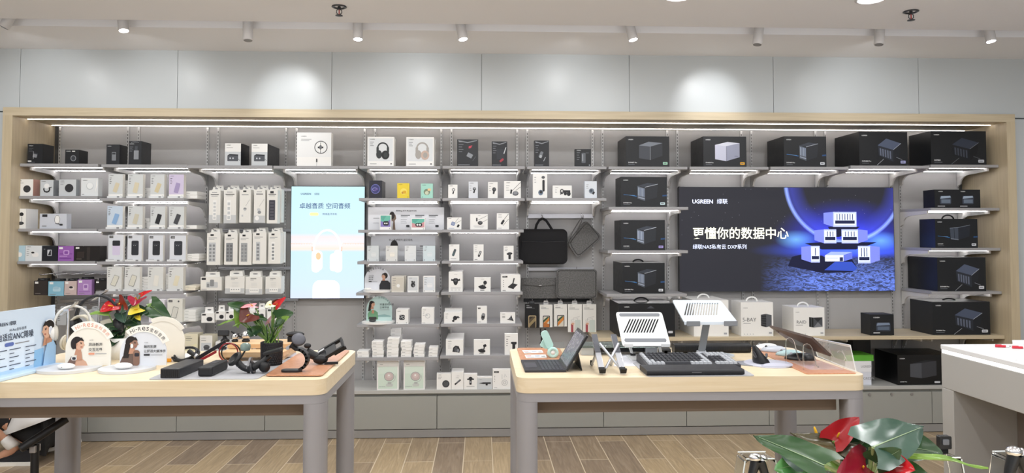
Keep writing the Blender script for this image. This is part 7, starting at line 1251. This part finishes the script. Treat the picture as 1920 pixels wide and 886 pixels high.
p = PY(1771, 852, 1.60); t = empty('smart_watch', (p.x, 1.60, TZ+h2+.0006)); MB().tube([(0, .012, .0), (0, .014, .012)], .008, RUB).build('peg', t); MB().slab([(x, -.006, z+.026) for x, z in rrect(.026, .028, .003, 3)], (0, .014, 0), M('#17181b', .3), True).build('case', t, bevel=.002); MB().slab([(x-.001, -.0085, z+.028) for x, z in rrect(.014, .012, .002, 3)], (0, .002, 0), M('#6a6d73', .25), True).build('face', t); MB().box(-.009, .009, .0, .006, -.0, .012, RUB).build('strap', t); tag(t, 'small black smart watch standing on the middle clear stand', 'watch')
# foreground anthurium
Y = 1.50; pc = PY(1630, 900, Y); t = empty('anthurium_plant', (pc.x, Y, TZ)); o = t.location; root = Vector((pc.x, Y, TZ+.075))
MB().lathe([(0, .0005), (.05, .0005), (.06, .072), (.055, .072), (.05, .062), (0, .062)], (0, 0, 0), M('#d9d9d6', .4)).build('pot', t)
PALE = M('#9db38c', .4); OL = M('#8a9a66', .4)
def FL(u0, v0, y0, u1, v1, y1, W, n, mt, fold=.2, droop=.08, rib=PALE, lobe=.22):
    b = MB(); a = Q(u0, v0, Y+y0); leaf(b, a-o, Q(u1, v1, Y+y1)-o, W, n, mt, fold, droop, rib, lobe); stem(b, root-o, a-o, .0032, OL); b.build('leaf', t)
FL(1545, 872, -.05, 1413, 813, .02, .078, (.15, -.75, .65), LG1, .25, .03); FL(1508, 862, .03, 1452, 826, .08, .075, (.3, -.9, .4), LG4, .1, .02)
FL(1598, 846, .0, 1482, 807, .05, .042, (-.1, -.6, .8), OLV, .2, .05, None); FL(1637, 838, -.06, 1735, 796, .0, .105, (-.25, -.8, .62), LG4, .12, .04); FL(1642, 868, -.05, 1690, 842, -.08, .06, (.1, -.95, .3), LG1, .1, .04)
FL(1700, 838, .04, 1768, 846, -.0, .075, (.2, -.8, .5), LG1, .25, .1); FL(1690, 850, -.02, 1853, 869, -.1, .022, (0, -.35, 1), LG3, .2, .06, None); FL(1632, 812, .02, 1612, 838, .0, .04, (.3, -1, .2), LG1, .3, .05); FL(1560, 862, .02, 1515, 872, -.02, .05, (0, -.8, .6), LG3); FL(1500, 870, .05, 1455, 878, .02, .06, (0, -.8, .6), leafmat('leaf_fresh', '#4c8a4a', '#6fae64'))
FL(1610, 860, .03, 1570, 840, .03, .07, (0, -1, .3), LG2); FL(1600, 848, .05, 1640, 832, .04, .07, (0, -1, .3), LG2); FL(1690, 884, .0, 1745, 892, -.03, .06, (0, -.8, .7), LG1); FL(1570, 878, .04, 1590, 900, .0, .08, (0, -1, .4), LG2); FL(1655, 850, .08, 1690, 862, .06, .08, (0, -1, .3), LG2)
RIB = M('#a01422', .16)
flower(t, o, Q(1562, 826, Y+.02), Q(1612, 779, Y+.03), .055, (-.5, -.75, .3), M('#92191f', .25), root=root, L=.02, fold=.5); flower(t, o, Q(1540, 826, Y+.06), Q(1510, 812, Y+.05), .02, (0, -.5, 1), OLV, root=root, spadix=(-.35, 0, 1), L=.03); flower(t, o, Q(1625, 874, Y-.05), Q(1578, 888, Y-.12), .085, (-.1, -.9, .6), WIN, root=root, L=.02, fold=.35)
flower(t, o, Q(1662, 880, Y-.05), Q(1712, 876, Y-.10), .075, (.15, -.85, .6), RED, root=root, spadix=(-.1, -.5, .8), scol=M('#e0972a', .5), L=.03, fold=.4); flower(t, o, Q(1668, 872, Y-.03), Q(1655, 860, Y-.03), .06, (0, -1, .2), M('#a3141f', .2), root=root, L=.008, fold=.4)
tag(t, 'large foreground anthurium with glossy green leaves and red flowers', 'plant')
# ---------------------------------------------------------------- crouching person at lower left, black tube stand
def skin(name, joints, edges, mt, parent=None, root=0, sub=1):
    me = bpy.data.meshes.new(name); me.from_pydata([j[0] for j in joints], edges, []); me.update(); o = bpy.data.objects.new(name, me); COL.objects.link(o); o.parent = parent
    sk = o.modifiers.new('skin', 'SKIN'); sk.use_smooth_shade = True; bm = me
    if not me.skin_vertices: 
        import bmesh; b = bmesh.new(); b.from_mesh(me); b.verts.layers.skin.verify(); b.to_mesh(me); b.free()
    for i, j in enumerate(joints):
        r = j[1]; me.skin_vertices[0].data[i].radius = (r, r) if not isinstance(r, tuple) else r; me.skin_vertices[0].data[i].use_root = (i == root)
    s = o.modifiers.new('subsurf', 'SUBSURF'); s.levels = sub; s.render_levels = sub+1; me.materials.append(mt); return o
SKM = M('#c9977b', .55); g0 = PZ(26, 872, 0); PX, PYY = g0.x-.02, g0.y
t = empty('person', (PX, PYY, 0))
# local frame: faces -x; near foot (n) flat in front, far foot (f) with heel raised; hips behind at +x
J = {'pel': ((.17, .13, .20), .115), 'sp1': ((.12, .13, .33), .11), 'sp2': ((.0, .13, .47), .12), 'che': ((-.13, .13, .58), .11), 'nk': ((-.27, .13, .66), .05), 'hd': ((-.35, .13, .74), .072), 'ht': ((-.38, .13, .82), .083),
     'hn': ((.13, .05, .19), .09), 'kn': ((-.24, .02, .40), .06), 'cn': ((-.10, .02, .25), .052), 'an': ((.02, .02, .10), .036), 'tn': ((-.10, .02, .035), .032),
     'hf': ((.13, .21, .19), .09), 'kf': ((-.20, .26, .30), .06), 'cf': ((.0, .26, .22), .05), 'af': ((.17, .26, .13), .036), 'tf': ((.10, .26, .035), .032),
     'sn': ((-.14, -.02, .59), .06), 'en': ((-.28, -.05, .43), .042), 'wn': ((-.42, .0, .42), .027), 'pn': ((-.48, .02, .41), .030), 'sf': ((-.14, .28, .59), .06), 'ef': ((-.28, .31, .43), .042), 'wf': ((-.42, .24, .42), .027), 'pf': ((-.48, .22, .41), .030)}
K = list(J); E_ = [('pel', 'sp1'), ('sp1', 'sp2'), ('sp2', 'che'), ('che', 'nk'), ('nk', 'hd'), ('hd', 'ht'), ('pel', 'hn'), ('hn', 'kn'), ('kn', 'cn'), ('cn', 'an'), ('an', 'tn'), ('pel', 'hf'), ('hf', 'kf'), ('kf', 'cf'), ('cf', 'af'), ('af', 'tf'), ('che', 'sn'), ('sn', 'en'), ('en', 'wn'), ('wn', 'pn'), ('che', 'sf'), ('sf', 'ef'), ('ef', 'wf'), ('wf', 'pf')]
jj = [J[k] for k in K]; ee = [(K.index(a), K.index(b)) for a, b in E_]
for s, pk, yy in ((1, 'pn', .02), (-1, 'pf', .22)):      # five fingers per hand, rooted in the palm, curled
    for q in range(5):
        base = len(jj); dy = (q-1.5)*.017*s if q < 4 else -.03*s; l = (.030, .034, .031, .024, .026)[q]; p = Vector(J[pk][0])
        jj += [((p.x-.022+(.02 if q == 4 else 0), yy+dy, p.z-.004), .0085), ((p.x-.022-l+(.012 if q == 4 else 0), yy+dy*1.15, p.z-.014), .008), ((p.x-.022-l*1.3, yy+dy*1.1, p.z-.014-l*.8), .0065)]
        ee += [(K.index(pk), base), (base, base+1), (base+1, base+2)]
skin('body', jj, ee, SKM, t, 0, 1)
HC = Vector((-.39, .13, .81)); f_ = MB(); f_.ball(HC+Vector((-.098, 0, -.02)), .018, .011, .016, SKM)
for s in (-1, 1): f_.ball(HC+Vector((-.078, s*.03, .012)), .008, .012, .008, WHITE).ball(HC+Vector((-.085, s*.03, .012)), .004, .005, .005, INK).ball(HC+Vector((.0, s*.083, -.005)), .02, .009, .028, SKM)
f_.ball(HC+Vector((-.086, 0, -.055)), .008, .022, .006, M('#a8584e', .5)).build('face_features', t); MB().ball(HC+Vector((.018, 0, .032)), .098, .094, .086, HR).build('hair', t)
TS = M('#e9eaec', .8); TR = M('#19191b', .85)
def S_(n, ks, ed, dr, mt, tweak=None):
    js = [(J[k][0], J[k][1]+dr) for k in ks]
    if tweak: js = tweak(js)
    return skin(n, js, [(ks.index(a), ks.index(b)) for a, b in ed], mt, t, 0, 1)
sh = MB(); n = 28; vs = []; secs = [((.118, .12, .25), (.93, 0, .34), .20, .205), ((.115, .12, .275), (.93, 0, .34), .205, .215), ((.115, .13, .37), (.9, 0, .44), .168, .205), ((.05, .13, .46), (.82, 0, .57), .155, .20), ((-.05, .13, .55), (.72, 0, .69), .14, .205), ((-.13, .13, .61), (.6, 0, .8), .125, .20), ((-.20, .13, .645), (.5, 0, .87), .09, .13), ((-.245, .13, .66), (.45, 0, .89), .06, .065)]
for i, (c, ax_, ra, rb) in enumerate(secs):
    a_ = Vector(ax_).normalized()
    for k in range(n):
        th = 2*math.pi*k/n; wv = 1+(.035*math.sin(5*th+i*1.3)+.02*math.sin(9*th)) * (1-i/9); vs.append(Vector(c)+a_*(ra*wv*math.cos(th))+Vector((0, rb*wv*math.sin(th), 0)))
sh.add(vs, [(i*n+k, (i+1)*n+k, (i+1)*n+(k+1) % n, i*n+(k+1) % n) for i in range(len(secs)-1) for k in range(n)], TS, True)
for q_ in ('n', 'f'):
    a_, b_ = Vector(J['s'+q_][0]), Vector(J['e'+q_][0]); sh.tube([a_+(a_-b_)*.25, a_, a_.lerp(b_, .35), a_.lerp(b_, .7)], [.07, .078, .072, .07], TS, 16, caps=False)
sh.build('t_shirt', t)
S_('trousers', ['pel', 'hn', 'kn', 'cn', 'hf', 'kf', 'cf', 'af'], [('pel', 'hn'), ('hn', 'kn'), ('kn', 'cn'), ('pel', 'hf'), ('hf', 'kf'), ('kf', 'cf'), ('cf', 'af')], .010, TR)
def shoe(p, pitch, nm='sneaker'):
    R5 = Matrix.Rotation(R_(pitch), 3, 'Y'); prof = [(.115, .0), (.10, .085), (.05, .098), (.01, .085), (-.05, .062), (-.11, .05), (-.155, .035), (-.165, .0)]
    b = MB(); n = len(prof); wd = [.034, .034, .03, .032, .038, .042, .036, .03]
    vs = [R5 @ Vector((x, s*w_*(.55 if (z > .045 and i not in (0,)) else 1), z)) + p for s in (-1, 1) for i, ((x, z), w_) in enumerate(zip(prof, wd))]
    b.add(vs, [tuple(range(n)), tuple(range(n, 2*n))[::-1]]+[(i, n+i, n+(i+1) % n, (i+1) % n) for i in range(n)], M('#222226', .7)); sh_ = b.build(nm, t, bevel=.006)
    so = MB(); so.slab([R5 @ Vector((x, y, -.004)) + p for x, y in [(.12, -.034), (.12, .034), (.02, .034), (-.08, .046), (-.16, .034), (-.178, .0), (-.16, -.034), (-.08, -.046), (.02, -.034)]], R5 @ Vector((0, 0, .024)), M('#eceae4', .6)).build('rubber_sole', sh_, bevel=.003)
    la = MB()
    for k in range(4): c = R5 @ Vector((-.02-.022*k, 0, .083-.007*k)) + p; la.tube([c+Vector((0, -.024, -.008)), c+Vector((-.006, 0, .002)), c+Vector((0, .024, -.008))], .0035, WHITE, 6)
    la.build('laces', sh_)
shoe(Vector((.02, .02, .0046)), 0); shoe(Vector((.17, .26, .04)), -14)
skin('sock', [(J['an'][0], .046), ((-.01, .02, .14), .05), ((-.05, .02, .19), .054)], [(0, 1), (1, 2)], WHITE, t, 0, 1)
tag(t, 'crouching person in white t-shirt, black trousers and black sneakers, behind the left table', 'person')
# black tube stand
yS = 3.30; a = PY(126, 784, yS); b_ = PY(38, 841, yS-.12); c = PY(66, 833, yS-.06); t = empty('tube_stand', (c.x, c.y, 0)); o = t.location; TB = M('#1b1b1d', .45)
d = (a-b_).normalized(); MB().tube([b_-o, a-o], .0165, TB, 20, caps=False).tube([a-o, a-o-d*.05], .0135, TB, 20).tube([b_-o, b_-o-d*.002], [.0165, .010], TB, 20).build('slanted_tube', t); MB().lathe([(.0135, .0005), (.0168, .0005), (.0168, -.002)], a-o, STEEL, 24, d).build('end_ring', t)
mid = c-o; MB().cyl((mid.x, mid.y, .02), (mid.x, mid.y, mid.z), .016, TB, 20).build('post', t)
for k in (80, 200, 320): MB().tube([(mid.x, mid.y, .06), (mid.x+.16*math.cos(R_(k)), mid.y+.16*math.sin(R_(k)), .012)], [.012, .010], TB, 10).build('leg', t)
MB().box(mid.x-.012, mid.x+.012, mid.y-.022, mid.y+.022, mid.z-.03, mid.z+.0, STEEL).build('clamp', t, bevel=.003)
tag(t, 'black stand with a slanted hollow tube before the left table leg', 'stand')
